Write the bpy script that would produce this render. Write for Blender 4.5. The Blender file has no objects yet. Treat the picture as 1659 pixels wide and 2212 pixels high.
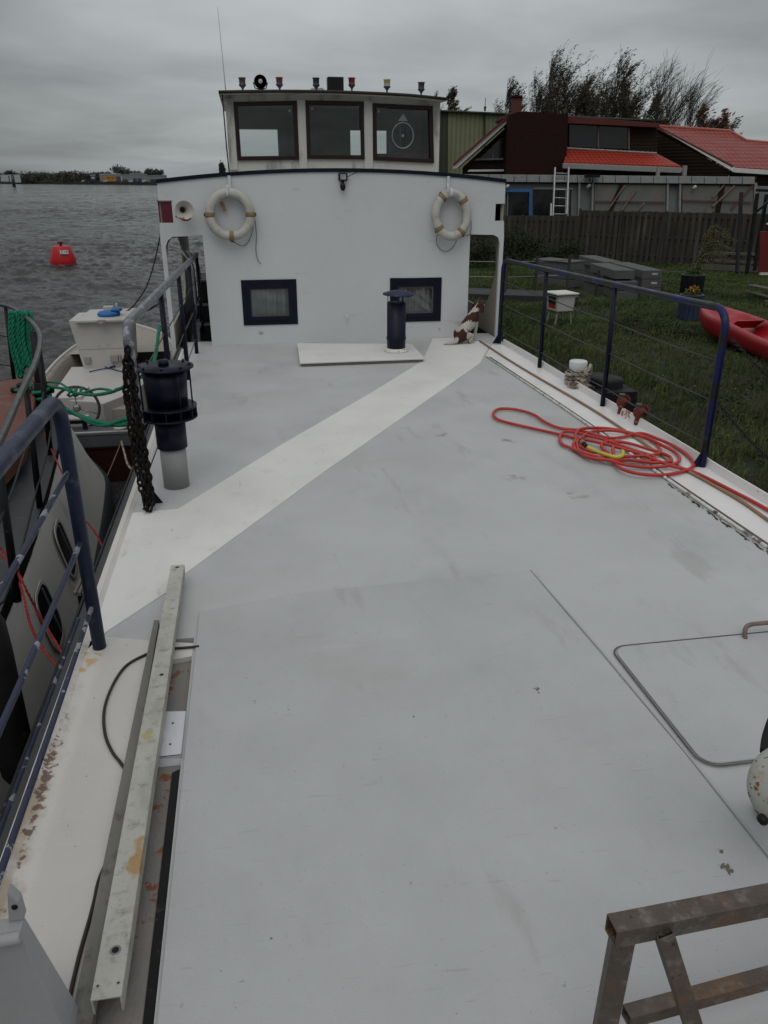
import bpy, bmesh, math, random
import numpy as np
from mathutils import Vector, Matrix, Euler
random.seed(7); RNG = np.random.default_rng(7)
S = bpy.context.scene
COL = S.collection
R = math.radians

# ------------------------------------------------------------------ camera
CAMH = 2.2
cd = bpy.data.cameras.new("camera"); cam = bpy.data.objects.new("camera", cd); COL.objects.link(cam)
cd.sensor_fit = 'VERTICAL'; cd.sensor_height = 24.0; cd.lens = 18.336
cd.clip_start = 0.05; cd.clip_end = 6000
cam.location = (0, 0, CAMH); cam.rotation_euler = Euler((R(90 - 23.0), 0, R(-9.5)), 'XYZ')
S.camera = cam

# ------------------------------------------------------------------ sky, sun, exposure
S.view_settings.view_transform = 'Standard'; S.view_settings.look = 'None'
S.view_settings.gamma = 1.0; S.view_settings.exposure = 0.16
SUN_EL, SUN_ROT = R(55), R(200)
w = bpy.data.worlds.new("World"); S.world = w; w.use_nodes = True
nt = w.node_tree; nt.nodes.clear()
def nn(t, **k):
    n = nt.nodes.new(t)
    for a, b in k.items(): setattr(n, a, b)
    return n
out = nn('ShaderNodeOutputWorld'); bg = nn('ShaderNodeBackground'); bg.inputs[1].default_value = 0.1
sky = nn('ShaderNodeTexSky', sky_type='NISHITA'); sky.sun_disc = False; sky.sun_elevation = SUN_EL; sky.sun_rotation = SUN_ROT
tc = nn('ShaderNodeTexCoord'); sep = nn('ShaderNodeSeparateXYZ')
nt.links.new(tc.outputs['Generated'], sep.inputs[0])
# cloud deck: project the view direction on a flat layer so that clouds flatten towards the horizon
zc = nn('ShaderNodeMath', operation='MAXIMUM'); zc.inputs[1].default_value = 0.0; nt.links.new(sep.outputs[2], zc.inputs[0])
za = nn('ShaderNodeMath', operation='ADD'); za.inputs[1].default_value = 0.11; nt.links.new(zc.outputs[0], za.inputs[0])
dx = nn('ShaderNodeMath', operation='DIVIDE'); dy = nn('ShaderNodeMath', operation='DIVIDE')
nt.links.new(sep.outputs[0], dx.inputs[0]); nt.links.new(za.outputs[0], dx.inputs[1])
nt.links.new(sep.outputs[1], dy.inputs[0]); nt.links.new(za.outputs[0], dy.inputs[1])
cmb = nn('ShaderNodeCombineXYZ'); nt.links.new(dx.outputs[0], cmb.inputs[0]); nt.links.new(dy.outputs[0], cmb.inputs[1])
n1 = nn('ShaderNodeTexNoise'); n1.inputs['Scale'].default_value = 0.5; n1.inputs['Detail'].default_value = 8; n1.inputs['Roughness'].default_value = 0.52; n1.inputs['Distortion'].default_value = 0.25
nt.links.new(cmb.outputs[0], n1.inputs['Vector'])
cr = nn('ShaderNodeValToRGB'); cr.color_ramp.elements[0].position = 0.3; cr.color_ramp.elements[0].color = (0.66, 0.66, 0.67, 1)
cr.color_ramp.elements[1].position = 0.72; cr.color_ramp.elements[1].color = (1.32, 1.33, 1.33, 1)
nt.links.new(n1.outputs[0], cr.inputs[0])
# overcast brightness rises from horizon to zenith
gr = nn('ShaderNodeValToRGB')
e = gr.color_ramp.elements
e[0].position = 0.0; e[0].color = (0.205, 0.218, 0.226, 1)
e[1].position = 1.0; e[1].color = (0.78, 0.79, 0.80, 1)
a = e.new(0.06); a.color = (0.235, 0.25, 0.252, 1)
a = e.new(0.18); a.color = (0.30, 0.32, 0.32, 1)
a = e.new(0.45); a.color = (0.52, 0.53, 0.54, 1)
nt.links.new(zc.outputs[0], gr.inputs[0])
# thinner cloud, so a paler sky, over the land to the north-east
lob = nn('ShaderNodeVectorMath', operation='DOT_PRODUCT'); lob.inputs[1].default_value = Vector((0.22, 0.96, 0.12)).normalized(); nt.links.new(tc.outputs['Generated'], lob.inputs[0])
lr = nn('ShaderNodeMapRange'); lr.interpolation_type = 'SMOOTHSTEP'; lr.inputs[1].default_value = 0.86; lr.inputs[2].default_value = 1.0; lr.inputs[3].default_value = 0.86; lr.inputs[4].default_value = 1.42
nt.links.new(lob.outputs['Value'], lr.inputs[0])
gs = nn('ShaderNodeVectorMath', operation='SCALE'); nt.links.new(gr.outputs[0], gs.inputs[0]); nt.links.new(lr.outputs[0], gs.inputs[3])
mu = nn('ShaderNodeMixRGB', blend_type='MULTIPLY'); mu.inputs[0].default_value = 1
nt.links.new(gs.outputs[0], mu.inputs[1]); nt.links.new(cr.outputs[0], mu.inputs[2])
m10 = nn('ShaderNodeVectorMath', operation='SCALE'); m10.inputs[3].default_value = 10.0
nt.links.new(mu.outputs[0], m10.inputs[0])
mx = nn('ShaderNodeMixRGB'); mx.inputs[0].default_value = 0.97
nt.links.new(sky.outputs[0], mx.inputs[1]); nt.links.new(m10.outputs[0], mx.inputs[2])
nt.links.new(mx.outputs[0], bg.inputs[0]); nt.links.new(bg.outputs[0], out.inputs[0])
sl = bpy.data.lights.new("sun", 'SUN'); sun = bpy.data.objects.new("sun", sl); COL.objects.link(sun)
sl.energy = 0.5; sl.angle = R(40); sl.color = (1.0, 0.97, 0.93)
sun.rotation_euler = Euler((R(90) - SUN_EL, 0, R(180) - SUN_ROT + R(0)), 'XYZ')
S.cycles.use_adaptive_sampling = True
S.cycles.max_bounces = 8; S.cycles.diffuse_bounces = 3; S.cycles.glossy_bounces = 3; S.cycles.transparent_max_bounces = 12

# ------------------------------------------------------------------ helpers: a pixel of a 1659x2212 frame turned into a point at a given depth/height
F, CX, CY, PIT, YAW = 1690., 829.5, 1106., R(23), R(-9.5)
def ray(u, v):
    x = (u - CX) / F; y = (CY - v) / F
    f = math.cos(PIT) + y * math.sin(PIT); z = -math.sin(PIT) + y * math.cos(PIT)
    c, s = math.cos(YAW), math.sin(YAW)
    return Vector((c * x - s * f, s * x + c * f, z))
def at(u, v, z=None, Y=None, X=None, Rr=None, plane=None):
    d = ray(u, v)
    if z is not None: t = (z - CAMH) / d.z
    elif Y is not None: t = Y / d.y
    elif X is not None: t = X / d.x
    elif Rr is not None: t = Rr / math.hypot(d.x, d.y)
    else:
        (px, py), (ax, ay) = plane          # vertical plane through p along a
        nx, ny = -ay, ax
        t = (px * nx + py * ny) / (d.x * nx + d.y * ny)
    return Vector((d.x * t, d.y * t, CAMH + d.z * t))

WLOC = {}
def tag(o, label=None, cat=None, group=None, kind=None):
    if label: o['label'] = label
    if cat: o['category'] = cat
    if group: o['group'] = group
    if kind: o['kind'] = kind
    return o
def empty(name, loc, label=None, cat=None, group=None):
    o = bpy.data.objects.new(name, None); COL.objects.link(o); o.location = loc
    o.empty_display_size = 0.1
    WLOC[o.name] = Vector(loc)
    return tag(o, label, cat, group)

class M:
    def __init__(s): s.v = []; s.f = []; s.m = []; s.mi = 0; s.sm = []
    def mat(s, i): s.mi = i; return s
    def add(s, vs, fs, smooth=False):
        b = len(s.v); s.v += [tuple(x) for x in vs]
        for f in fs: s.f.append(tuple(b + i for i in f)); s.m.append(s.mi); s.sm.append(smooth)
        return s
    def box(s, x0, x1, y0, y1, z0, z1):
        vs = [(x, y, z) for z in (z0, z1) for y in (y0, y1) for x in (x0, x1)]
        return s.add(vs, [(0, 2, 3, 1), (4, 5, 7, 6), (0, 1, 5, 4), (2, 6, 7, 3), (0, 4, 6, 2), (1, 3, 7, 5)])
    def obox(s, c, ax, ay, az):                      # oriented box: centre and three half axis vectors
        c, ax, ay, az = map(Vector, (c, ax, ay, az))
        vs = [c + ax * i + ay * j + az * k for k in (-1, 1) for j in (-1, 1) for i in (-1, 1)]
        return s.add(vs, [(0, 2, 3, 1), (4, 5, 7, 6), (0, 1, 5, 4), (2, 6, 7, 3), (0, 4, 6, 2), (1, 3, 7, 5)])
    def beam(s, p, q, w, h, up=(0, 0, 1)):
        p, q = Vector(p), Vector(q); d = (q - p); u = Vector(up)
        sx = d.cross(u)
        if sx.length < 1e-6: sx = d.cross(Vector((0, 1, 0)))
        sx.normalize(); u2 = sx.cross(d).normalized()
        return s.obox((p + q) / 2, d / 2, sx * w / 2, u2 * h / 2)
    def tube(s, pts, r, n=10, closed=False, cap=True, flat=1.0):
        pts = [Vector(p) for p in pts]; k = len(pts)
        rr = r if isinstance(r, (list, tuple)) else [r] * k
        vs = []; pu = None
        for i, p in enumerate(pts):
            if closed: t = pts[(i + 1) % k] - pts[i - 1]
            else: t = pts[min(i + 1, k - 1)] - pts[max(i - 1, 0)]
            if t.length < 1e-9: t = Vector((0, 0, 1))
            t.normalize()
            if pu is None:
                u = t.cross(Vector((0, 0, 1)))
                if u.length < 0.05: u = t.cross(Vector((0, 1, 0)))
                u.normalize()
            else:
                u = pu - t * pu.dot(t)
                if u.length < 1e-6: u = t.cross(Vector((0, 0, 1)))
                u.normalize()
            pu = u; w_ = t.cross(u)
            for j in range(n):
                a = 2 * math.pi * j / n
                vs.append(p + (u * math.cos(a) + w_ * math.sin(a) * flat) * rr[i])
        fs = []
        for i in range(k if closed else k - 1):
            i2 = (i + 1) % k
            for j in range(n):
                j2 = (j + 1) % n
                fs.append((i * n + j, i * n + j2, i2 * n + j2, i2 * n + j))
        s.add(vs, fs, True)
        if cap and not closed:
            b = len(s.v) - len(vs)
            s.f.append(tuple(b + j for j in range(n - 1, -1, -1))); s.m.append(s.mi); s.sm.append(False)
            s.f.append(tuple(b + (k - 1) * n + j for j in range(n))); s.m.append(s.mi); s.sm.append(False)
        return s
    def cyl(s, p, q, r0, r1=None, n=24): return s.tube([p, q], [r0, r1 if r1 is not None else r0], n)
    def lathe(s, prof, c=(0, 0, 0), n=28, ax=(0, 0, 1), cap=True):
        ax = Vector(ax).normalized(); u = ax.cross(Vector((1, 0, 0)))
        if u.length < .1: u = ax.cross(Vector((0, 1, 0)))
        u.normalize(); w_ = ax.cross(u); c = Vector(c)
        vs = [c + ax * z + (u * math.cos(2 * math.pi * j / n) + w_ * math.sin(2 * math.pi * j / n)) * r for r, z in prof for j in range(n)]
        fs = [(i * n + j, i * n + (j + 1) % n, (i + 1) * n + (j + 1) % n, (i + 1) * n + j) for i in range(len(prof) - 1) for j in range(n)]
        s.add(vs, fs, True)
        b = len(s.v) - len(vs)
        if cap and prof[0][0] > 1e-4: s.f.append(tuple(b + j for j in range(n))); s.m.append(s.mi); s.sm.append(False)
        if cap and prof[-1][0] > 1e-4: s.f.append(tuple(b + (len(prof) - 1) * n + j for j in range(n))); s.m.append(s.mi); s.sm.append(False)
        return s
    def prism(s, poly, z0, z1):
        k = len(poly)
        vs = [(p[0], p[1], z0) for p in poly] + [(p[0], p[1], z1) for p in poly]
        fs = [tuple(range(k - 1, -1, -1)), tuple(range(k, 2 * k))] + [(i, (i + 1) % k, k + (i + 1) % k, k + i) for i in range(k)]
        return s.add(vs, fs)
    def extr(s, pts, d):                              # planar polygon of 3-D points pushed by d
        k = len(pts); d = Vector(d)
        vs = [Vector(p) for p in pts] + [Vector(p) + d for p in pts]
        return s.add(vs, [tuple(range(k - 1, -1, -1)), tuple(range(k, 2 * k))] + [(i, (i + 1) % k, k + (i + 1) % k, k + i) for i in range(k)])
    def loft(s, rows, closed=False, smooth=True):
        n = len(rows[0]); vs = [p for r_ in rows for p in r_]
        fs = []
        for i in range(len(rows) - 1):
            for j in range(n if closed else n - 1):
                j2 = (j + 1) % n
                fs.append((i * n + j, i * n + j2, (i + 1) * n + j2, (i + 1) * n + j))
        return s.add(vs, fs, smooth)
    def plate(s, outline, holes, T, th):              # flat plate with holes; T maps (a, b, c) -> world
        cu = bpy.data.curves.new('t', 'CURVE'); cu.dimensions = '2D'; cu.fill_mode = 'BOTH'; cu.extrude = th / 2
        for poly in [outline] + holes:
            sp = cu.splines.new('POLY'); sp.points.add(len(poly) - 1)
            for i, p in enumerate(poly): sp.points[i].co = (p[0], p[1], 0, 1)
            sp.use_cyclic_u = True
        ob = bpy.data.objects.new('t', cu); COL.objects.link(ob)
        bpy.context.view_layer.update()
        dg = bpy.context.evaluated_depsgraph_get()
        me = bpy.data.meshes.new_from_object(ob.evaluated_get(dg))
        s.add([T(*v.co) for v in me.vertices], [tuple(p.vertices) for p in me.polygons])
        bpy.data.objects.remove(ob); bpy.data.curves.remove(cu); bpy.data.meshes.remove(me)
        return s
    def build(s, name, mats, parent=None, bevel=0, origin=None, solid=0, sub=0, recalc=True):
        me = bpy.data.meshes.new(name); me.from_pydata(s.v, [], s.f)
        for m_ in (mats if isinstance(mats, (list, tuple)) else [mats]): me.materials.append(m_)
        me.polygons.foreach_set('material_index', s.m); me.polygons.foreach_set('use_smooth', s.sm)
        if recalc:
            bm = bmesh.new(); bm.from_mesh(me); bmesh.ops.remove_doubles(bm, verts=bm.verts, dist=1e-5)
            bmesh.ops.recalc_face_normals(bm, faces=bm.faces); bm.to_mesh(me); bm.free()
        me.update()
        o = bpy.data.objects.new(name, me); COL.objects.link(o)
        if parent is not None:
            o.parent = parent
            o.location = (-WLOC[parent.name]) if origin is None else Vector(origin) - WLOC[parent.name]
            WLOC[o.name] = Vector((0, 0, 0)) if origin is None else Vector(origin)
            if origin == 'local': pass
        else:
            o.location = origin or (0, 0, 0); WLOC[o.name] = Vector(origin or (0, 0, 0))
        if solid: md = o.modifiers.new('solid', 'SOLIDIFY'); md.thickness = solid; md.offset = 0
        if bevel:
            md = o.modifiers.new('bevel', 'BEVEL'); md.width = bevel; md.segments = 2; md.limit_method = 'ANGLE'; md.angle_limit = R(40)
        if sub: md = o.modifiers.new('sub', 'SUBSURF'); md.levels = sub; md.render_levels = sub
        return o
def catmull(p, n=6, closed=False):
    p = [Vector(q) for q in p]; k = len(p); o = []
    rng = range(k if closed else k - 1)
    for i in rng:
        a, b, c, d = (p[(i - 1) % k], p[i], p[(i + 1) % k], p[(i + 2) % k]) if closed else (p[max(i - 1, 0)], p[i], p[i + 1], p[min(i + 2, k - 1)])
        for j in range(n):
            t = j / n
            o.append(0.5 * ((2 * b) + (c - a) * t + (2 * a - 5 * b + 4 * c - d) * t * t + (3 * b - a - 3 * c + d) * t ** 3))
    if not closed: o.append(p[-1])
    return o
def rrect(x0, x1, y0, y1, r, n=5):
    o = []
    for cx_, cy_, a0 in ((x1 - r, y1 - r, 0), (x0 + r, y1 - r, 90), (x0 + r, y0 + r, 180), (x1 - r, y0 + r, 270)):
        for i in range(n + 1):
            a = R(a0 + 90 * i / n); o.append((cx_ + r * math.cos(a), cy_ + r * math.sin(a)))
    return o
def copy_tree(o, parent=None):
    c = o.copy(); COL.objects.link(c); c.parent = parent
    for ch in [x for x in bpy.data.objects if x.parent == o]: copy_tree(ch, c)
    return c

# ------------------------------------------------------------------ materials
def mat(name, col, rough=0.5, metal=0.0, var=0.12, scale=2.0, layers=(), bump=0.0, bscale=60, spec=0.4, stretch=None, coat=0):
    """painted / worn surface: base colour with soft mottling; layers = (colour, noise scale, threshold, softness, amount, detail, centre/radius or None)"""
    m = bpy.data.materials.new(name); m.use_nodes = True; t = m.node_tree; L = t.links
    b = t.nodes['Principled BSDF']; b.inputs['Roughness'].default_value = rough; b.inputs['Metallic'].default_value = metal
    b.inputs['Specular IOR Level'].default_value = spec
    if coat: b.inputs['Coat Weight'].default_value = coat
    g = t.nodes.new('ShaderNodeNewGeometry')
    tcn = t.nodes.new('ShaderNodeTexCoord')
    mp = t.nodes.new('ShaderNodeMapping'); L.new(tcn.outputs['Object'], mp.inputs[0])
    if stretch: mp.inputs['Scale'].default_value = stretch
    n = t.nodes.new('ShaderNodeTexNoise'); n.inputs['Scale'].default_value = scale; n.inputs['Detail'].default_value = 6; n.inputs['Roughness'].default_value = 0.6
    L.new(mp.outputs[0], n.inputs['Vector'])
    mr = t.nodes.new('ShaderNodeMapRange'); mr.inputs[1].default_value = 0.3; mr.inputs[2].default_value = 0.7
    mr.inputs[3].default_value = 1 - var; mr.inputs[4].default_value = 1 + var * 0.6; L.new(n.outputs[0], mr.inputs[0])
    sc = t.nodes.new('ShaderNodeVectorMath'); sc.operation = 'SCALE'; sc.inputs[0].default_value = col[:3]; L.new(mr.outputs[0], sc.inputs[3])
    cur = sc.outputs[0]
    for ly in layers:
        c2, s2, th, so, am, det = ly[:6]; reg = ly[6] if len(ly) > 6 else None; st = ly[7] if len(ly) > 7 else None
        k = t.nodes.new('ShaderNodeTexNoise'); k.inputs['Scale'].default_value = s2; k.inputs['Detail'].default_value = det; k.inputs['Roughness'].default_value = 0.65
        if st:
            m2 = t.nodes.new('ShaderNodeMapping'); L.new(tcn.outputs['Object'], m2.inputs[0]); m2.inputs['Scale'].default_value = st; L.new(m2.outputs[0], k.inputs['Vector'])
        else: L.new(tcn.outputs['Object'], k.inputs['Vector'])
        q = t.nodes.new('ShaderNodeMapRange'); q.interpolation_type = 'SMOOTHSTEP'
        q.inputs[1].default_value = th; q.inputs[2].default_value = th + so; q.inputs[3].default_value = 0; q.inputs[4].default_value = am
        src = k.outputs[0]
        if reg:                                          # reg: (centre xyz, radii xyz): noise biased to that region of the surface
            sb = t.nodes.new('ShaderNodeVectorMath'); sb.operation = 'SUBTRACT'; L.new(tcn.outputs['Object'], sb.inputs[0]); sb.inputs[1].default_value = reg[0]
            dv = t.nodes.new('ShaderNodeVectorMath'); dv.operation = 'DIVIDE'; L.new(sb.outputs[0], dv.inputs[0]); dv.inputs[1].default_value = reg[1]
            ln = t.nodes.new('ShaderNodeVectorMath'); ln.operation = 'LENGTH'; L.new(dv.outputs[0], ln.inputs[0])
            fr = t.nodes.new('ShaderNodeMapRange'); fr.inputs[1].default_value = 0.0; fr.inputs[2].default_value = 1.0; fr.inputs[3].default_value = 0.12; fr.inputs[4].default_value = -0.45
            L.new(ln.outputs['Value'], fr.inputs[0])
            ad = t.nodes.new('ShaderNodeMath'); ad.operation = 'ADD'; L.new(src, ad.inputs[0]); L.new(fr.outputs[0], ad.inputs[1]); src = ad.outputs[0]
        L.new(src, q.inputs[0])
        x = t.nodes.new('ShaderNodeMixRGB'); L.new(q.outputs[0], x.inputs[0]); L.new(cur, x.inputs[1]); x.inputs[2].default_value = (*c2[:3], 1); cur = x.outputs[0]
    L.new(cur, b.inputs['Base Color'])
    if bump:
        k = t.nodes.new('ShaderNodeTexNoise'); k.inputs['Scale'].default_value = bscale; k.inputs['Detail'].default_value = 5; L.new(mp.outputs[0], k.inputs['Vector'])
        bp = t.nodes.new('ShaderNodeBump'); bp.inputs['Strength'].default_value = bump; bp.inputs['Distance'].default_value = 0.01
        L.new(k.outputs[0], bp.inputs['Height']); L.new(bp.outputs[0], b.inputs['Normal'])
    # roughness variation
    rv = t.nodes.new('ShaderNodeMapRange'); rv.inputs[1].default_value = .3; rv.inputs[2].default_value = .7; rv.inputs[3].default_value = max(0, rough - .1); rv.inputs[4].default_value = min(1, rough + .12)
    L.new(n.outputs[0], rv.inputs[0]); L.new(rv.outputs[0], b.inputs['Roughness'])
    return m
DIRT = (.16, .13, .1); RUST = (.22, .07, .02); ORUST = (.42, .2, .05); BLK = (.02, .02, .022)
GREY = (.436, .444, .443); WHT = (.70, .695, .67)
spots = [((at(u, v, z=0).x, at(u, v, z=0).y, 0), (rx, ry, .5)) for u, v, rx, ry in
         [(1095, 952, .3, .35), (1105, 1030, .35, .5), (1250, 1070, .3, .4), (960, 940, .3, .4)]]
deck_layers = [((.30, .31, .315), 1.3, .5, .3, .6, 8, None, (1, .6, 1)), ((.33, .325, .30), .45, .5, .25, .5, 5), ((.30, .30, .29), 3.2, .58, .1, .45, 12, None, (1, .25, 1)), ((.50, .51, .52), 2.3, .6, .15, .35, 12, None, (.3, 1, 1)), ((.26, .26, .25), 60, .66, .1, .35, 2, None, (.12, 1, 1)),
               ((.24, .235, .22), 26, .72, .05, .6, 2),
               ((.36, .35, .33), 5, .6, .18, .45, 10),
               ((.15, .14, .12), 90, .755, .02, .7, 1)] + \
              [((.17, .165, .15), 9, .5, .22, .75, 8, s_) for s_ in spots]
M_DECK = mat('deck_grey_paint', GREY, .5, var=.09, scale=1.2, layers=deck_layers, bump=.25, bscale=140)
pl_sp = [((at(u, v, z=.02).x, at(u, v, z=.02).y, 0), (r_, r_, .3)) for u, v, r_ in [(1570, 1870, .07), (1558, 1838, .04), (1160, 1487, .07), (925, 1160, .06), (893, 1545, .04), (587, 2023, .03)]]
M_PLATE = mat('hatch_grey_paint', (.405, .413, .413), .5, var=.09, scale=1.6,
              layers=deck_layers[:8] + [((.10, .085, .06), 40, .5, .06, .95, 4, s_) for s_ in pl_sp], bump=.22, bscale=160)
M_STRIPE = mat('walkway_white_paint', (.66, .66, .63), .5, var=.07, scale=1.5,
               layers=[((.45, .44, .41), 4, .55, .2, .5, 10), ((.25, .23, .2), 55, .71, .04, .8, 2), ((.4, .38, .34), 14, .66, .06, .5, 3, None, (1, .3, 1))], bump=.25, bscale=120)
M_SIDE = mat('side_deck_white_paint', (.56, .54, .51), .5, var=.07, scale=2,
             layers=[((.36, .30, .22), 7, .40, .25, .85, 10, ((-.95, 2.2, 0), (.20, 4, 1))),
                     ((.46, .29, .07), 10, .50, .1, .75, 8, ((-.9, 3.45, 0), (.22, .35, 1))),
                     ((.12, .065, .04), 30, .50, .08, .9, 8, ((-.92, 2.6, 0), (.08, 1.5, 1))),
                     ((.42, .03, .02), 16, .735, .01, .9, 2), ((.3, .27, .24), 45, .72, .03, .8, 2)], bump=.2, bscale=110)
M_BAND = mat('starboard_white_paint', (.70, .69, .68), .4, var=.06, scale=2,
             layers=[((.3, .1, .05), 22, .52, .06, .9, 5, ((3.66, 7.1, 0), (.22, .6, 1))), ((.33, .17, .06), 18, .5, .08, .85, 6, ((3.7, 4.6, 0), (.2, 1.0, 1))),
                     (BLK, 26, .52, .05, .9, 5, ((3.2, 4.6, 0), (.12, .9, 1))), ((.35, .32, .28), 34, .70, .05, .7, 3)], bump=.15, bscale=90)
M_WHITE = mat('hull_white_paint', (.60, .615, .625), .42, var=.05, scale=1.5, layers=[((.40, .40, .38), 3, .6, .2, .35, 8), ((.36, .34, .31), 60, .74, .02, .7, 1)], bump=.12, bscale=6)
M_WALL = mat('deckhouse_white_paint', (.585, .60, .61), .42, var=.05, scale=.8,
             layers=[((.44, .44, .45), 1.4, .55, .3, .4, 8), ((.25, .24, .22), 14, .5, .15, .75, 6, ((.14, 11.6, .16), (.14, .4, .14))), ((.25, .24, .22), 14, .5, .15, .7, 6, ((2.78, 11.6, .14), (.1, .4, .12))),
                     ((.38, .375, .36), 2.2, .62, .12, .5, 4, None, (1, 1, 5)), ((.2, .18, .15), 70, .745, .02, .8, 1)], bump=.5, bscale=2.2)
M_WHEELH = mat('wheelhouse_white_paint', (.55, .55, .53), .45, var=.08, scale=2,
               layers=[((.22, .21, .19), 3.2, .5, .16, .8, 10, None, (1, 1, .35)), ((.09, .08, .07), 16, .66, .06, .8, 5, None, (1, 1, .3))], bump=.2, bscale=8)
M_NAVY = mat('navy_paint', (.0045, .0055, .018), .42, var=.25, scale=6, layers=[((.02, .022, .035), 12, .62, .1, .6, 5)], bump=.1, bscale=40, spec=.22)
M_NAVYW = mat('weathered_navy_paint', (.016, .024, .056), .45, var=.3, scale=9, spec=.3, layers=[((.07, .085, .12), 7, .55, .12, .75, 5, None), ((.02, .02, .02), 20, .66, .05, .7, 4)], bump=.15, bscale=60)
M_NAVYP = mat('patchy_blue_paint', (.012, .014, .022), .42, var=.2, scale=6, spec=.3, layers=[((.008, .012, .075), 2.6, .55, .02, .95, 1), ((.05, .05, .055), 11, .62, .05, .8, 4)], bump=.15, bscale=60)
M_CHIP = mat('chipped_blue_paint', (.02, .025, .06), .5, var=.3, scale=9, layers=[((.24, .25, .28), 9, .585, .02, .95, 3), ((.01, .01, .01), 30, .62, .03, .9, 2)], bump=.2, bscale=80)
M_TAPE = mat('grey_taped_wrap', (.10, .108, .125), .35, var=.3, scale=7, layers=[((.32, .33, .36), 12, .55, .06, .8, 5), ((.04, .045, .07), 9, .60, .05, .8, 3)], bump=.5, bscale=35)
M_BLACK = mat('black_paint', (.006, .006, .007), .5, spec=.25, var=.3, scale=5, layers=[((.05, .05, .05), 15, .6, .1, .6, 5)])
M_RUBBER = mat('black_rubber', (.01, .01, .011), .65, spec=.25, var=.3, scale=8, layers=[((.06, .06, .06), 10, .6, .1, .6, 5)])
M_DARKGREY = mat('dark_grey_paint', (.034, .037, .04), .5, var=.25, scale=4, layers=[((.08, .08, .08), 9, .58, .12, .6, 8), ((.02, .02, .02), 14, .6, .08, .7, 6)], bump=.2)
M_MIDGREY = mat('mid_grey_paint', (.10, .107, .12), .5, var=.2, scale=4, layers=[((.22, .23, .24), 7, .58, .15, .5, 8), ((.05, .05, .05), 18, .66, .06, .7, 5)], bump=.2)
M_STEEL = mat('dull_steel', (.25, .25, .25), .35, metal=.8, var=.2, scale=8)
M_RUSTY = mat('rusty_chain', (.010, .007, .006), .85, spec=.2, var=.4, scale=20, layers=[((.03, .014, .009), 14, .55, .1, .6, 6)], bump=.5, bscale=90)
M_VALVE = mat('rust_red_paint', (.13, .018, .012), .6, var=.3, scale=16, layers=[((.35, .3, .28), 20, .63, .03, .8, 4), (RUST, 12, .55, .1, .7, 6)], bump=.4, bscale=60)
M_TRESTLE = mat('rusty_bare_steel', (.11, .09, .073), .55, metal=.35, var=.3, scale=9,
                layers=[((.17, .09, .045), 5, .5, .15, .7, 8), ((.25, .235, .22), 18, .50, .2, .6, 10), ((.02, .018, .016), 40, .62, .06, .7, 5)], bump=.5, bscale=120)
M_BEAM = mat('weathered_pale_beam', (.43, .425, .385), .7, var=.14, scale=5,
             layers=[((.21, .21, .175), 20, .49, .2, .75, 10), ((.24, .235, .2), 3, .5, .15, .6, 12, None, (1, .35, 1)), ((.34, .20, .05), 7, .44, .14, .8, 9, ((-.495, 2.1, .1), (.09, .62, .3))), ((.26, .24, .2), 9, .58, .15, .55, 10), ((.36, .30, .1), 12, .45, .05, .7, 4, ((-.53, 2.72, .1), (.06, .1, .3))),
                     ((.18, .16, .12), 50, .66, .05, .7, 5)], bump=.3, bscale=90)
M_BEAM2 = mat('weathered_grey_beam', (.17, .165, .15), .75, var=.2, scale=6, layers=[((.08, .075, .065), 14, .55, .15, .8, 9)], bump=.4, bscale=80, stretch=(1, .2, 1))
M_TROUGH = mat('rusty_grey_plating', (.205, .19, .175), .65, var=.15, scale=3,
               layers=[((.15, .14, .13), 4, .55, .2, .7, 9), ((.19, .06, .018), 11, .575, .05, .95, 8), ((.12, .06, .03), 26, .67, .04, .9, 5), ((.45, .25, .06), 8, .48, .1, .7, 7, ((-.42, 3.5, 0), (.1, .15, 1)))], bump=.35, bscale=70)
M_BRACK = mat('bracket_white_paint', (.55, .56, .58), .45, var=.08, scale=3, layers=[((.35, .34, .31), 12, .62, .1, .6, 8)], bump=.2, bscale=60)
M_HOSE = mat('red_rubber_hose', (.42, .032, .024), .36, var=.16, scale=4, layers=[((.30, .03, .025), 3, .6, .15, .6, 4), ((.2, .14, .12), 40, .68, .06, .5, 3)], bump=.1)
M_YHOSE = mat('yellow_hose', (.50, .46, .06), .45, var=.15, scale=6)
M_TAN = mat('brown_hose', (.27, .17, .10), .6, var=.2, scale=5, layers=[((.14, .10, .07), 20, .6, .1, .6, 6)], bump=.15)
M_CABLE = mat('brown_black_cable', (.028, .018, .017), .55, var=.2, scale=8)
M_BUOY = mat('dirty_white_ring', (.44, .43, .395), .6, var=.1, scale=5, layers=[((.26, .24, .19), 9, .52, .15, .7, 9), ((.1, .09, .08), 22, .67, .06, .8, 5)], bump=.25, bscale=30)
M_STRAP = mat('tan_strap', (.24, .17, .085), .8, var=.2, scale=12, bump=.3)
M_ROPE = mat('dirty_cream_rope', (.38, .34, .27), .85, var=.25, scale=16, layers=[((.08, .06, .05), 9, .50, .1, .85, 5)], bump=.6, bscale=90)
M_GREYROPE = mat('grey_cord', (.15, .15, .14), .8, var=.2, scale=10)
M_GREEN = mat('green_rope', (.0, .17, .095), .7, var=.3, scale=12, layers=[((.0, .08, .05), 20, .52, .15, .7, 4), ((.12, .27, .19), 40, .62, .1, .5, 2)], bump=.7, bscale=70)
M_REDROPE = mat('red_rope', (.28, .02, .015), .75, var=.3, scale=20, bump=.4)
M_BLUEC = mat('blue_cloth', (.02, .13, .36), .6, var=.2, scale=12)
M_BLUEROPE = mat('blue_rope', (.02, .05, .16), .7, var=.3, scale=20)
M_MAROON = mat('maroon_frame', (.022, .008, .009), .45, spec=.3, var=.3, scale=6, layers=[((.02, .01, .01), 5, .55, .2, .7, 4)])
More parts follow.
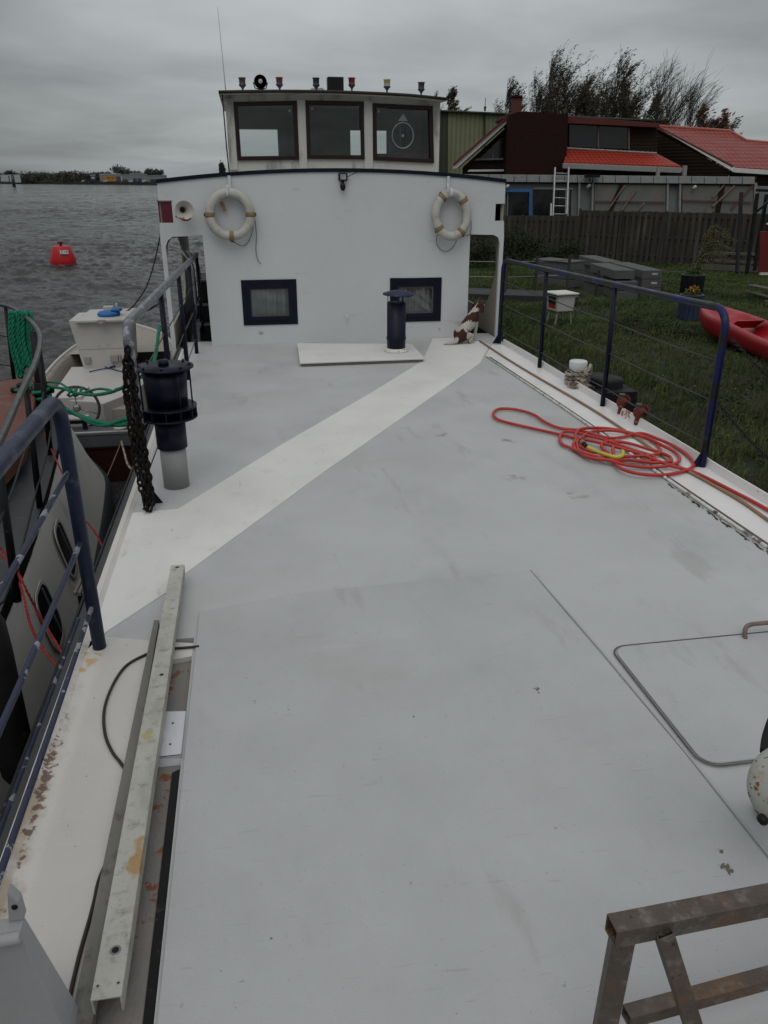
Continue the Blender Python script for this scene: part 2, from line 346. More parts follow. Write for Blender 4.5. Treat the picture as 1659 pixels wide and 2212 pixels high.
M_DKRED = mat('dark_red_paint', (.12, .012, .022), .45, var=.2, scale=5)
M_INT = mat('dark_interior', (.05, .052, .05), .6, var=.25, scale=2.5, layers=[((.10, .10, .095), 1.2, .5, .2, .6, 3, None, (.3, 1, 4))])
M_BEIGE = mat('aged_beige_paint', (.30, .28, .23), .55, var=.12, scale=3, layers=[((.20, .17, .12), 4, .55, .2, .6, 8, None, (3, 3, .3)), ((.2, .1, .05), 20, .68, .05, .7, 5)], bump=.2)
M_ORANGE = mat('terracotta_hatch', (.13, .042, .026), .6, var=.2, scale=3, layers=[((.19, .11, .085), 3.5, .5, .2, .6, 9), ((.08, .03, .02), 18, .6, .08, .6, 6)], bump=.3)
M_SLAT = mat('weathered_teak', (.13, .115, .095), .8, var=.25, scale=8, stretch=(6, 1, 6), bump=.4)
M_GLASSD = None
def glass(name, tint=(1, 1, 1), rough=.02):
    m = bpy.data.materials.new(name); m.use_nodes = True; t = m.node_tree; t.nodes.clear()
    o = t.nodes.new('ShaderNodeOutputMaterial'); mx = t.nodes.new('ShaderNodeMixShader'); tr = t.nodes.new('ShaderNodeBsdfTransparent'); gl = t.nodes.new('ShaderNodeBsdfGlossy')
    gl.inputs['Roughness'].default_value = rough; tr.inputs[0].default_value = (*tint, 1)
    fr = t.nodes.new('ShaderNodeFresnel'); fr.inputs[0].default_value = 1.5
    n = t.nodes.new('ShaderNodeTexNoise'); n.inputs['Scale'].default_value = 3
    ad = t.nodes.new('ShaderNodeMath'); ad.operation = 'MULTIPLY_ADD'; ad.inputs[1].default_value = .06; t.links.new(n.outputs[0], ad.inputs[0]); t.links.new(fr.outputs[0], ad.inputs[2])
    t.links.new(ad.outputs[0], mx.inputs[0]); t.links.new(tr.outputs[0], mx.inputs[1]); t.links.new(gl.outputs[0], mx.inputs[2]); t.links.new(mx.outputs[0], o.inputs[0])
    return m
M_GLASS = glass('window_glass', (.82, .86, .85)); M_GLASS2 = glass('curtained_glass', (.85, .87, .88))
M_DARKGL = mat('dark_building_glass', (.012, .013, .014), .12, var=.3, scale=2, spec=.7)

# ================================================================== SETTING
WZ, GZ = -1.6, -1.0
# ---- water: a polar sheet of steep little wind waves, finer close by
def fast_mesh(name, V, Q, m, smooth=True, tri=False):
    me = bpy.data.meshes.new(name); k = 3 if tri else 4
    me.vertices.add(len(V)); me.vertices.foreach_set('co', np.asarray(V, dtype=np.float32).ravel())
    me.loops.add(len(Q) * k); me.loops.foreach_set('vertex_index', np.asarray(Q, dtype=np.int32).ravel())
    me.polygons.add(len(Q)); me.polygons.foreach_set('loop_start', np.arange(0, len(Q) * k, k, dtype=np.int32))
    me.polygons.foreach_set('loop_total', np.full(len(Q), k, dtype=np.int32))
    me.polygons.foreach_set('use_smooth', np.full(len(Q), smooth, dtype=bool))
    me.materials.append(m); me.update(calc_edges=True); me.validate()
    o = bpy.data.objects.new(name, me); COL.objects.link(o); WLOC[o.name] = Vector((0, 0, 0)); return o
def make_water():
    m = bpy.data.materials.new('water'); m.use_nodes = True; t = m.node_tree; L = t.links
    b = t.nodes['Principled BSDF']; b.inputs['Base Color'].default_value = (.045, .047, .046, 1); b.inputs['Roughness'].default_value = .12; b.inputs['IOR'].default_value = 1.33
    g = t.nodes.new('ShaderNodeTexCoord'); mp = t.nodes.new('ShaderNodeMapping'); mp.inputs['Scale'].default_value = (1.2, 1.7, 1); mp.inputs['Rotation'].default_value = (0, 0, R(-12)); L.new(g.outputs['Object'], mp.inputs[0])
    n = t.nodes.new('ShaderNodeTexNoise'); n.inputs['Scale'].default_value = 2.6; n.inputs['Detail'].default_value = 7; n.inputs['Roughness'].default_value = .62; L.new(mp.outputs[0], n.inputs['Vector'])
    bp = t.nodes.new('ShaderNodeBump'); bp.inputs['Strength'].default_value = 1; bp.inputs['Distance'].default_value = .17; L.new(n.outputs[0], bp.inputs['Height'])
    n2 = t.nodes.new('ShaderNodeTexNoise'); n2.inputs['Scale'].default_value = .05; n2.inputs['Detail'].default_value = 4; L.new(mp.outputs[0], n2.inputs['Vector'])
    mr = t.nodes.new('ShaderNodeMapRange'); mr.inputs[1].default_value = .35; mr.inputs[2].default_value = .65; mr.inputs[3].default_value = .05; mr.inputs[4].default_value = .14; L.new(n2.outputs[0], mr.inputs[0]); L.new(mr.outputs[0], b.inputs['Roughness'])
    L.new(bp.outputs[0], b.inputs['Normal'])
    na, nr = 540, 1500
    ang = np.radians(np.linspace(90, 150, na)); rad = np.concatenate([np.geomspace(4, 260, nr - 8), np.geomspace(330, 3500, 8)])
    A, Rr_ = np.meshgrid(ang, rad, indexing='ij'); X = Rr_ * np.cos(A); Y = Rr_ * np.sin(A); Z = np.zeros_like(X); DX = np.zeros_like(X); DY = np.zeros_like(X)
    rg = np.random.default_rng(3); lams = np.geomspace(.24, 4.2, 64)
    cell = Rr_ * (ang[1] - ang[0])
    for lam in lams:
        th = np.radians(-104 + rg.normal(0, 26 + 22 / (1 + lam))); k = 2 * np.pi / lam; am = .0125 * lam ** .66 * (1 if lam < 1.6 else .72) * rg.uniform(.5, 1.3)
        ph = (X * np.cos(th) + Y * np.sin(th)) * k + rg.uniform(0, 6.28) + 1.2 * np.sin(X * .31 / lam + rg.uniform(0, 6)) + 1.1 * np.cos(Y * .27 / lam + rg.uniform(0, 6))
        fade = np.clip(lam / (3.2 * np.maximum(cell, .02)), 0, 1)
        fade = np.where(fade < .55, 0, fade); Z += am * fade * np.sin(ph); DX += am * fade * .9 * np.cos(ph) * np.cos(th); DY += am * fade * .9 * np.cos(ph) * np.sin(th)
    patch = .75 + .35 * np.sin(X * .11 + 1.3 * np.sin(Y * .07)) * np.cos(Y * .09 + X * .03)
    V = np.stack([X + DX * patch, Y + DY * patch, WZ + Z * patch], -1).reshape(-1, 3)
    i, j = np.meshgrid(np.arange(na - 1), np.arange(nr - 1), indexing='ij'); a = (i * nr + j).ravel()
    o = fast_mesh('water', V, np.stack([a, a + nr, a + nr + 1, a + 1], -1), m)
    tag(o, kind='structure')
    # the rest of the basin round the ships, calm
    m2 = M(); m2.add([(-3000, -600, WZ - .12), (4.6, -600, WZ - .12), (4.6, 3000, WZ - .12), (-3000, 3000, WZ - .12)], [(0, 1, 2, 3)])
    tag(m2.build('water', m), kind='structure')
make_water()

# ---- ground on the bank
M_GROUND = mat('turf_soil', (.016, .02, .008), .95, var=.35, scale=.8, layers=[((.022, .017, .009), 1.1, .52, .2, .8, 8), ((.008, .013, .004), 4, .5, .2, .7, 8)], bump=1.0, bscale=12)
def ground_z(x, y): return GZ + .07 * math.sin(x * .9 + 1) * math.sin(y * .55) + .05 * math.sin(x * .33 + y * .41)
def make_ground():
    m = M(); nx, ny = 70, 90
    xs = [4.25, 4.3] + list(np.linspace(4.5, 34, nx)) + [60, 200, 1500]; ys = [-300, -60, -10] + list(np.linspace(0, 45, ny)) + [60, 120, 900]
    rows = []
    for x in xs:
        rows.append([(x, y, WZ - .6 if x == 4.25 else (ground_z(x, y) if 0 <= y <= 45 and x < 34.5 else GZ)) for y in ys])
    m.loft(rows); tag(m.build('ground', M_GROUND), kind='structure')
make_ground()
M_PATH = mat('dark_path_plank', (.024, .025, .028), .75, var=.2, scale=2, layers=[((.045, .045, .042), 3, .55, .2, .6, 8)], bump=.3)
m = M(); m.extr([(4.4, 25.2, GZ + .14), (4.4, 23.6, GZ + .14), (9.3, 21.7, GZ + .12), (9.6, 22.9, GZ + .12)], (0, 0, -.3))
tag(m.build('path', M_PATH, bevel=.01), kind='structure')

# ---- grass: blades gathered in tufts, thinner where the path and the lumber lie
def leafcolor(name, cols, rough=.7, trans=.3):
    m = bpy.data.materials.new(name); m.use_nodes = True; t = m.node_tree; L = t.links; b = t.nodes['Principled BSDF']; b.inputs['Roughness'].default_value = rough
    b.inputs['Specular IOR Level'].default_value = .2
    g = t.nodes.new('ShaderNodeNewGeometry'); r_ = t.nodes.new('ShaderNodeValToRGB'); r_.color_ramp.interpolation = 'LINEAR'
    e = r_.color_ramp.elements; e[0].color = (*cols[0], 1); e[1].color = (*cols[-1], 1)
    for i, c in enumerate(cols[1:-1]): q = e.new((i + 1) / (len(cols) - 1)); q.color = (*c, 1)
    tc_ = t.nodes.new('ShaderNodeTexCoord'); n = t.nodes.new('ShaderNodeTexNoise'); n.inputs['Scale'].default_value = .55; n.inputs['Detail'].default_value = 5; L.new(tc_.outputs['Object'], n.inputs['Vector'])
    ma = t.nodes.new('ShaderNodeMath'); ma.operation = 'MULTIPLY_ADD'; ma.inputs[1].default_value = .55; L.new(g.outputs['Random Per Island'], ma.inputs[0])
    mb = t.nodes.new('ShaderNodeMapRange'); mb.inputs[1].default_value = .3; mb.inputs[2].default_value = .7; mb.inputs[3].default_value = 0; mb.inputs[4].default_value = .45; L.new(n.outputs[0], mb.inputs[0]); L.new(mb.outputs[0], ma.inputs[2])
    L.new(ma.outputs[0], r_.inputs[0]); L.new(r_.outputs[0], b.inputs['Base Color'])
    return m
M_GRASS = leafcolor('grass_blades', [(.011, .017, .004), (.030, .048, .011), (.060, .084, .02), (.12, .12, .05)])
M_WEED = leafcolor('weed_leaves', [(.006, .011, .004), (.014, .023, .007), (.026, .038, .011), (.045, .045, .018)])
def in_path(x, y): return False
def blades(name, P, H, Wd, lean, m, rng):
    n = len(P); a = rng.uniform(0, 2 * np.pi, n); wx = np.cos(a) * Wd; wy = np.sin(a) * Wd
    la = rng.normal(R(20), .9, n); lx = np.cos(la) * lean * H; ly = np.sin(la) * lean * H
    V = np.zeros((n, 5, 3)); V[:, 0] = P - np.stack([wx, wy, np.zeros(n)], -1); V[:, 1] = P + np.stack([wx, wy, np.zeros(n)], -1)
    mid = P + np.stack([lx * .3, ly * .3, H * .6], -1)
    V[:, 2] = mid + np.stack([wx, wy, np.zeros(n)], -1) * .7; V[:, 3] = mid - np.stack([wx, wy, np.zeros(n)], -1) * .7; V[:, 4] = P + np.stack([lx, ly, H * (1 - .25 * lean)], -1)
    b = np.arange(n)[:, None] * 5
    T = np.concatenate([b + [0, 1, 2], b + [0, 2, 3], b + [3, 2, 4]], 1).reshape(-1, 3)
    return fast_mesh(name, V.reshape(-1, 3), T, m, False, True)
def make_grass():
    rng = np.random.default_rng(11)
    # nearer ground gets more, smaller blades
    tc_x = rng.uniform(4.3, 19.5, 26000); tc_y = 3.5 + 30 * rng.power(1.25, 26000)
    keep = np.ones(len(tc_x), bool)
    ln = (tc_x - 4.4) * -.386 + 24.4                      # the path strip stays bare
    keep &= ~((np.abs(tc_y - ln) < 1.05) & (tc_x < 9.6))
    keep &= ~((np.abs(tc_x - 11.2) < 1.3) & (tc_y > 22) & (tc_y < 27))
    tc_x, tc_y = tc_x[keep], tc_y[keep]; nt_ = len(tc_x)
    dens = np.sin(tc_x * 1.7 + 2 * np.sin(tc_y * .8)) * np.cos(tc_y * 1.3 + tc_x)
    per = rng.integers(6, 13, nt_); idx = np.repeat(np.arange(nt_), per); n = len(idx)
    far = tc_y[idx] / 20.
    x = tc_x[idx] + rng.normal(0, .05 + .02 * far, n); y = tc_y[idx] + rng.normal(0, .05 + .02 * far, n)
    gz = GZ + .07 * np.sin(x * .9 + 1) * np.sin(y * .55) + .05 * np.sin(x * .33 + y * .41)
    tall = np.where((x < 6.5) & (rng.random(n) < .35), 1.9, 1.0)
    H = rng.uniform(.05, .16, n) * (1 + .45 * dens[idx]) * tall; W_ = rng.uniform(.004, .008, n) * (1 + .5 * far)
    o = blades('grass', np.stack([x, y, gz - .01], -1), H, W_, rng.uniform(.2, 1.2, n), M_GRASS, rng)
    tag(o, 'rough dark green autumn grass covering the bank beside the barge', 'grass', kind='stuff')
    # tall straw stalks beside the barge
    n = 3200; cx_ = rng.uniform(4.3, 8.6, 120); cy_ = rng.uniform(6, 17, 120); k = rng.integers(0, 120, n)
    x = cx_[k] + rng.normal(0, .12, n); y = cy_[k] + rng.normal(0, .12, n)
    o = blades('grass', np.stack([np.maximum(x, 4.32), y, np.full(n, GZ)], -1), rng.uniform(.2, .6, n), np.full(n, .004), rng.uniform(.1, .6, n), leafcolor('straw_stalks', [(.05, .046, .025), (.08, .075, .04), (.035, .04, .015)]), rng)
    tag(o, 'tall thin straw coloured stalks growing close to the barge', 'grass', kind='stuff')
make_grass()
def leaf_cloud(m, c, rad, n, size, rng, up=.5):
    c = np.array(c); rad = np.array(rad)
    d = rng.normal(0, 1, (n, 3)); d /= np.linalg.norm(d, axis=1)[:, None]; r_ = rng.power(1.6, n)[:, None]
    lump = 1 + .28 * np.sin(d[:, :1] * 5 + 3 * d[:, 1:2]) * np.cos(d[:, 2:3] * 6)
    P = c + d * rad * r_ * lump
    quads(m, P, size, rng)
def quads(m, P, size, rng, droop=0):
    n = len(P); a = rng.normal(0, 1, (n, 3)); a /= np.linalg.norm(a, axis=1)[:, None]; b = np.cross(a, rng.normal(0, 1, (n, 3))); b /= np.linalg.norm(b, axis=1)[:, None]
    s1 = size * rng.uniform(.6, 1.3, (n, 1)); a = a * s1; b = b * s1 * .45
    V = np.stack([P - a, P + b, P + a, P - b], 1).reshape(-1, 3)
    base = len(m.v); m.v += [tuple(v) for v in V.tolist()]
    for i in range(n): m.f.append((base + 4 * i, base + 4 * i + 1, base + 4 * i + 2, base + 4 * i + 3))
    m.m += [m.mi] * n; m.sm += [False] * n
def ivy_band():
    rng = np.random.default_rng(5); m = M()
    for i in range(46):                                   # low clover and dock between the barge and the kayak
        x, y = rng.uniform(4.6, 10.5), rng.uniform(5, 19)
        leaf_cloud(m, (x, y, GZ + .05), (rng.uniform(.3, .8), rng.uniform(.3, .9), .10), 230, .035, rng)
    tag(m.build('ground_cover', M_WEED, recalc=False), 'low patches of dark broad leaved weeds in the grass', 'weeds', kind='stuff')
    m = M()
    for i in range(300):
        x, y = rng.uniform(4.6, 10), rng.uniform(6, 21); quads(m, np.array([[x, y, GZ + rng.uniform(.1, .22)]]), .016, rng)
    tag(m.build('fallen_leaves', mat('yellow_flower', (.30, .28, .06), .8)), 'tiny yellow flowers and leaves scattered in the grass', 'flowers', kind='stuff')
ivy_band()

# ---- far shore across the water
FB = [(-1500, 1500), (-520, 1250), (-232, 955), (-69, 686), (60, 560), (400, 480)]
M_FAR = mat('far_bank_earth', (.03, .032, .026), .95, var=.3, scale=.1)
m = M(); rows = []
for (x, y) in FB: rows.append([(x, y, WZ - 1), (x, y, WZ + 1.6), (x + 12, y + 14, WZ + 2.0), (x + 900, y + 1500, WZ + 2)])
m.loft(rows, smooth=False); tag(m.build('far_bank', M_FAR), kind='structure')
def far(u, v, back=12.0):
    """point on the far shore seen at column u, height by row v"""
    p = at(u, 399, Rr=1); best = None
    for (a, b) in zip(FB, FB[1:]):
        q = at(u, v, plane=(a, (b[0] - a[0], b[1] - a[1])))
        s_ = ((q.x - a[0]) * (b[0] - a[0]) + (q.y - a[1]) * (b[1] - a[1])) / ((b[0] - a[0]) ** 2 + (b[1] - a[1]) ** 2)
        if q.y > 0 and -0.001 <= s_ <= 1.001: best = q
    q = best or at(u, v, Rr=800)
    k = 1 + back / math.hypot(q.x, q.y)
    return Vector((q.x * k, q.y * k, CAMH + (q.z - CAMH) * k))
M_FARLEAF = leafcolor('distant_foliage', [(.026, .029, .024), (.048, .053, .038), (.08, .078, .06)])
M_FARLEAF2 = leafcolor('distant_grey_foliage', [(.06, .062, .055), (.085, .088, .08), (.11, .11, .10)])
M_BARK = mat('dark_bark', (.045, .037, .030), .9, var=.3, scale=3)
rg = np.random.default_rng(21)
def far_tree(u, vt, wpx, label, back=15, m_=None, base=399):
    b = far(u, base, back); t_ = far(u, vt - 3.2, back); h = t_.z - b.z; px = abs((far(u + wpx / 2, vt, back) - far(u - wpx / 2, vt, back)).length)
    e_ = empty('tree', (b.x, b.y, WZ + 2), label, 'tree', 'trees on the far shore')
    c = M(); n = 1100
    for q in range(7):
        ox, oz = rg.uniform(-.28, .28) * px, rg.uniform(-.25, .22) * h
        leaf_cloud(c, (b.x + ox, b.y, b.z + h * .58 + oz), (px * .30, px * .28, h * .24), n // 7, h * .07, rg)
    c.build('crown', m_ or M_FARLEAF, e_, recalc=False)
    k = M(); k.tube([(b.x, b.y, WZ + 1.9), (b.x, b.y, b.z + h * .7)], [h * .03, h * .015], 6); k.build('trunk', M_BARK, e_)
FT = [(8, 374, 24, 'dark'), (20, 372, 14, 'slim'), (29, 371, 9, 'spiky'), (38, 373, 12, 'spiky'), (60, 375, 30, 'broad'), (75, 372, 30, 'broad'), (90, 369, 34, 'tall'), (104, 373, 26, 'broad'), (122, 378, 20, 'low'),
      (136, 372, 20, 'round'), (148, 371, 20, 'round'), (160, 371, 22, 'round'), (176, 372, 18, 'round'), (196, 374, 16, 'low'), (205, 373, 16, 'round'), (214, 374, 14, 'round'), (226, 374, 12, 'low'), (239, 373, 9, 'spiky')]
where = ['beside the pale waterside shed', 'just right of the shed wall', 'behind the shed roof', 'right of the shed roof', 'at the left end of the dark clump', 'second in the dark clump', 'highest of the dark clump', 'right end of the dark clump',
         'in the dip after the dark clump', 'left of the brick roofed house', 'nearest left of the brick roof', 'with its crown touching the brick roof', 'over the brick roof', 'low between brick roof and blue house', 'right of the brick roof', 'left of the white front', 'beside the white front', 'in front of the grey hall']
for (u, v, wp, kd), wh in zip(FT, where): far_tree(u, v, wp, f'{kd} dark far shore tree {wh}', back=18 + 5 * rg.random())
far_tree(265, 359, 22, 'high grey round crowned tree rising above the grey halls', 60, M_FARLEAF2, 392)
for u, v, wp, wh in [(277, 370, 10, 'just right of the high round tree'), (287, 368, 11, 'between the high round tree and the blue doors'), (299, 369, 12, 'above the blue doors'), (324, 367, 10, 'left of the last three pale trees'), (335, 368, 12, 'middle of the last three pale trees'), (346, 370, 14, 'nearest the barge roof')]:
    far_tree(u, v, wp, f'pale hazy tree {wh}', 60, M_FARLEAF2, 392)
# the poplar by the wheelhouse and the low scrub along the shore
far_tree(482, 344, 9, 'dark slender poplar standing left of the wheelhouse', 20, M_FARLEAF, 392)
m = M()
for u in range(2, 345, 3):
    b = far(u, 397, 7); leaf_cloud(m, (b.x, b.y, WZ + 2.0), (5, 4, (1.6 if u < 215 else .5) + rg.random() * (u < 215)), 40, .8, rg)
tag(m.build('shore_scrub', M_FARLEAF, recalc=False), 'low dark scrub along the far shore', 'scrub', kind='stuff')
def far_box(name, u0, u1, vt, vb, m_, label, cat, back=10, depth=12, roof=None, parts=()):
    a, b = far(u0, vb, back), far(u1, vb, back); t0 = far(u0, vt, back)
    e_ = empty(name, (a.x, a.y, WZ + 2), label, cat); dr = Vector((b.x - a.x, b.y - a.y, 0)); nrm = Vector((-dr.y, dr.x, 0)).normalized()
    nrm = Vector(((a.x + b.x) / 2, (a.y + b.y) / 2, 0)).normalized()
    q = M(); z0, z1 = WZ + 1.5, t0.z
    q.extr([(a.x, a.y, z0), (b.x, b.y, z0), (b.x, b.y, z1), (a.x, a.y, z1)], nrm * depth); q.build('wall', m_, e_)
    if roof: q = M(); q.extr([Vector((a.x, a.y, z1)) - nrm * .4, Vector((b.x, b.y, z1)) - nrm * .4, Vector((b.x, b.y, z1 + .6)) - nrm * .4, Vector((a.x, a.y, z1 + .6)) - nrm * .4], nrm * (depth + .8)); q.build('roof', roof, e_)
    for (pn, pu0, pu1, pv0, pv1, pm) in parts:
        f0, f1 = (pu0 - u0) / (u1 - u0), (pu1 - u0) / (u1 - u0); p0 = a + dr * f0; p1 = a + dr * f1; zz1 = far(pu0, pv0, back).z; zz0 = max(far(pu0, pv1, back).z, WZ + 1.9)
        q = M(); q.extr([Vector((p0.x, p0.y, zz0)) - nrm * .25, Vector((p1.x, p1.y, zz0)) - nrm * .25, Vector((p1.x, p1.y, zz1)) - nrm * .25, Vector((p0.x, p0.y, zz1)) - nrm * .25], nrm * .4); q.build(pn, pm, e_)
    return e_
FG = mat('far_grey_cladding', (.20, .21, .215), .6, var=.1, scale=.1); FW = mat('far_pale_cladding', (.40, .43, .43), .6, var=.1, scale=.1); FO = mat('far_orange_cladding', (.42, .19, .03), .6, var=.2, scale=.3)
FB_ = mat('far_blue_door', (.035, .04, .085), .6, var=.1, scale=.2); FD = mat('far_dark_glass', (.03, .033, .035), .3, var=.1, scale=.2); FR = mat('far_brick_roof', (.16, .06, .035), .7, var=.2, scale=.3); FWH = mat('far_white_front', (.40, .42, .43), .6)
far_box('waterside_shed', 3, 45.5, 377.5, 393, FW, 'pale grey waterside shed on posts at the far left', 'shed', back=-60, depth=14, parts=[('door', 20, 22, 379, 392, FD)])
far_box('jetty', -40, 27, 392, 401, FD, 'low dark jetty beneath the pale far shed', 'jetty', back=-110, depth=10)
m = M()
b = at(31, 404, z=WZ); m.tube([b - Vector((0, 0, 1)), b + Vector((0, 0, 6.5))], .9, 8); tag(m.build('mooring_post', FD), 'dark mooring post standing in the water before the far shed', 'post')
far_box('house', 148, 164, 377, 396, FG, 'distant house with brick red roof among dark trees', 'house', back=14, roof=FR, parts=[('roof_slope', 149, 163, 377, 383, FR)])
far_box('house', 107, 120, 382, 395, FG, 'small grey distant house in the dip between two tree clumps', 'house', back=14, roof=FWH)
far_box('house', 197, 209, 379, 397, FB_, 'narrow blue grey distant house with white gable front', 'house', back=8, roof=FWH, parts=[('window', 199, 206, 382, 386, FWH)])
far_box('commercial_building', 217, 263, 377, 397, FG, 'distant grey building with a bright orange front', 'building', back=8, roof=FW, parts=[('orange_front', 226, 252, 380, 392, FO), ('window', 232, 239, 383, 386, FD), ('window', 243, 250, 383, 386, FD), ('door', 253, 262, 381, 396, FD)])
far_box('warehouse', 264, 320, 378, 397, FG, 'long grey distant warehouse with two tall dark blue doors', 'warehouse', back=8, roof=FG, parts=[('door', 266, 276, 387, 396, FD), ('door', 289, 297, 385, 397, FB_), ('door', 299, 307, 385, 397, FB_), ('upper_block', 284, 311, 373.5, 378, FG)])
far_box('warehouse', 320, 362, 380, 398, FG, 'grey distant warehouse nearest the barge with one dark gate', 'warehouse', back=8, roof=FG, parts=[('door', 318 + 8, 338, 387, 396, FD)])
for i, (u, mm, lb) in enumerate([(182, FWH, 'white distant van at the waterfront below the low trees'), (229, FWH, 'white distant car at the foot of the orange front'), (284, FW, 'pale distant car left of the blue doors'), (273, FD, 'dark distant car before the first warehouse gate'), (313, FW, 'pale distant car right of the blue doors')]):
    b = far(u, 396.5, 5); q = M(); q.box(-2.2, 2.2, -1, 1, 0.35, 1.1); q.box(-1.3, 1.4, -.9, .9, 1.1, 1.75)
    for sx in (-1.4, 1.4): q.cyl((sx, -1.05, .35), (sx, 1.05, .35), .38, n=10)
    e_ = empty('parked_car', (b.x, b.y, WZ + 1.95), lb, 'van' if i == 0 else 'car', 'vehicles parked on the far shore'); q.build('body', mm, e_, bevel=.1, origin=(b.x, b.y, WZ + 1.95))

# ---- mooring buoy
M_BUOYR = mat('red_buoy_paint', (.42, .006, .012), .4, var=.1, scale=2, layers=[((.12, .004, .006), 3, .5, .15, .8, 6, ((0, 0, 0), (2, 2, .32)))])
bb = at(138, 574, z=WZ); e_ = empty('mooring_buoy', (bb.x, bb.y, WZ), 'red mooring buoy with a white number plate floating on the water', 'buoy')
q = M(); q.lathe([(.40, -.3), (.60, -.05), (.61, .28), (.44, .86), (.40, .9), (.05, .93)], n=8); q.build('float', M_BUOYR, e_, origin=bb, bevel=.03)
q = M(); q.lathe([(.42, -.3), (.605, -.06), (.615, .10), (.60, .10)], n=8, cap=False); q.build('dark_band', mat('wet_dark_red', (.04, .003, .005), .3), e_, origin=bb)
q = M(); q.lathe([(.05, .9), (.05, 1.0), (.13, 1.03), (.13, 1.10), (.04, 1.12)], n=12); q.build('lifting_eye', M_DKRED, e_, origin=bb)
to = Vector((-bb.x, -bb.y, 0)).normalized(); sd = Vector((-to.y, to.x, 0)); nn_ = (to * .93 + Vector((0, 0, .28))).normalized(); upv = nn_.cross(sd) * -1
if upv.z < 0: upv = -upv
pc = bb + to * .535 + sd * .10 + Vector((0, 0, .66))
q = M(); q.obox(pc, sd * .185, upv * .09, nn_ * .012); pl = q.build('number_plate', mat('plate_white', (.6, .58, .56), .5), e_)
fc = bpy.data.curves.new('t', 'FONT'); fc.body = "Z18"; fc.size = .19; fc.align_x = 'CENTER'; fc.align_y = 'CENTER'; fc.extrude = .003; fo = bpy.data.objects.new('t', fc); COL.objects.link(fo); bpy.context.view_layer.update()
me = bpy.data.meshes.new_from_object(fo.evaluated_get(bpy.context.evaluated_depsgraph_get())); bpy.data.objects.remove(fo)
q = M(); sdr = sd if sd.x > 0 else -sd
q.add([pc + sdr * (v.co.x * 1.05) + upv * v.co.y + nn_ * (v.co.z + .017) for v in me.vertices], [tuple(p.vertices) for p in me.polygons]); q.build('lettering', M_BLACK, pl)
#@@BARGE
# ================================================================== THE BARGE
XL, XR = -.95, 3.62
barge = empty('barge', (1.35, 6, 0), 'white and grey barge whose long deck leads to a white deckhouse and wheelhouse', 'barge')
# hull
q = M()
q.mat(0).add([(-1.04, -3, .02), (-1.04, 22, .02), (-1.04, 22, -2.2), (-1.04, -3, -2.2)], [(0, 1, 2, 3)])
q.add([(3.68, -3, -.02), (3.68, 22, -.02), (3.68, 22, -2.2), (3.68, -3, -2.2)], [(0, 1, 2, 3)])
q.add([(-1.04, -3, -2.2), (3.68, -3, -2.2), (3.68, -3, -.03), (-1.04, -3, -.03)], [(0, 1, 2, 3)]); q.add([(-1.04, 22, -2.2), (3.68, 22, -2.2), (3.68, 22, -.03), (-1.04, 22, -.03)], [(0, 1, 2, 3)])
q.build('hull', M_BLACK, barge, solid=.012)
# deck: grey field, white walkway, white side decks, sunk trough on the port side
q = M(); T0 = -.004
q.mat(0).prism([(-.40, -3), (-.40, 3.62), (-.95, 3.62), (-.95, 11.9), (3.20, 11.9), (3.15, -3)], -.05, 0)
q.prism([(3.15, 11.9), (3.15, -3), (3.64, -3), (3.64, 11.9)], -.05, -.001)
q.mat(1).prism([(-.945, 3.55), (-.86, 3.75), (-.583, 4.142), (-.493, 4.361), (.509, 6.014), (1.511, 7.586), (2.907, 9.791), (3.09, 10.25), (3.40, 10.98), (3.15, 11.58), (2.68, 11.58), (2.20, 10.05), (1.265, 8.485), (.208, 6.805), (-.609, 5.409), (-.945, 5.385)], .0, .004)
q.mat(2).prism([(-.95, -3), (-.60, -3), (-.60, 3.40), (-.40, 3.44), (-.40, 3.56), (-.55, 3.60), (-.86, 3.70), (-.95, 3.66)], -.05, .004)
q.mat(3).prism([(-.60, -3), (-.405, -3), (-.405, 3.44), (-.60, 3.40)], -.06, -.022)
q.mat(4).prism([(3.22, -3), (3.645, -3), (3.645, 6), (3.61, 8.64), (3.58, 10.9), (3.42, 10.97), (3.10, 10.2), (3.17, 7.7)], 0, .005)
q.mat(5).prism([(-.435, 1.0), (-.403, 1.0), (-.403, 2.64), (-.435, 2.62)], -.02, -.018)  # black strip on the trough floor: shadow gap beside the cover plate, as colour
deck = q.build('deck', [M_DECK, M_STRIPE, M_SIDE, M_TROUGH, M_BAND, M_BLACK], barge)
# big raised cover plate in the foreground and the small access lid
q = M(); q.prism([(-.40, -3), (-.385, 3.87), (.2, 4.0), (1.58, 4.045), (1.66, 2.36), (1.70, -3)], .003, .011); q.build('cover_plate', M_PLATE, barge, bevel=.003)
seam = M(); seam.tube([(1.585, 4.05, .008), (1.64, 3.13, .010), (1.668, 2.36, .010), (1.70, .5, .010)], .005, 6, flat=.6); seam.build('weld_seam', M_PLATE, barge)
rr_ = rrect(1.705, 3.0, 2.275, 3.155, .075, 6)
q = M(); q.prism(rr_, .004, .014); lid = q.build('access_lid', M_PLATE, barge, bevel=.004)
q = M(); q.tube([(x, y, .008) for x, y in rrect(1.692, 3.013, 2.262, 3.168, .085, 6)], .0042, 6, closed=True, flat=.5); q.build('gasket', mat('lid_gasket', (.09, .082, .08), .7, var=.4, scale=12), lid)
q = M(); q.tube(catmull([(2.42, 3.12, .01), (2.425, 3.14, .05), (2.46, 3.16, .065), (2.55, 3.165, .065), (2.9, 3.165, .06), (2.94, 3.165, .01)], 5), .012, 10); q.build('handle', mat('handle_rust', (.17, .12, .11), .55, var=.3, scale=14), lid)
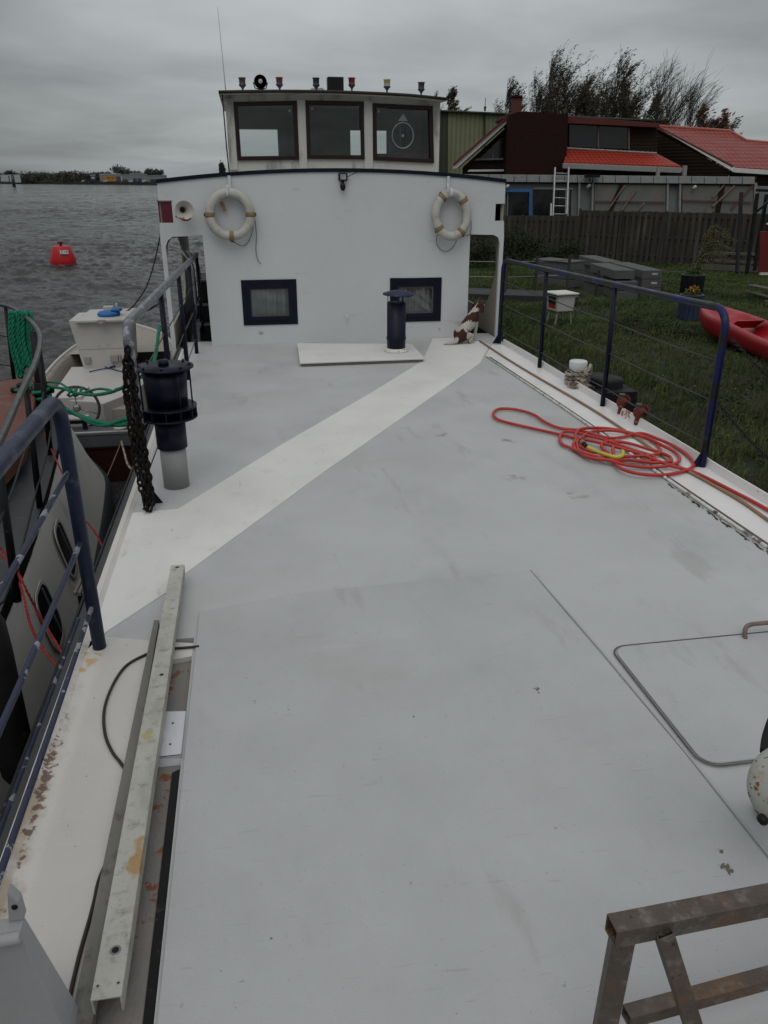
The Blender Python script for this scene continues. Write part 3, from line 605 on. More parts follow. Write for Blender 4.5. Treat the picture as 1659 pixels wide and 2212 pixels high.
# mounting bracket on the trough
q = M(); q.mat(0).prism([(-.56, 2.68), (-.40, 2.68), (-.40, 2.98), (-.56, 3.0)], -.02, .015); q.extr([(-.56, 2.68, .015), (-.40, 2.68, .015), (-.40, 2.66, -.04), (-.56, 2.66, -.04)], (0, .012, 0))
q.mat(1); [q.cyl((-.45, y, .01), (-.45, y, .017), .006, n=10) for y in (2.76, 2.9)]
q.mat(0).lathe([(.018, 0), (.018, .02), (.012, .03), (.001, .032)], (-.50, 2.84, .015), 8); q.build('mounting_bracket', [M_BRACK, M_BLACK], barge, bevel=.003)
# gunwales
q = M(); q.mat(0).box(-.985, -.948, -3, 11.3, -.05, .022); q.mat(1).box(-1.035, -.985, -3, 11.5, -.12, .008)
q.mat(0).extr([(-.95, -3, .0), (-.92, -3, .0), (-.95, -3, .02)], (0, 14, 0)); q.build('gunwale', [M_SIDE, M_DARKGREY], barge, bevel=.004)
q = M(); q.tube([(-1.03, -1, .005), (-1.03, 3.9, .005)], .014, 8); q.build('rub_rail', M_CHIP, barge)
q = M(); pr = [(3.64, .0), (3.662, .075), (3.675, .075), (3.675, -.08), (3.64, -.08)]
q.loft([[(x - .012 * max(0, y - 6) + (.02 if y < 3 else 0), y, z + (.02 * math.sin(y * 2.1) * .25)) for x, z in pr + pr[:1]] for y in (-3, 0, 3, 4.4, 5.3, 6, 7.0, 7.9, 8.8, 9.5, 10.2, 11.0)], smooth=False); q.build('gunwale', M_BAND, barge)
q = M(); q.mat(0)
q.tube([(3.10, 10.15, .008), (3.155, 7.7, .012), (3.175, 6.1, .012), (3.185, 5.0, .012), (3.21, 3.5, .012), (3.23, 1, .012)], .013, 8); q.mat(1).tube([(3.135, 10.1, .004), (3.185, 7.7, .006), (3.205, 6.1, .006), (3.22, 5.0, .006), (3.245, 3.5, .006), (3.26, 1, .006)], .012, 6)
M_TRIM = mat('edge_trim', (.62, .61, .58), .5, var=.1, scale=8, layers=[((.22, .12, .06), 18, .56, .06, .9, 7), (BLK, 9, .54, .08, .8, 6, ((3.2, 4.3, 0), (.3, 1.3, 1)))]); M_TRIM2 = mat('edge_grime', (.12, .10, .08), .8, var=.4, scale=12, layers=[((.4, .38, .35), 9, .6, .08, .8, 6)])
q.build('edge_trim', [M_TRIM, M_TRIM2], barge)
# tar repair along the trim
q = M(); rng = np.random.default_rng(2)
pk_ = []
for i in range(70):
    t = i / 69; pk_.append((3.150 + .022 * t + rng.normal(0, .004), 5.3 - 1.9 * t, .004))
q.tube(catmull(pk_, 3), [.004 + .003 * math.sin(k_ * .31) + .002 * math.sin(k_ * .83) for k_ in range(3 * 69 + 1)], 6, flat=.35)
for i in range(22):
    t = rng.beta(2, 2); y = 5.1 - 1.5 * t; x = 3.14 + .03 * t + rng.normal(0, .005 + .010 * t); a = rng.uniform(.003, .022); an = rng.uniform(0, 3)
    pts = [(x + a * .35 * math.cos(k) * rng.uniform(.6, 1.3), y + a * math.sin(k) * rng.uniform(.6, 1.3)) for k in np.linspace(0, 2 * math.pi, 8)[:-1]]
    q.prism(pts, .002, .0065 + .0015 * rng.random())
q.build('tar_seal', mat('cracked_tar', (.05, .043, .036), .9, var=.5, scale=40), barge)
# starboard valves
def valve(x, y, s=1.0, side=-1):
    q = M(); z0 = .01
    q.mat(0).cyl((x, y, z0), (x, y, z0 + .05), .03 * s, .026 * s, 14); q.lathe([(.022, .05), (.028, .07), (.045, .09), (.05, .12), (.045, .15), (.03, .165), (.03, .19)], (x, y, z0), 16)
    q.cyl((x, y, z0 + .12), (x + side * .09 * s, y + .03, z0 + .13), .035 * s, .035 * s, 12); q.cyl((x + side * .07, y + .02, z0 + .13), (x + side * .085, y + .025, z0 + .13), .055 * s, n=16)
    q.mat(1).cyl((x, y, z0 + .19), (x, y, z0 + .205), .034 * s, n=14); q.build('valve', [M_VALVE, mat('valve_cap', (.06, .065, .055), .6)], barge, bevel=.003)
valve(3.645, 7.22, 1, .8); valve(3.64, 6.84, 1, 1)
# bollard (port holes in the gunwale) on a black sponson with mooring line
q = M(); bx, by = 3.70, 8.50
q.mat(0).lathe([(.088, -.1), (.088, .17), (.098, .185), (.105, .285), (.098, .30), (.02, .305)], (bx, by, -.02), 24)
pass
q.mat(1).box(bx + .12, bx + .6, by - .35, by + .65, -.30, -.02)
q.lathe([(.19, -.2), (.19, .08), (.17, .10), (.02, .11)], (bx + .36, by - .03, -.02), 20)
q.build('bollard', [M_WHITE, M_RUBBER], barge, bevel=.006)
# railings -------------------------------------------------------------
def railing(x, ys, ztop, ends, wires, mt, mp_, mw, rt=.03, rp=.022, gus=(True, True), wr=.006, x_of=None):
    e_ = M().tube(catmull_rail(x, ys, ztop, ends, x_of), rt, 14).build('railing', mt, barge)
    for k, y in enumerate(ys):
        xx = x_of(y) if x_of else x
        if not ((k == 0 and ends[0]) or (k == len(ys) - 1 and ends[1])):
            q = M(); q.cyl((xx, y, .0), (xx, y, ztop(y) - .01), rp, n=12)
            q.build('post', mp_, e_)
        first, last = k == 0 and gus[0], k == len(ys) - 1 and gus[1]
        if first or last:
            d = 1 if first else -1
            g = M(); sgn = -1 if x > 0 else 1
            g.extr([(xx, y - .006, .17), (xx + sgn * .10, y - .006, .004), (xx + sgn * -.02, y - .006, .004)], (0, .012, 0)); g.build('gusset', mp_, e_)
    for z in wires:
        q = M(); pts = []
        for a, b in zip(ys, ys[1:]):
            for t in np.linspace(0, 1, 7)[:-1]:
                y = a + (b - a) * t; pts.append(((x_of(y) if x_of else x), y, z - .012 * math.sin(math.pi * t) * (b - a) / 2))
        pts.append(((x_of(ys[-1]) if x_of else x), ys[-1], z)); q.tube(pts, wr, 8); q.build('wire', mw, e_)
    return e_
def catmull_rail(x, ys, ztop, ends, x_of=None):
    X_ = x_of or (lambda y: x); r_ = .15; pts = []
    a, b = ys[0], ys[-1]
    if ends[0]: pts += [(X_(a), a, .0), (X_(a), a, ztop(a) - r_)] + [(X_(a), a + r_ * (1 - math.cos(t)), ztop(a) - r_ * (1 - math.sin(t))) for t in np.linspace(.2, math.pi / 2, 6)]
    else: pts += [(X_(a), a, ztop(a))]
    for y in np.linspace(a, b, 12)[1:-1]: pts.append((X_(y), y, ztop(y)))
    if ends[1]: pts += [(X_(b), b - r_ * (1 - math.cos(t)), ztop(b) - r_ * (1 - math.sin(t))) for t in np.linspace(math.pi / 2, .2, 6)] + [(X_(b), b, ztop(b) - r_), (X_(b), b, 0)]
    else: pts += [(X_(b), b, ztop(b))]
    return pts
xr = lambda y: 3.622 - .012 * (y - 5.6)
railing(3.58, [5.62, 7.545, 9.41, 11.06], lambda y: 1.28 - .021 * (y - 5.6), (True, True), [.88, .565, .20], M_NAVYP, M_NAVY, M_DARKGREY, .031, .026, x_of=xr)
railing(-.87, [-1.2, 1.1, 3.60], lambda y: 1.33 - .005 * y, (False, True), [.97, .61, .25], M_NAVYW, M_NAVYW, M_CHIP, .034, .032, gus=(False, False), wr=.0125)
railing(-.82, [5.55, 7.65, 9.50, 11.05, 12.6], lambda y: 1.30 - .018 * (y - 5.5), (True, False), [.88, .55, .2], M_TAPE, M_NAVY, M_DARKGREY, .036, .026, gus=(True, False), x_of=lambda y: -.83 + .012 * max(0, y - 5.5))
# vent tower (port) --------------------------------------------------------
vx, vy = -.655, 5.90
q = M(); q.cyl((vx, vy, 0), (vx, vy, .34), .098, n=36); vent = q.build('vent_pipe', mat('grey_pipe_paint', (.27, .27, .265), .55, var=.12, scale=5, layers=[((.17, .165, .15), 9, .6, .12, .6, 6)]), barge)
q = M(); q.lathe([(.114, .32), (.114, .56)], (vx, vy, 0), 36); q.lathe([(.212, .555), (.212, .567)], (vx, vy, 0), 36); q.lathe([(.212, .635), (.212, .647)], (vx, vy, 0), 36)
q.lathe([(.115, .567), (.115, .635)], (vx, vy, 0), 30)
for k in range(12):
    a = 2 * math.pi * k / 12; q.obox((vx + .165 * math.cos(a), vy + .165 * math.sin(a), .60), Vector((math.cos(a), math.sin(a), 0)) * .044, Vector((-math.sin(a), math.cos(a), 0)) * .004, (0, 0, .033))
q.lathe([(.150, .647), (.162, .93)], (vx, vy, 0), 36); q.lathe([(.215, .93), (.215, .942), (.05, .947)], (vx, vy, 0), 36); q.lathe([(.04, .94), (.038, .985), (.01, .99)], (vx, vy, 0), 10)
for k in range(8): a = 2 * math.pi * k / 8; q.cyl((vx + .185 * math.cos(a), vy + .185 * math.sin(a), .94), (vx + .185 * math.cos(a), vy + .185 * math.sin(a), .962), .009, n=6)
for k in (.4, 2.2, 3.6, 5.3): q.cyl((vx + .19 * math.cos(k), vy + .19 * math.sin(k), .64), (vx + .19 * math.cos(k), vy + .19 * math.sin(k), .935), .006, n=6)
q.build('vent_head', M_NAVY, vent)
# wooden hatch cover on deck and stove flue ------------------------------------
q = M(); q.mat(0).prism([(.58, 9.96), (2.21, 9.97), (2.235, 10.95), (.63, 11.26)], .038, .056); q.mat(1).prism([(.60, 9.975), (2.19, 9.985), (2.22, 10.93), (.65, 11.24)], .004, .038)
q.build('hatch_board', [M_STRIPE, mat('plywood_edge', (.16, .14, .12), .8, var=.3, scale=20, stretch=(1, 1, 10))], barge, bevel=.003)
fx, fy = 1.925, 10.5
q = M(); q.mat(0).lathe([(.122, .056), (.124, .20), (.13, .215), (.132, .24), (.125, .25), (.125, .70)], (fx, fy, 0), 36); q.mat(1).lathe([(.118, .60), (.118, .705)], (fx, fy, 0), 30); flue = q.build('stove_flue', [M_NAVY, M_BLACK], barge, solid=.004)
q = M(); q.lathe([(.17, .058), (.15, .07), (.126, .10)], (fx, fy, 0), 30); q.build('flue_collar', M_TRIM, flue)
q = M(); q.lathe([(.21, .80), (.212, .812), (.12, .845), (.04, .86), (.005, .862)], (fx, fy, 0), 32, ax=(.03, -.02, 1)); q.lathe([(.005, .80), (.205, .80)], (fx, fy, 0), 32, ax=(.03, -.02, 1))
for k in (.6, 2.7, 4.8): q.obox((fx + .118 * math.cos(k), fy + .118 * math.sin(k), .755), Vector((math.cos(k), math.sin(k), 0)) * .002, Vector((-math.sin(k), math.cos(k), 0)) * .012, (0, 0, .06))
q.build('flue_cowl', M_NAVYW, flue)
# ------------------------------------------------------------------ deckhouse
YF = 11.6
def camber(x): return 2.335 - .024 * ((x - 1.3) / 1.0) ** 2 + (0 if abs(x - 1.3) < 2.2 else 0)
top = [(x, camber(x)) for x in np.linspace(3.69, -1.11, 25)]
outl = [(-1.14, 1.53), (-1.10, 1.49), (-1.055, 1.44), (-1.055, -.4), (-1.125, -.4), (-1.14, 1.3)]
outline = top + [(-1.12, 1.93), (-.95, 1.93), (-.95, 1.665), (-1.13, 1.665), (-1.145, 1.48), (-1.145, -.55), (-1.085, -.55), (-1.085, 1.36), (-1.05, 1.44), (-.98, 1.485), (-.58, 1.50), (-.575, -.02), (-.50, -.12), (3.22, -.12), (3.20, 1.475), (3.56, 1.465), (3.63, 1.43), (3.655, 1.36), (3.665, -.3), (3.71, -.3), (3.715, 1.45), (3.70, 1.655), (3.565, 1.655), (3.565, 1.885), (3.70, 1.885)]
wins = [[(-.10, .275), (.672, .275), (.665, .90), (-.105, .895)], [(2.035, .262), (2.80, .262), (2.79, .872), (2.03, .89)]]
q = M(); q.plate(outline, wins, lambda a, b, c: (a, YF + .03 + c, b), .05)
front = q.build('deckhouse', M_WALL, barge, bevel=.004)
# body behind the front plate and roof deck
q = M(); q.box(-.575, -.555, YF + .055, 21, -.05, 2.2); q.box(3.20, 3.22, YF + .055, 21, -.05, 2.2); q.box(-.575, 3.22, 21, 21.02, -.05, 2.2)
q.build('side_wall', M_WALL, front)
xs = list(np.linspace(-1.12, 3.70, 17))
q = M(); q.loft([[(x, YF - .012, camber(x) - .035) for x in xs], [(x, YF - .012, camber(x) + .012) for x in xs], [(x, YF + .06, camber(x) + .012) for x in xs], [(x, YF + .06, camber(x) - .035) for x in xs]], smooth=False)
q.build('roof_edge', M_NAVY, front, solid=.004)
q = M(); q.loft([[(x, YF + .06, camber(x) + z) for x in xs] for z in (0,)] + [[(x, 16.5, camber(x)) for x in xs]], smooth=True); q.loft([[(x, YF + .06, camber(x) - .09) for x in xs], [(x, 16.5, camber(x) - .09) for x in xs]])
q.box(-1.12, -1.1, YF + .06, 16.5, 2.03, 2.2); q.box(3.67, 3.69, YF + .06, 16.5, 2.02, 2.19); q.build('roof', M_BEIGE, front)
# side plates of the walkways with big rounded openings
def side_plate(x, z0, y1, hole, m_):
    q = M(); q.plate([(YF + .055, z0), (y1, z0), (y1, 2.1), (YF + .055, 2.1)], [hole], lambda a, b, c: (x + c, a, b), .03); q.build('side_plate', m_, front, bevel=.004)
side_plate(-1.105, -.7, 16.4, [(11.72, .28)] + [(14.2, .28), (14.6, .5), (14.75, .8), (14.6, 1.15), (14.2, 1.32), (12.6, 1.40), (12.05, 1.36), (11.72, 1.2)], M_BEIGE)
side_plate(3.69, -.7, 16.4, [(12.5, .30), (15.6, .30), (15.9, .6), (15.9, 1.35), (12.1, 1.35), (11.84, 1.25), (11.80, .95), (12.0, .62), (12.2, .42)], M_BEIGE)
for xa, xb in ((3.22, 3.67), (-1.09, -.58)): q = M(); q.box(xa, xb, YF + .06, 16.4, -.35, -.32); q.build('side_deck', M_MIDGREY, front)
for xa, xb in ((-1.09, -.58), (3.22, 3.67)): q = M(); q.box(xa, xb, YF + .06, YF + .5, 1.49, 2.0); q.build('walkway_beam', M_BEIGE, front)
# port walkway: steps and chrome handrails
q = M()
for k, (y, z) in enumerate([(12.35, -.10), (12.6, .14), (12.85, .40), (13.1, .74)]): q.mat(0).box(-.80, -.58, y, 14.2, -.32, z); q.mat(1).box(-.81, -.58, y - .02, y + .1, z - .02, z + .004)
q.build('steps', [M_BLACK, M_MIDGREY], barge)
q = M()
for dx_ in (0, .09): q.tube(catmull([(-.86 + dx_, 13.4, .1), (-.86 + dx_, 13.4, .75), (-.88 + dx_, 13.45, .95), (-.98 + dx_, 13.6, 1.08), (-1.04 + dx_, 13.8, 1.12)], 5), .024, 10)
q.build('handrail', M_STEEL, barge)
# sidelight boards in the notches
q = M(); q.box(-1.095, -.952, YF + .018, YF + .04, 1.667, 1.928); q.box(-1.135, -1.12, YF + .05, YF + .4, 1.6, 1.95); q.box(-1.14, -.94, YF + .0, YF + .4, 1.935, 1.945); q.build('sidelight_board', mat('port_board_red', (.10, .012, .022), .5), barge)
q = M(); q.box(3.565, 3.66, YF + .06, YF + .085, 1.60, 1.93); q.build('sidelight_board', M_NAVY, barge)
# cabin windows
M_CURT = mat('net_curtain', (.55, .55, .53), .9, var=.5, scale=9, stretch=(1, 1, .06), bump=.3)
def cabin_window(x0, x1, z0, z1):
    q = M(); o_ = [(x0, z0), (x1, z0), (x1, z1), (x0, z1)]; wf = .105
    q.plate([(x0 - .005, z0 - .005), (x1 + .005, z0 - .005), (x1 + .005, z1 + .005), (x0 - .005, z1 + .005)], [rrect(x0 + wf, x1 - wf, z0 + wf, z1 - wf, .015, 3)], lambda a, b, c: (a, YF + .005 + c, b), .03)
    q.plate([(x0 + .06, z0 + .06), (x1 - .06, z0 + .06), (x1 - .06, z1 - .06), (x0 + .06, z1 - .06)], [rrect(x0 + wf + .012, x1 - wf - .012, z0 + wf + .012, z1 - wf - .012, .012, 3)], lambda a, b, c: (a, YF - .015 + c, b), .02)
    q.box(x0 + .12, x0 + .20, YF - .034, YF - .025, z1 - .058, z1 - .03); q.box(x1 - .20, x1 - .12, YF - .034, YF - .025, z1 - .058, z1 - .03)
    wdw = q.build('window', M_NAVY, barge, bevel=.003)
    q = M(); q.plate(rrect(x0 + wf + .01, x1 - wf - .01, z0 + wf + .01, z1 - wf - .01, .01, 3), [rrect(x0 + wf + .032, x1 - wf - .032, z0 + wf + .032, z1 - wf - .032, .01, 3)], lambda a, b, c: (a, YF + .004 + c, b), .012); q.build('inner_frame', mat('grey_inner_frame', (.09, .095, .11), .5), wdw)
    q = M(); q.box(x0 + wf, x1 - wf, YF + .012, YF + .016, z0 + wf, z1 - wf); q.build('pane', M_GLASS2, wdw)
    q = M(); n = 46; rows = []
    for z in (z0 + .05, z1 - .05): rows.append([(x0 + .06 + (x1 - x0 - .12) * i / n, YF + .10 + .028 * math.sin(i * .95 + .6 * math.sin(i * .4)) + (.02 * math.sin(i * .31)), z) for i in range(n + 1)])
    q.loft(rows); q.build('curtain', M_CURT, wdw)
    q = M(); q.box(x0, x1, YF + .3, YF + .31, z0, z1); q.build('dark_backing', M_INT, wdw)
cabin_window(-.10, .668, .275, .895); cabin_window(2.035, 2.795, .262, .88)
# small fittings on the front wall
q = M(); q.box(1.305, 1.425, YF - .07, YF - .01, 2.19, 2.285); q.mat(2).box(1.325, 1.405, YF - .075, YF - .069, 2.205, 2.27); q.mat(1).cyl((1.36, YF - .03, 2.19), (1.36, YF - .05, 2.14), .018, n=10); q.lathe([(.01, 0), (.035, .01), (.038, .05), (.02, .085), (.003, .09)], (1.36, YF - .05, 2.15), 14, ax=(0, -.2, -1))
q.tube(catmull([(1.425, YF - .03, 2.24), (1.5, YF - .04, 2.27), (1.58, YF - .03, 2.31), (1.62, YF, 2.325)], 4), .006, 6); q.build('flood_lamp', [M_BLACK, M_BLACK, mat('lamp_glass', (.35, .36, .36), .25, var=.5, scale=30)], barge, bevel=.003)
q = M(); q.tube(catmull([(1.385, YF, .37), (1.385, YF - .035, .375), (1.385, YF - .05, .35), (1.385, YF - .045, .32)], 4), .012, 8); q.build('hook', M_WHITE, barge)
for x in (-.165, 2.85): q = M(); q.box(x - .02, x + .02, YF - .03, YF - .005, 2.05, camber(x) - .03); q.tube(catmull([(x, YF - .02, 2.06), (x - .03, YF - .14, 2.03), (x - .03, YF - .15, 2.14)], 4), .016, 8); q.build('ring_hook', M_WHITE, barge)
# horn
hx, hz = -.80, 1.83
q = M(); ax_ = Vector((.28, -1, -.05)); q.mat(0).lathe([(.022, -.16), (.025, -.08), (.04, -.02), (.07, .04), (.118, .075), (.128, .085)], (hx, YF - .13, hz), 30, ax=ax_, cap=False); q.mat(1).lathe([(.02, -.05), (.024, .0)], (hx, YF - .12, hz), 20, ax=ax_)
q.mat(2); rng = np.random.default_rng(4)
q.tube(catmull([(hx - .1, YF - .20, hz - .075), (hx - .02, YF - .215, hz - .11), (hx + .05, YF - .21, hz - .125), (hx + .10, YF - .19, hz - .10)], 3), [.004, .008, .012, .006, .014, .009, .012, .006, .01, .004], 6)
q.build('horn', [mat('chalky_horn', (.50, .48, .43), .55, var=.1, scale=6, layers=[((.22, .08, .03), 18, .56, .05, .9, 6, ((hx, YF - .2, hz - .11), (.13, .1, .07)))]), M_BLACK, RUSTM := mat('flaking_rust', (.16, .06, .03), .9, var=.4, scale=30)], barge, solid=.006)
# ------------------------------------------------------------------ wheelhouse
YW = 12.5; wx0, wx1 = -.16, 2.925; zt = lambda x: 3.335 - .016 * (x - 1.25) ** 2
ww = [((-.035, 2.46), (.835, 2.475), (.833, 3.225), (-.04, 3.20)), ((.962, 2.487), (1.796, 2.483), (1.786, 3.23), (.966, 3.232)), ((1.935, 2.47), (2.84, 2.435), (2.80, 3.185), (1.925, 3.21))]
q = M(); q.plate([(wx0, 2.2), (wx1, 2.2), (wx1, 3.26)] + [(x, zt(x) - .02) for x in np.linspace(wx1, wx0, 9)], [list(w_) for w_ in ww], lambda a, b, c: (a, YW + .03 + c, b), .06)
# side and back walls with their openings
for x in (wx0 + .025, wx1 - .025): q.plate([(YW + .06, 2.2), (15.3, 2.2), (15.3, 3.27), (YW + .06, 3.27)], [[(YW + .35, 2.62), (14.9, 2.62), (14.9, 3.1), (YW + .35, 3.1)]], lambda a, b, c: (x + c, a, b), .05)
q.plate([(wx0, 2.2), (wx1, 2.2), (wx1, 3.29), (wx0, 3.29)], [[(.0, 2.57), (.67, 2.57), (.67, 3.01), (.0, 3.01)], [(1.955, 2.57), (2.61, 2.57), (2.61, 3.01), (1.955, 3.01)]], lambda a, b, c: (a, 15.33 + c, b), .05)
wh = q.build('wheelhouse', M_WHEELH, barge, bevel=.004)
for (a, b) in ((.835, .964), (1.79, 1.93), (wx0, -.04)): q = M(); q.box(a + .005, b - .005, YW - .022, YW - .002, 2.33, 3.25); q.build('pillar', M_WHEELH, wh, bevel=.006)
q = M(); q.box(wx0 + .06, wx1 - .06, YW + .07, 15.28, 2.3, 2.32); q.box(wx0 + .055, wx0 + .06, YW + .07, 15.28, 2.3, 2.6); q.box(wx1 - .06, wx1 - .055, YW + .07, 15.28, 2.3, 3.2)
q.box(.69, 1.93, 15.27, 15.29, 2.3, 3.22); q.box(wx0, wx1, 15.27, 15.29, 3.03, 3.25); q.box(wx0, wx1, 15.27, 15.29, 2.3, 2.55); q.box(2.63, wx1, 15.27, 15.29, 2.3, 3.2); q.box(wx0, wx1, 13.2, 13.24, 3.08, 3.2)
q.box(.75, 1.2, 14.9, 15.2, 2.3, 2.62); q.extr([(1.0, 13.2, 2.45), (1.35, 13.2, 2.62), (1.7, 13.2, 2.45)], (0, .5, 0)); q.box(2.55, 2.88, 13.4, 14.8, 2.3, 3.15)
q.build('interior', M_INT, wh)
q = M(); q.box(1.90, 2.86, YW + .10, YW + .9, 2.36, 2.56); q.box(1.70, 2.87, YW + .1, YW + .2, 2.33, 2.5); q.build('dashboard', M_DKRED, wh, bevel=.01)
q = M(); 
for x in np.linspace(2.5, 2.78, 12): q.tube([(x, YW + .35 + .02 * math.sin(x * 60), 2.56), (x, YW + .35 + .02 * math.sin(x * 60), 3.18)], .014, 6)
q.build('curtain', mat('dark_grey_curtain', (.10, .10, .10), .9), wh)
for k, w_ in enumerate(ww):
    cx_ = sum(p[0] for p in w_) / 4; cz_ = sum(p[1] for p in w_) / 4
    inn = [(cx_ + (p[0] - cx_) * .885, cz_ + (p[1] - cz_) * .865) for p in w_]; ou = [(cx_ + (p[0] - cx_) * 1.01, cz_ + (p[1] - cz_) * 1.01) for p in w_]
    q = M(); q.plate(ou, [inn], lambda a, b, c: (a, YW - .012 + c, b), .05); fr = q.build('wheelhouse_window', M_MAROON, barge, bevel=.005)
    q = M(); q.plate([(cx_ + (p[0] - cx_) * .93, cz_ + (p[1] - cz_) * .93) for p in w_], [], lambda a, b, c: (a, YW + .02 + c, b), .004); q.build('pane', M_GLASS, fr)
    q = M(); sx = inn[3][0] + .04 if k else inn[2][0] - .05; q.cyl((sx, YW + .018, inn[3][1] - .045), (sx, YW + .012, inn[3][1] - .045), .018, n=12); q.build('suction_disc', mat('disc_grey', (.30, .31, .29), .5), fr)
    if k == 2:
        q = M(); c_ = at(870, 293, Y=YW + .0); q.tube([(c_.x + .158 * math.cos(t), YW - .0, c_.z + .17 * math.sin(t)) for t in np.linspace(0, 2 * math.pi, 33)[:-1]], .011, 8, closed=True); q.tube([(c_.x - .02, YW + .06, c_.z - .17), (c_.x - .03, YW + .06, c_.z + .13)], .014, 8)
        q.extr([(c_.x - .075, YW - .012, c_.z + .19), (c_.x + .07, YW - .012, c_.z + .19), (c_.x + .005, YW - .012, c_.z + .29)], (0, .03, 0)); q.cyl((c_.x, YW - .01, c_.z), (c_.x, YW + .03, c_.z), .02, n=12); q.build('clear_view_screen', mat('screen_metal', (.24, .26, .27), .35, metal=.3), fr)
q = M(); rs = list(np.linspace(-.235, 2.965, 13))
def rz(x, y): return 3.30 + .045 * (1 - ((x - 1.1) / 1.7) ** 2) + .02 * (y - 12.3) - (.03 if x > 2.5 else 0) * (x - 2.5)
fr_ = [[(x, 12.27, rz(x, 12.27)) for x in rs], [(x, 15.6, rz(x, 13.5)) for x in rs]]
q.mat(0).loft(fr_, smooth=True); q.loft([[(p[0], p[1], p[2] - .032) for p in r_] for r_ in fr_]); q.mat(1).loft([[(x, 12.268, rz(x, 12.27) - .034) for x in rs], [(x, 12.262, rz(x, 12.27) + .006) for x in rs]]);
q.loft([[(x, 12.27, rz(x, 12.27) - .05), (x, 12.27, rz(x, 12.27)), (x, 15.6, rz(x, 13.5)), (x, 15.6, rz(x, 13.5) - .05)] for x in (-.235, -.236)]); q.loft([[(2.965, 12.27, rz(2.965, 12.27) - .05), (2.965, 12.27, rz(2.965, 12.27)), (2.965, 15.6, rz(2.965, 13.5)), (2.965, 15.6, rz(2.965, 13.5) - .05)] for x in (0, 1)])
roof = q.build('wheelhouse_roof', [M_WHEELH, mat('roof_edge_dark', (.022, .018, .014), .6)], barge, recalc=False, solid=.006)
q = M(); q.tube([(wx0 - .03, 12.35, 3.28), (wx0 - .022, 12.42, 2.6), (wx0 - .01, 12.45, 2.3)], .009, 6); q.build('drain_pipe', M_MAROON, barge)
# lamps on the roof: one of each build, copied with their parts
LB = [mat(n_, c_, .5, var=.15, scale=15) for n_, c_ in (('lamp_brown', (.07, .04, .032)), ('lamp_maroon', (.10, .02, .022)), ('lamp_navy', (.018, .018, .035)), ('lamp_red', (.15, .008, .012)), ('lamp_cream', (.33, .29, .17)), ('lamp_dark_brown', (.05, .03, .03)))]
lamp_sp = [(524, LB[0]), (604, LB[1]), (683, LB[2]), (760, LB[3]), (836, LB[4]), (910, LB[5])]
def deck_lamp(x, y, z, mt):
    q = M(); q.mat(0).lathe([(.052, .20), (.055, .19), (.046, .185), (.044, .105), (.052, .10)][::-1], (x, y, z), 18); q.cyl((x, y, z + .195), (x, y, z + .2), .05, n=18)
    o = q.build('lamp', mt, barge); q = M(); q.lathe([(.012, .0), (.012, .055), (.03, .08), (.052, .10), (.052, .112)], (x, y, z), 16); q.build('lamp_base', M_NAVYW, o)
    q = M(); q.cyl((x, y, z - .03), (x, y, z + .05), .010, n=8); q.build('lamp_stem', M_WHEELH, o)
for u, mt in lamp_sp:
    p = at(u, 188, Y=12.75); deck_lamp(p.x, 12.75, rz(p.x, 12.75) - .005 + (.015 if u > 700 else .0), mt)
p = at(563, 190, Y=12.75); z_ = rz(p.x, 12.75)
q = M(); q.mat(0).lathe([(.03, -.09), (.07, -.06), (.090, .0), (.091, .012)], (p.x, 12.70, z_ + .135), 26, ax=(0, -1, 0), cap=False); q.cyl((p.x, 12.75, z_), (p.x, 12.75, z_ + .06), .012, n=8); q.tube([(p.x - .10, 12.74, z_ + .13), (p.x - .08, 12.74, z_ + .06), (p.x, 12.75, z_ + .04), (p.x + .08, 12.74, z_ + .06), (p.x + .10, 12.74, z_ + .13)], .009, 6)
q.mat(1).lathe([(.001, .012), (.088, .012)], (p.x, 12.70, z_ + .135), 26, ax=(0, -1, 0)); q.mat(2).lathe([(.0, .02), (.03, .02), (.03, .014)], (p.x, 12.70, z_ + .14), 12, ax=(0, -1, 0)); q.build('searchlight', [M_BLACK, mat('lens', (.34, .36, .36), .12, metal=.7), mat('bulb_shield', (.4, .4, .38), .3)], barge)
p = at(724, 198, Y=12.7); q = M(); q.box(p.x - .115, p.x + .115, 12.6, 12.75, rz(p.x, 12.7) - .02, rz(p.x, 12.7) + .20); q.build('loudspeaker', M_BLACK, barge, bevel=.008)
p = at(684, 198, Y=12.9); z_ = rz(p.x, 12.9); q = M(); q.tube([(p.x - .13, 12.9, z_), (p.x - .07, 12.9, z_ + .07), (p.x + .09, 12.9, z_ + .07), (p.x + .15, 12.9, z_)], .016, 8); q.tube([(p.x - .08, 13.1, z_), (p.x - .04, 13.1, z_ + .06), (p.x + .1, 13.1, z_ + .06), (p.x + .12, 13.1, z_)], .014, 8); q.build('grab_handle', M_WHEELH, barge)
a_, b_ = at(488, 200, Y=12.5), at(470, 15, Y=12.5); q = M(); q.tube([a_, a_.lerp(b_, .12), b_], [.009, .007, .003], 8); q.lathe([(.035, 0), (.028, .03), (.014, .05), (.011, .10)], a_ - Vector((0, 0, .06)), 12); q.build('aerial', mat('aerial_white', (.40, .41, .41), .5), barge)
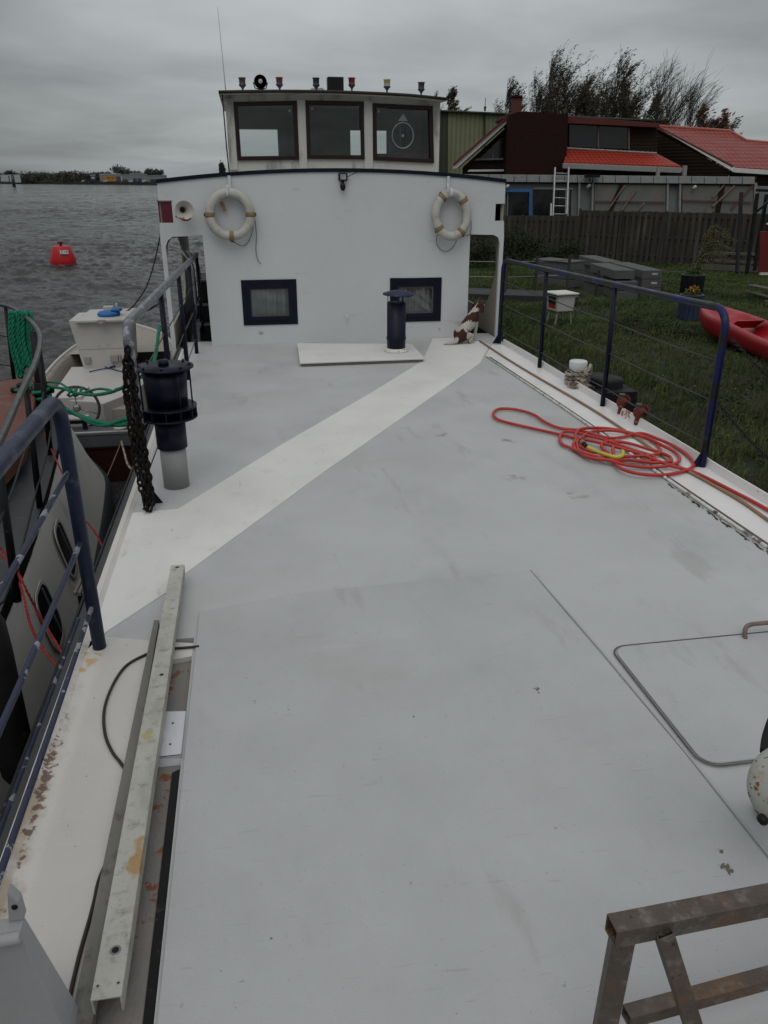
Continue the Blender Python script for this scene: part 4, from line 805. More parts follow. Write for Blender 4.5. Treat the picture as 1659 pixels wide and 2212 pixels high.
# ------------------------------------------------------------------ foreground fittings
q = M(); 
q.mat(0).add([(-.86, 1.50, 0), (-.60, 1.50, 0), (-.60, 1.62, 0), (-.86, 1.62, 0), (-.80, 1.51, .48), (-.665, 1.51, .48), (-.665, 1.56, .48), (-.80, 1.56, .48)], [(0, 3, 2, 1), (4, 5, 6, 7), (0, 1, 5, 4), (1, 2, 6, 5), (2, 3, 7, 6), (3, 0, 4, 7)])
q.extr([(-.70, 1.545, .48), (-.662, 1.545, .48), (-.664, 1.545, .545), (-.685, 1.545, .585)], (0, .03, 0)); q.mat(1).cyl((-.676, 1.54, .53), (-.676, 1.58, .53), .008, n=10); q.mat(0).cyl((-.77, 1.5, .47), (-.66, 1.5, .475), .016, n=10)
q.build('tabernacle_leg', [mat('smudged_grey_paint', (.33, .335, .34), .5, var=.08, scale=5, layers=[((.25, .26, .25), 6, .5, .1, .8, 3, ((-.73, 1.5, .40), (.05, .1, .05)))], bump=.2), M_BLACK], barge, bevel=.004)
c_ = at(1716, 1702, z=.40)
q = M(); ax_ = Vector((-.25, -.75, .35)).normalized(); q.mat(0).lathe([(.001, .035), (.07, .03), (.125, .015), (.142, -.005), (.140, -.02), (.06, -.05)], c_, 40, ax=ax_); q.mat(1).cyl(c_ - ax_ * .02, c_ - ax_ * .16, .03, n=16)
pk = at(1647, 1770, z=.33); q.lathe([(.001, .02), (.016, .012), (.016, -.01)], pk, 10, ax=ax_)
q.cyl(c_ - ax_ * .14, Vector((c_.x + .18, c_.y + .3, 0)), .04, n=12); q.tube(catmull([at(1650, 1625, z=.44), at(1655, 1590, z=.46), at(1672, 1545, z=.50), at(1700, 1520, z=.55)], 4), .013, 8)
q.build('winch_drum', [mat('rust_blotched_enamel', (.34, .35, .32), .4, var=.12, scale=8, layers=[((.30, .17, .06), 13, .53, .14, .8, 5), ((.17, .05, .02), 22, .6, .04, .95, 5), (BLK, 40, .66, .02, .9, 2)]), M_BLACK], barge)
#@@LOOSE
# ================================================================== LOOSE THINGS ON THE BARGE
# lifebuoys (slightly out of round, as old foam rings are)
def lifebuoy(cx, cz, rx, rz_, lean, bands, label, ropes, blot=None):
    e_ = empty('lifebuoy', (cx, YF - .10, cz), label, 'lifebuoy', 'lifebuoys hung on the deckhouse front')
    def P(t, r_=1., dy=0): return Vector((cx + rx * r_ * math.cos(t), YF - .115 + dy + lean * math.sin(t), cz + rz_ * r_ * math.sin(t)))
    q = M(); q.tube([P(t) for t in np.linspace(0, 2 * math.pi, 49)[:-1]], .062, 16, closed=True); q.build('ring', M_BUOY, e_)
    for a in bands:
        q = M(); q.tube([P(R(a) + d) for d in (-.11, -.04, .04, .11)], .066, 16); q.build('band', M_STRAP, e_)
        q = M(); o_ = P(R(a), 1.21); q.tube([o_ + Vector((.015 * math.cos(t), 0, .02 * math.sin(t))) for t in np.linspace(0, 6.28, 9)[:-1]], .007, 6, closed=True); q.build('loop', M_CABLE, e_)
    for pts in ropes: q = M(); q.tube(catmull([(x, YF - y, z) for x, y, z in pts], 8), .0055, 6); q.build('rope', M_GREYROPE, e_)
    q = M(); q.tube([P(R(94), 1, 0) + Vector((0, 0.0, 0)) + Vector((.0, -.068 * math.cos(t), .068 * math.sin(t))) for t in np.linspace(-.6, 3.3, 10)], .014, 8); q.build('hanging_loop', M_WHITE, e_)
    if blot: q = M(); q.obox(*blot); q.build('tag', M_STRAP, e_)
lifebuoy(-.185, 1.768, .272, .272, .02, (0, 180, 270), 'round white lifebuoy with three tan bands and a long trailing cord, by the horn',
         [[(-.50, .1, 1.74), (-.44, .08, 1.62), (-.33, .08, 1.50), (-.2, .1, 1.43), (-.14, .06, 1.41)], [(-.17, .1, 1.42), (-.05, .04, 1.36), (.04, .03, 1.42), (.10, .04, 1.56), (.13, .08, 1.72)], [(.14, .1, 1.74), (.15, .03, 1.5), (.13, .03, 1.3), (.15, .03, 1.17), (.19, .03, 1.12)],
          [(-.40, .10, 1.83), (-.33, .05, 1.93), (-.24, .05, 1.97), (-.12, .05, 1.98), (0, .07, 1.88), (.02, .08, 1.84)]], blot=((-.27, YF - .05, 1.87), (.02, 0, .008), (0, .01, 0), (-.022, 0, .06)))
lifebuoy(2.888, 1.742, .228, .282, .03, (125, 42, 218, 308), 'oval looking white lifebuoy with four tan bands hanging nearest the dog',
         [[(2.70, .1, 1.53), (2.70, .04, 1.38), (2.76, .03, 1.28), (2.86, .03, 1.25), (2.95, .03, 1.31), (3.0, .05, 1.42), (3.04, .1, 1.5)], [(3.05, .1, 1.52), (3.13, .04, 1.46), (3.2, .03, 1.5), (3.2, .03, 1.65), (3.17, .05, 1.75), (3.1, .1, 1.9)]])
def rope_z(pts, z=.0): return pts
# red water hose, coiled
def h3(x, y): return (1058.2 + .36215 * x, 819.3 + .36215 * y)
def deckline(pts, zf, n=6):
    out_ = []
    for i, (x, y) in enumerate(pts):
        z = zf(i, x, y); u, v = h3(x, y); p = at(u, v, z=z); out_.append(p)
    return catmull(out_, n)
hp = [(520, 345), (505, 375), (500, 400), (530, 435), (600, 468), (700, 480), (830, 482), (950, 487), (985, 470), (960, 455), (880, 430), (780, 395), (690, 362), (600, 340), (520, 318), (450, 312), (418, 340), (430, 385), (490, 412), (560, 440), (650, 462), (760, 462), (880, 458), (985, 450), (1016, 430),
      (990, 385), (900, 340), (760, 308), (640, 308), (580, 325), (545, 350), (520, 380), (540, 430), (620, 460), (740, 492), (820, 512), (920, 524), (1010, 522), (1090, 510), (1132, 480), (1110, 440), (1030, 395), (930, 345), (820, 315), (720, 295), (610, 290), (535, 300), (510, 335), (525, 385),
      (600, 430), (700, 440), (680, 420), (665, 400), (680, 378), (740, 370), (830, 382), (940, 415), (1040, 445), (1080, 470), (1070, 492), (980, 498), (860, 485), (760, 470), (735, 440), (735, 395), (740, 470), (745, 500), (790, 535), (880, 562), (1000, 572), (1100, 562), (1190, 535), (1216, 505), (1180, 455), (1100, 400), (1000, 355), (900, 322),
      (790, 345), (720, 350), (640, 335), (540, 305), (420, 292), (330, 255), (270, 215), (200, 190), (120, 176), (50, 178), (20, 205), (45, 238), (120, 262), (250, 292), (400, 325), (520, 352), (640, 375), (760, 405), (880, 440), (980, 480), (1080, 515), (1200, 548), (1300, 592), (1450, 668), (1570, 730), (1680, 790), (1900, 900)]
q = M(); q.tube(deckline(hp, lambda i, x, y: .026 + (.022 * (0.5 + .5 * math.sin(i * 1.7)) if 480 < x < 1220 and i < len(hp) - 34 else (.03 * (.5 + .5 * math.sin(i * 2.1)) if 480 < x < 1100 else 0))), .0145, 10)
tag(q.build('garden_hose', M_HOSE), 'red rubber hose lying in a loose coil on the grey deck', 'hose')
q = M(); yp = [(565, 392), (590, 408), (640, 432), (700, 452), (750, 464), (785, 458), (795, 440), (790, 428)]
q.mat(0).tube(deckline(yp, lambda i, x, y: .062), .0165, 10); a_, b_ = [at(*h3(*t), z=.064) for t in ((548, 372), (572, 398))]; q.mat(1).cyl(a_ + (a_ - b_) * .3, b_, .019, n=12); q.mat(2).cyl(a_, (a_ + b_) / 2, .024, n=8); q.mat(1).cyl(b_, b_ + (b_ - a_) * .25, .021, n=10)
c_ = at(*h3(790, 427), z=.066); q.cyl(c_, c_ + (c_ - at(*h3(796, 445), z=.062)) * .3, .011, n=10)
tag(q.build('hose_end', [M_YHOSE, M_BLACK, M_TAN], bevel=0), 'short yellow hose end with a clamped coupling lying on the red coil', 'hose')
q = M(); q.tube(deckline([(-60, -230), (60, -150), (180, -75), (320, 8), (500, 112), (650, 203), (800, 302), (950, 403), (1100, 503), (1300, 612), (1500, 728), (1659, 838), (1900, 1000)], lambda i, x, y: .018), .0125, 10)
tag(q.build('hose', M_TAN), 'brown weathered hose running straight along the starboard deck edge', 'hose')
# loose beams over the trough
def chan(name, a, b, w0, w1, h, m_, label, holes=()):
    a, b = Vector(a), Vector(b); d = (b - a).normalized(); s_ = Vector((d.y, -d.x, 0)).normalized()
    q = M(); 
    def sec(p, w_): return [p - s_ * w_ / 2 + Vector((0, 0, -h)), p - s_ * w_ / 2, p + s_ * w_ / 2, p + s_ * w_ / 2 + Vector((0, 0, -h)), p + s_ * (w_ / 2 - .006) + Vector((0, 0, -h)), p + s_ * (w_ / 2 - .006) - Vector((0, 0, .006)), p - s_ * (w_ / 2 - .006) - Vector((0, 0, .006)), p - s_ * (w_ / 2 - .006) + Vector((0, 0, -h))]
    q.mat(0).loft([sec(a.lerp(b, t), w0 + (w1 - w0) * t) for t in np.linspace(0, 1, 8)], closed=True, smooth=False); n0 = len(q.v)
    for e0 in (0, n0 - 8): q.f += [(e0, e0 + 1, e0 + 6, e0 + 7), (e0 + 1, e0 + 2, e0 + 5, e0 + 6), (e0 + 2, e0 + 3, e0 + 4, e0 + 5)]; q.m += [0] * 3; q.sm += [False] * 3
    for t, off, r_ in holes:
        p = a.lerp(b, t) + s_ * off; q.mat(1).cyl(p + Vector((0, 0, -.004)), p + Vector((0, 0, .0012)), r_ * 1.0, n=20); q.mat(2).cyl(p + Vector((0, 0, -.004)), p + Vector((0, 0, .0022)), r_ * .62, n=20)
    return tag(q.build(name, [m_, M_STEEL, M_BLACK], bevel=.0015), label, 'beam')
chan('steel_beam', (-.522, 4.29, .10), (-.521, 1.586, .10), .078, .084, .06, M_BEAM, 'long pale stained channel beam with bolt holes, lying on top', [(.012, 0, .013), (.42, -.01, .012), (.945, -.005, .017), (.985, -.028, .005), (.985, .028, .005)])
q = M(); q.prism([(-.612, 3.76), (-.585, 3.755), (-.560, 1.5), (-.615, .9), (-.66, .9), (-.622, 1.575)], .006, .045); tag(q.build('timber_batten', M_BEAM2, bevel=.002), 'grey weathered batten lying on the deck beneath the pale beam', 'beam')
# black cable
cp = [(430, 1396), (400, 1399), (350, 1403), (315, 1414), (275, 1436), (250, 1468), (231, 1510), (224, 1548), (228, 1590), (243, 1625), (262, 1650), (285, 1690), (290, 1740), (265, 1800), (236, 1850), (214, 1900), (205, 1940), (195, 1980), (175, 2050), (158, 2120), (143, 2190), (130, 2260)]
q = M(); q.tube(catmull([at(u, v, z=.012) for u, v in cp], 6), .0068, 8); tag(q.build('cable', M_CABLE), 'black brown cable curving over the white side deck under the beams', 'cable')
# chains: interlocking links
def chain(name, path, r_, wire, label, m_, jitter=0, grp=None):
    q = M(); L_ = [0]
    P_ = [Vector(p) for p in path]
    for a, b in zip(P_, P_[1:]): L_.append(L_[-1] + (b - a).length)
    step = r_ * 2.15; k = 0; s_ = 0; rg_ = random.Random(3)
    while s_ < L_[-1]:
        i = max(j for j in range(len(L_)) if L_[j] <= s_); i = min(i, len(P_) - 2); t = (s_ - L_[i]) / max(1e-6, L_[i + 1] - L_[i])
        c_ = P_[i].lerp(P_[i + 1], t); d = (P_[i + 1] - P_[i]).normalized(); u = d.cross(Vector((.3, 1, .1))).normalized(); w_ = d.cross(u)
        a = (k % 2) * math.pi / 2 + .4 + rg_.uniform(-jitter, jitter); sd_ = u * math.cos(a) + w_ * math.sin(a)
        q.tube([c_ + d * (r_ * 1.45 * math.cos(t_)) + sd_ * (r_ * .85 * math.sin(t_)) for t_ in np.linspace(0, 2 * math.pi, 11)[:-1]], wire, 6, closed=True)
        s_ += step; k += 1
    return tag(q.build(name, m_), label, 'chain', grp)
def strand(pts, n=14): return catmull(pts, n)
ox = -.845
q0 = []
path = strand([(ox + .01, 5.50, 1.14), (ox - .03, 5.47, .9), (ox - .01, 5.46, .6), (ox + .02, 5.45, .3), (ox + .03, 5.42, .06), (ox + .02, 5.36, .03), (ox + .06, 5.40, .05), (ox + .05, 5.47, .35), (ox + .035, 5.49, .7), (ox + .02, 5.50, 1.05), (ox - .0, 5.46, 1.10), (ox - .03, 5.46, .8), (ox - .025, 5.44, .45), (ox - .005, 5.43, .15), (ox + .02, 5.40, .02), (ox + .05, 5.44, .2), (ox + .03, 5.455, .6), (ox + .01, 5.47, 1.0)])
chain('chain', path, .021, .0080, 'heavy rusty chain hanging doubled from the port gangway post', M_RUSTY, .6)
chain('chain', strand([(3.61, 5.48, 1.08), (3.63, 5.1, .93), (3.66, 4.6, .80), (3.68, 4.0, .78), (3.68, 3.4, .9)]), .013, .004, 'upper thin dark chain leading from the starboard rail end', M_BLACK, .1, 'chains across the starboard gangway')
chain('chain', strand([(3.61, 5.50, .56), (3.64, 5.1, .40), (3.67, 4.7, .29), (3.68, 4.1, .22), (3.68, 3.4, .34)]), .013, .004, 'lower thin dark chain leading from the starboard rail middle', M_BLACK, .1, 'chains across the starboard gangway')
# laid rope: three strands twisted round a path
def laid(q, pts, r_, pitch=None, n=6, strands=3):
    pts = [Vector(p) for p in pts]; L_ = 0; pu = None; out_ = [[] for _ in range(strands)]; pitch = pitch or r_ * 7
    for i, p in enumerate(pts):
        t = (pts[min(i + 1, len(pts) - 1)] - pts[max(i - 1, 0)]).normalized()
        if i: L_ += (p - pts[i - 1]).length
        if pu is None: u = t.cross(Vector((.2, .3, 1))).normalized()
        else: u = (pu - t * pu.dot(t)).normalized()
        pu = u; w_ = t.cross(u)
        for k in range(strands):
            a = 2 * math.pi * (L_ / pitch + k / strands); out_[k].append(p + (u * math.cos(a) + w_ * math.sin(a)) * r_ * .5)
    for o_ in out_: q.tube(o_, r_ * .58, n)
def resample(pts, step):
    pts = [Vector(p) for p in pts]; o_ = [pts[0]]; acc = 0
    for a, b in zip(pts, pts[1:]):
        d = (b - a).length; n_ = max(1, int(d / step))
        for i in range(1, n_ + 1): o_.append(a.lerp(b, i / n_))
    return o_
# mooring line on the bollard
bx, by = 3.70, 8.50; q = M(); pts = []
for t in np.linspace(0, 6 * math.pi, 90): pts.append((bx + .122 * math.cos(t - 2), by + .122 * math.sin(t - 2), .185 - .045 * t / 6.28 + .02 * math.sin(t)))
pts += [(bx + .12, by - .0, .11), (bx + .13, by + .05, .14), (bx + .06, by + .0, .19 - .02), (bx + .02, by - .13, .1), (bx - .02, by - .16, .06)]
laid(q, resample(catmull(pts, 2), .012), .021); laid(q, resample(catmull([(bx + .0, by - .15, .12), (bx + .08, by - .13, .20), (bx + .13, by - .05, .23), (bx + .10, by - .14, .15), (bx + .03, by - .17, .16), (bx + .02, by - .15, .21)], 8), .012), .02); laid(q, resample(catmull([(bx + .13, by - .02, .10), (bx + .05, by - .13, .09), (bx - .06, by - .17, .05), (bx - .16, by - .12, .03)], 8), .012), .021)
rng = np.random.default_rng(8)
for i in range(60):
    a = rng.uniform(-.14, .05); p0 = Vector((bx + a, by - .15 + rng.normal(0, .03), .035 + rng.uniform(-.01, .04))); q.tube(catmull([p0, p0 + Vector((rng.normal(0, .03), rng.normal(0, .03), -.012)), p0 + Vector((rng.normal(0.02, .05), rng.normal(0, .05), -.022))], 4), .006, 5)
tag(q.build('mooring_rope', M_ROPE), 'dirty cream rope wound and knotted round the white bollard', 'rope')
# steel trestle in the near corner
TT = .60; w_ = .053
a0 = Vector((.742, 1.203, TT - w_ / 2)); a1 = Vector((1.75, 1.245, TT - w_ / 2))
tr = empty('steel_trestle', (1.1, 1.15, 0), 'rusty square tube trestle standing on the deck in the near corner', 'trestle')
def sqtube(q, p, r_, w_=.053, th=.004, up=(0, 0, 1)):
    p, r_ = Vector(p), Vector(r_); d = (r_ - p).normalized(); u = Vector(up); s_ = d.cross(u).normalized(); u = s_.cross(d).normalized(); h = w_ / 2
    o1 = [(-h, -h), (h, -h), (h, h), (-h, h)]; i1 = [(a * (1 - 2 * th / w_), b * (1 - 2 * th / w_)) for a, b in o1]
    rows = []
    for c_, o_ in ((p, i1), (p, o1), (r_, o1), (r_, i1), (p, i1)): rows.append([c_ + s_ * a + u * b for a, b in o_])
    q.loft(rows, closed=True, smooth=False)
q = M(); sqtube(q, a0, a1); q.build('top_beam', M_TRESTLE, tr, bevel=.003)
lw = .052; c30 = Vector((math.cos(R(35)), math.sin(R(35)), 0))
def leg(p, r_): q = M(); d = (Vector(p) - Vector(r_)).normalized(); sqtube(q, p, r_, lw, up=(math.sin(R(20)), math.cos(R(20)), 0)); return q.build('leg', M_TRESTLE, tr, bevel=.003)
leg((.782, 1.215, TT - w_), (.785, 1.235, 0)); leg((1.68, 1.25, TT - w_), (1.68, 1.27, 0))
e1 = at(1500, 2225, z=.22); st = Vector((.865, 1.188, TT - w_ * .55)); dd = (e1 - st); en = st + dd * ((TT - w_) / (TT - w_ - .22)); 
def brace(p, r_): q = M(); sqtube(q, p, r_, .042, up=(0, 1, 0)); return q.build('brace', M_TRESTLE, tr, bevel=.003)
brace(st, en); brace(st + Vector((.72, 0.03, 0)), en + Vector((.72, .03, 0)))
b0, b1 = at(1352, 2196, z=.15), at(1659, 2112, z=.15); q = M(); sqtube(q, b0 - (b1 - b0) * .0, b0 + (b1 - b0) * 2.9, .042); q.build('cross_rail', M_TRESTLE, tr, bevel=.003)
# electric cable slung from the barge to the small boat
q = M(); q.tube(catmull([at(352, 480, Y=14.5), at(335, 560, Y=14.4), at(318, 615, Y=14.2), at(300, 645, Y=14.1), at(280, 668, Y=13.9), at(250, 678, Y=13.8), at(215, 677, Y=13.8), at(180, 680, Y=13.8), at(168, 690, Y=13.7), at(166, 740, Y=13.6)], 8), .011, 6)
tag(q.build('shore_cable', M_BLACK), 'thin black cable slung from the barge down to the white cabinet', 'cable')
q = M(); q.tube(catmull([at(345, 655, X=-.86), at(318, 670, X=-.95), at(290, 682, X=-1.2), at(280, 690, X=-1.5)], 6), .012, 6); tag(q.build('cable', M_BLACK), 'short black line led outboard from the taped rail', 'cable')

# ================================================================== DOG
def make_dog():
    e_ = empty('dog', (3.2, 11.25, .005), 'brown and white spaniel sitting on the white walkway with its back turned', 'dog')
    V = []; E = []; Rd = []
    def J(p, r_, par=None):
        V.append(p); Rd.append((r_[0] * DS, r_[1] * DS)); i = len(V) - 1
        if par is not None: E.append((par, i))
        return i
    f = Vector((.74, .67, 0)).normalized(); s_ = Vector((f.y, -f.x, 0)); o_ = Vector((2.98, 11.12, 0))
    DS = 1.13
    def W(a, b, z): return tuple(o_ + (f * (a * 1.08 + .20 * z) + s_ * b) * DS + Vector((0, 0, z * DS)))      # a forward, b to the dog's right
    pel = J(W(.0, 0, .095), (.085, .085)); lo = J(W(.05, 0, .165), (.090, .088), pel); mid = J(W(.12, 0, .225), (.082, .086), lo); ch = J(W(.195, 0, .285), (.070, .082), mid); sh = J(W(.235, 0, .345), (.060, .066), ch)
    nk = J(W(.265, 0, .40), (.044, .046), sh); hb = J(W(.295, 0, .445), (.052, .050), nk); hf = J(W(.345, 0.005, .452), (.045, .040), hb); mz = J(W(.395, .012, .435), (.024, .022), hf); ns = J(W(.425, .015, .43), (.017, .015), mz)
    for b in (-1, 1):
        h1 = J(W(.035, .075 * b, .10), (.058, .062), pel); k1 = J(W(.125, .105 * b, .095), (.042, .04), h1); hk = J(W(.045, .10 * b, .032), (.022, .02), k1); pw = J(W(.12, .105 * b, .018), (.022, .016), hk); J(W(.165, .107 * b, .015), (.021, .014), pw)
        a1 = J(W(.225, .055 * b, .255), (.036, .036), ch); a2 = J(W(.235, .055 * b, .15), (.024, .024), a1); a3 = J(W(.24, .052 * b, .05), (.019, .019), a2); a4 = J(W(.25, .052 * b, .018), (.022, .017), a3); J(W(.285, .053 * b, .014), (.019, .013), a4)
    t1 = J(W(-.085, -.01, .035), (.030, .026), pel); t2 = J(W(-.14, -.045, .024), (.024, .020), t1); t3 = J(W(-.165, -.075, .02), (.022, .017), t2); J(W(-.19, -.11, .018), (.008, .007), t3)
    me = bpy.data.meshes.new('t'); me.from_pydata(V, E, []); ob = bpy.data.objects.new('t', me); COL.objects.link(ob)
    md = ob.modifiers.new('s', 'SKIN'); md.use_smooth_shade = True
    for i, r_ in enumerate(Rd): me.skin_vertices[0].data[i].radius = r_; me.skin_vertices[0].data[i].use_root = (i == 0)
    m2 = ob.modifiers.new('u', 'SUBSURF'); m2.levels = 3
    bpy.context.view_layer.update(); dm = bpy.data.meshes.new_from_object(ob.evaluated_get(bpy.context.evaluated_depsgraph_get())); bpy.data.objects.remove(ob)
    mw = mat('dog_white_coat', (.46, .43, .38), .85, var=.15, scale=30, bump=.9, bscale=110); mb = mat('dog_brown_coat', (.052, .013, .008), .8, var=.35, scale=30, bump=.9, bscale=110)
    dm.materials.clear(); dm.materials.append(mw); dm.materials.append(mb)
    rn = random.Random(1)
    for p in dm.polygons:
        c = (p.center - o_) / DS; z = c.z + rn.uniform(-.006, .006); a = (c.dot(f) - .20 * z) / 1.08; b = c.dot(s_); br = False
        up_ = p.normal.z; back = p.normal.dot(f)
        wob = .012 * math.sin(40 * b) + .01 * math.sin(70 * z)
        if z > .418 and a > .19: br = not (abs(b - .003) < .004 + max(0, .05 - (z - .41)) * .22 and back < .1 and z < .475) and not (a > .36 and z < .45)
        if .262 + wob < z < .355 + wob and back < .45 and -.07 < b < .09: br = True
        if .22 < z < .28 and -.11 < b < -.035 and back < .15: br = True
        if z < .175 + wob and z > .015 and back < .3 and -.11 < b < .10 and a < .085: br = True
        if a < -.08: br = False
        p.material_index = 1 if br else 0; p.use_smooth = True
    body = bpy.data.objects.new('body', dm); COL.objects.link(body); body.parent = e_; body.location = -WLOC[e_.name]; WLOC['body'] = Vector((0, 0, 0))
    for b in (-1, 1):                                     # long drooping feathered ears
        q = M(); rows = []
        for t in np.linspace(0, 1, 7):
            w2 = .030 + .022 * math.sin(math.pi * min(1, t * .9 + .1)); z = .468 - .115 * t; off = .050 + .028 * math.sin(t * 1.7)
            rows.append([W(.30 - .01 * t + w2 * math.cos(an) * .9, b * (off + .011 * math.sin(an)), z) for an in np.linspace(0, 2 * math.pi, 11)[:-1]])
        q.loft(rows, closed=True); n0 = len(q.v); q.f += [tuple(range(10)), tuple(range(n0 - 10, n0))]; q.m += [0, 0]; q.sm += [True, True]; q.build('ear', mb, e_, sub=1)
        q = M(); q.lathe([(.0, .008), (.007, .004), (.008, 0)], W(.375, .026 * b + .006, .468), 10, ax=tuple(f + s_ * b * .7)); q.build('eye', M_BLACK, e_)
    q = M(); q.lathe([(.0, .012), (.010, .008), (.013, 0), (.01, -.006)], W(.436, .016, .436), 12, ax=tuple(f)); q.build('nose', M_BLACK, e_)
    q = M(); q.tube([W(.272 + .040 * math.cos(t) * .9, .047 * math.sin(t), .405 - .018 * math.cos(t)) for t in np.linspace(0, 6.283, 25)[:-1]], .0075, 8, closed=True, flat=1); q.build('collar', mat('pink_collar', (.30, .08, .085), .6), e_)
    # feathery tufts of the coat
    q = M(); rg_ = np.random.default_rng(9); vs = dm.vertices
    for mi in (0, 1):
        polys = [p for p in dm.polygons if p.material_index == mi and p.normal.z < .7]; 
        for k in rg_.integers(0, len(polys), 900):
            p = polys[int(k)]; n = p.normal; d = (Vector((0, 0, -1)) - f * .3 + n * .45).normalized(); sdv = n.cross(d); 
            if sdv.length < 1e-3: continue
            sdv = sdv.normalized() * .0025; c = p.center.copy() + n * .0005; l = rg_.uniform(.012, .026); q.mat(mi).add([c - sdv, c + sdv, c + d * l], [(0, 1, 2)])
    q.build('fur', [mw, mb], e_, recalc=False)
make_dog()

# ================================================================== NEIGHBOURING SHIP (port side)
nb = empty('moored_ship', (-3.6, 6, -.2), 'dark decked white ship moored to port with black railings and hull windows', 'ship')
DZ = -.2
edge = catmull([(-1.50, -3, 0), (-1.50, 1.5, 0), (-1.545, 3.4, 0), (-1.60, 4.62, 0), (-1.735, 6.19, 0), (-2.0, 8.19, 0), (-2.19, 9.05, 0), (-2.62, 9.9, 0), (-3.25, 10.6, 0), (-4.2, 11.0, 0)], 6)
mirror = [Vector((-8.4 - p.x, p.y, 0)) for p in reversed(edge[:-1])]; full = edge + mirror
def offs(pl_, d):
    o_ = []
    for i, p in enumerate(pl_):
        t = (pl_[min(i + 1, len(pl_) - 1)] - pl_[max(i - 1, 0)]).normalized(); o_.append(Vector((p.x + t.y * d, p.y - t.x * d, p.z)))
    return o_
q = M(); rowsd = [(DZ + .0, 0), (DZ - .25, .05), (DZ - .55, .10), (-1.0, .16)]
def bul(i): y = full[i].y; return max(0, min(1, (y - 4.5) / 4.5))
rows = []
for z, d in rowsd:
    of = offs(full, d); rows.append([Vector((p.x + (d * 1.1 * bul(i)) * (1 if p.x > -4.2 else -1), p.y + d * .9 * max(0, bul(i) - .6), z)) for i, p in enumerate(of)])
q.loft(rows); q.build('hull', mat('neighbour_white_hull', (.60, .585, .56), .5, var=.08, scale=1.5, layers=[((.22, .21, .2), 2.5, .55, .2, .7, 9), ((.1, .09, .08), 30, .7, .04, .7, 3)], bump=.15, bscale=5), nb)
q = M(); last = rows[-1]; q.loft([last, [p + Vector((.05 if p.x > -4.2 else -.05, .03, -.04)) for p in last], [p + Vector((.06 if p.x > -4.2 else -.06, .04, -.35)) - Vector((0, 0, 0)) for p in last], [p + Vector((0, 0, -.9)) for p in last]]); q.build('hull_band', M_DARKGREY, nb)
q = M(); inn = offs(full, -.28)
q.mat(0).loft([[p + Vector((0, 0, DZ + .004)) for p in full], [p + Vector((0, 0, DZ + .02)) for p in inn]], smooth=False); q.mat(0).add([(p.x, p.y, DZ + .0) for p in inn], [tuple(range(len(inn)))]); q.mat(1).loft([[p + Vector((0, 0, DZ + .03)) for p in full], [p + Vector((0, 0, DZ - .05)) for p in offs(full, .012)]])
q.build('deck', [M_DARKGREY, M_BLACK], nb)
# deck-side step and hatch
q = M(); q.prism([(-1.98, -3), (-1.98, 4.6), (-2.15, 6.4), (-2.4, 7.6), (-2.75, 8.6), (-5.6, 8.6), (-6.4, 4.6), (-6.4, -3)], DZ + .02, DZ + .10); q.build('inner_deck', M_MIDGREY, nb, bevel=.01)
q = M(); hz_ = .05; q.prism([at(50, 965, z=hz_).xy, at(74, 875, z=hz_).xy, at(80, 812, z=hz_).xy, (-3.6, 9.2), (-3.6, 5.2), (-2.1, 5.2)], DZ + .1, hz_); q.build('hatch', M_ORANGE, nb, bevel=.012)
# hull windows: rounded recesses with dark glass
def hull_window(u0, v0, wpx, hpx):
    pass
for (yc, zc, wd, hh) in [(6.10, -.57, .36, .42), (5.10, -.62, .36, .42)]:
    # surface point of the hull side at this height
    i = min(range(len(full)), key=lambda k: abs(full[k].y - yc) + (10 if full[k].x < -4.2 else 0)); t = (full[i + 1] - full[i - 1]).normalized(); nx = Vector((t.y, -t.x, 0)); dd_ = .085
    c_ = Vector((full[i].x, yc, zc)) + nx * (dd_ + .012) + Vector((bul(i) * dd_, 0, 0)); upw = Vector((nx.x * -.2, nx.y * -.2, 1)).normalized()
    q = M(); T_ = lambda a, b, c: c_ + t * a + upw * b + nx * c
    q.plate(rrect(-wd * .56, wd * .56, -hh * .56, hh * .56, .13, 6), [rrect(-wd / 2, wd / 2, -hh / 2, hh / 2, .12, 6)], T_, .006); o_ = q.build('hull_window', mat('window_surround', (.42, .41, .39), .5), nb)
    q = M(); q.plate(rrect(-wd * .52, wd * .52, -hh * .52, hh * .52, .12, 5), [], lambda a, b, c: c_ + t * a + upw * b + nx * (c - .001), .003); q.build('pane', M_DARKGL, o_)
    q = M(); q.box(wd * .16, wd * .22, -.002, .006, -hh * .44, hh * .44); q.v = [tuple(c_ + t * x + upw * z + nx * y) for x, y, z in q.v]; q.build('glazing_bar', M_MIDGREY, o_)
rl = catmull([(-1.28, -1, .80), (-1.34, 2, .80), (-1.42, 3.9, .80), (-1.494, 4.69, .80), (-1.633, 5.68, .80), (-1.82, 7.03, .80), (-2.08, 8.29, .80), (-2.52, 9.5, .80), (-3.05, 10.45, .80), (-4.2, 10.9, .8)], 6)
rl = [Vector((p.x - (.10 if p.y < 4 else .0), p.y, p.z)) for p in rl]
rail = M().tube(rl, .024, 10).build('railing', mat('black_rail', (.035, .037, .037), .35, var=.3, scale=6, layers=[((.09, .09, .09), 9, .55, .1, .6, 5)]), nb)
for z in (.05, .42): q = M(); q.tube([Vector((p.x - .02, p.y, z)) for p in rl], .008, 6); q.build('rail_wire', M_BLACK, rail)
def rpt(y): return min(rl, key=lambda p: abs(p.y - y))
for y in (2.2, 4.6, 6.03, 7.37, 8.6, 10.3, 10.8):
    p = rpt(y); q = M(); q.cyl((p.x - .06, p.y, DZ), (p.x, p.y, .79), .026, .022, 12); q.build('post', M_BLACK, rail)
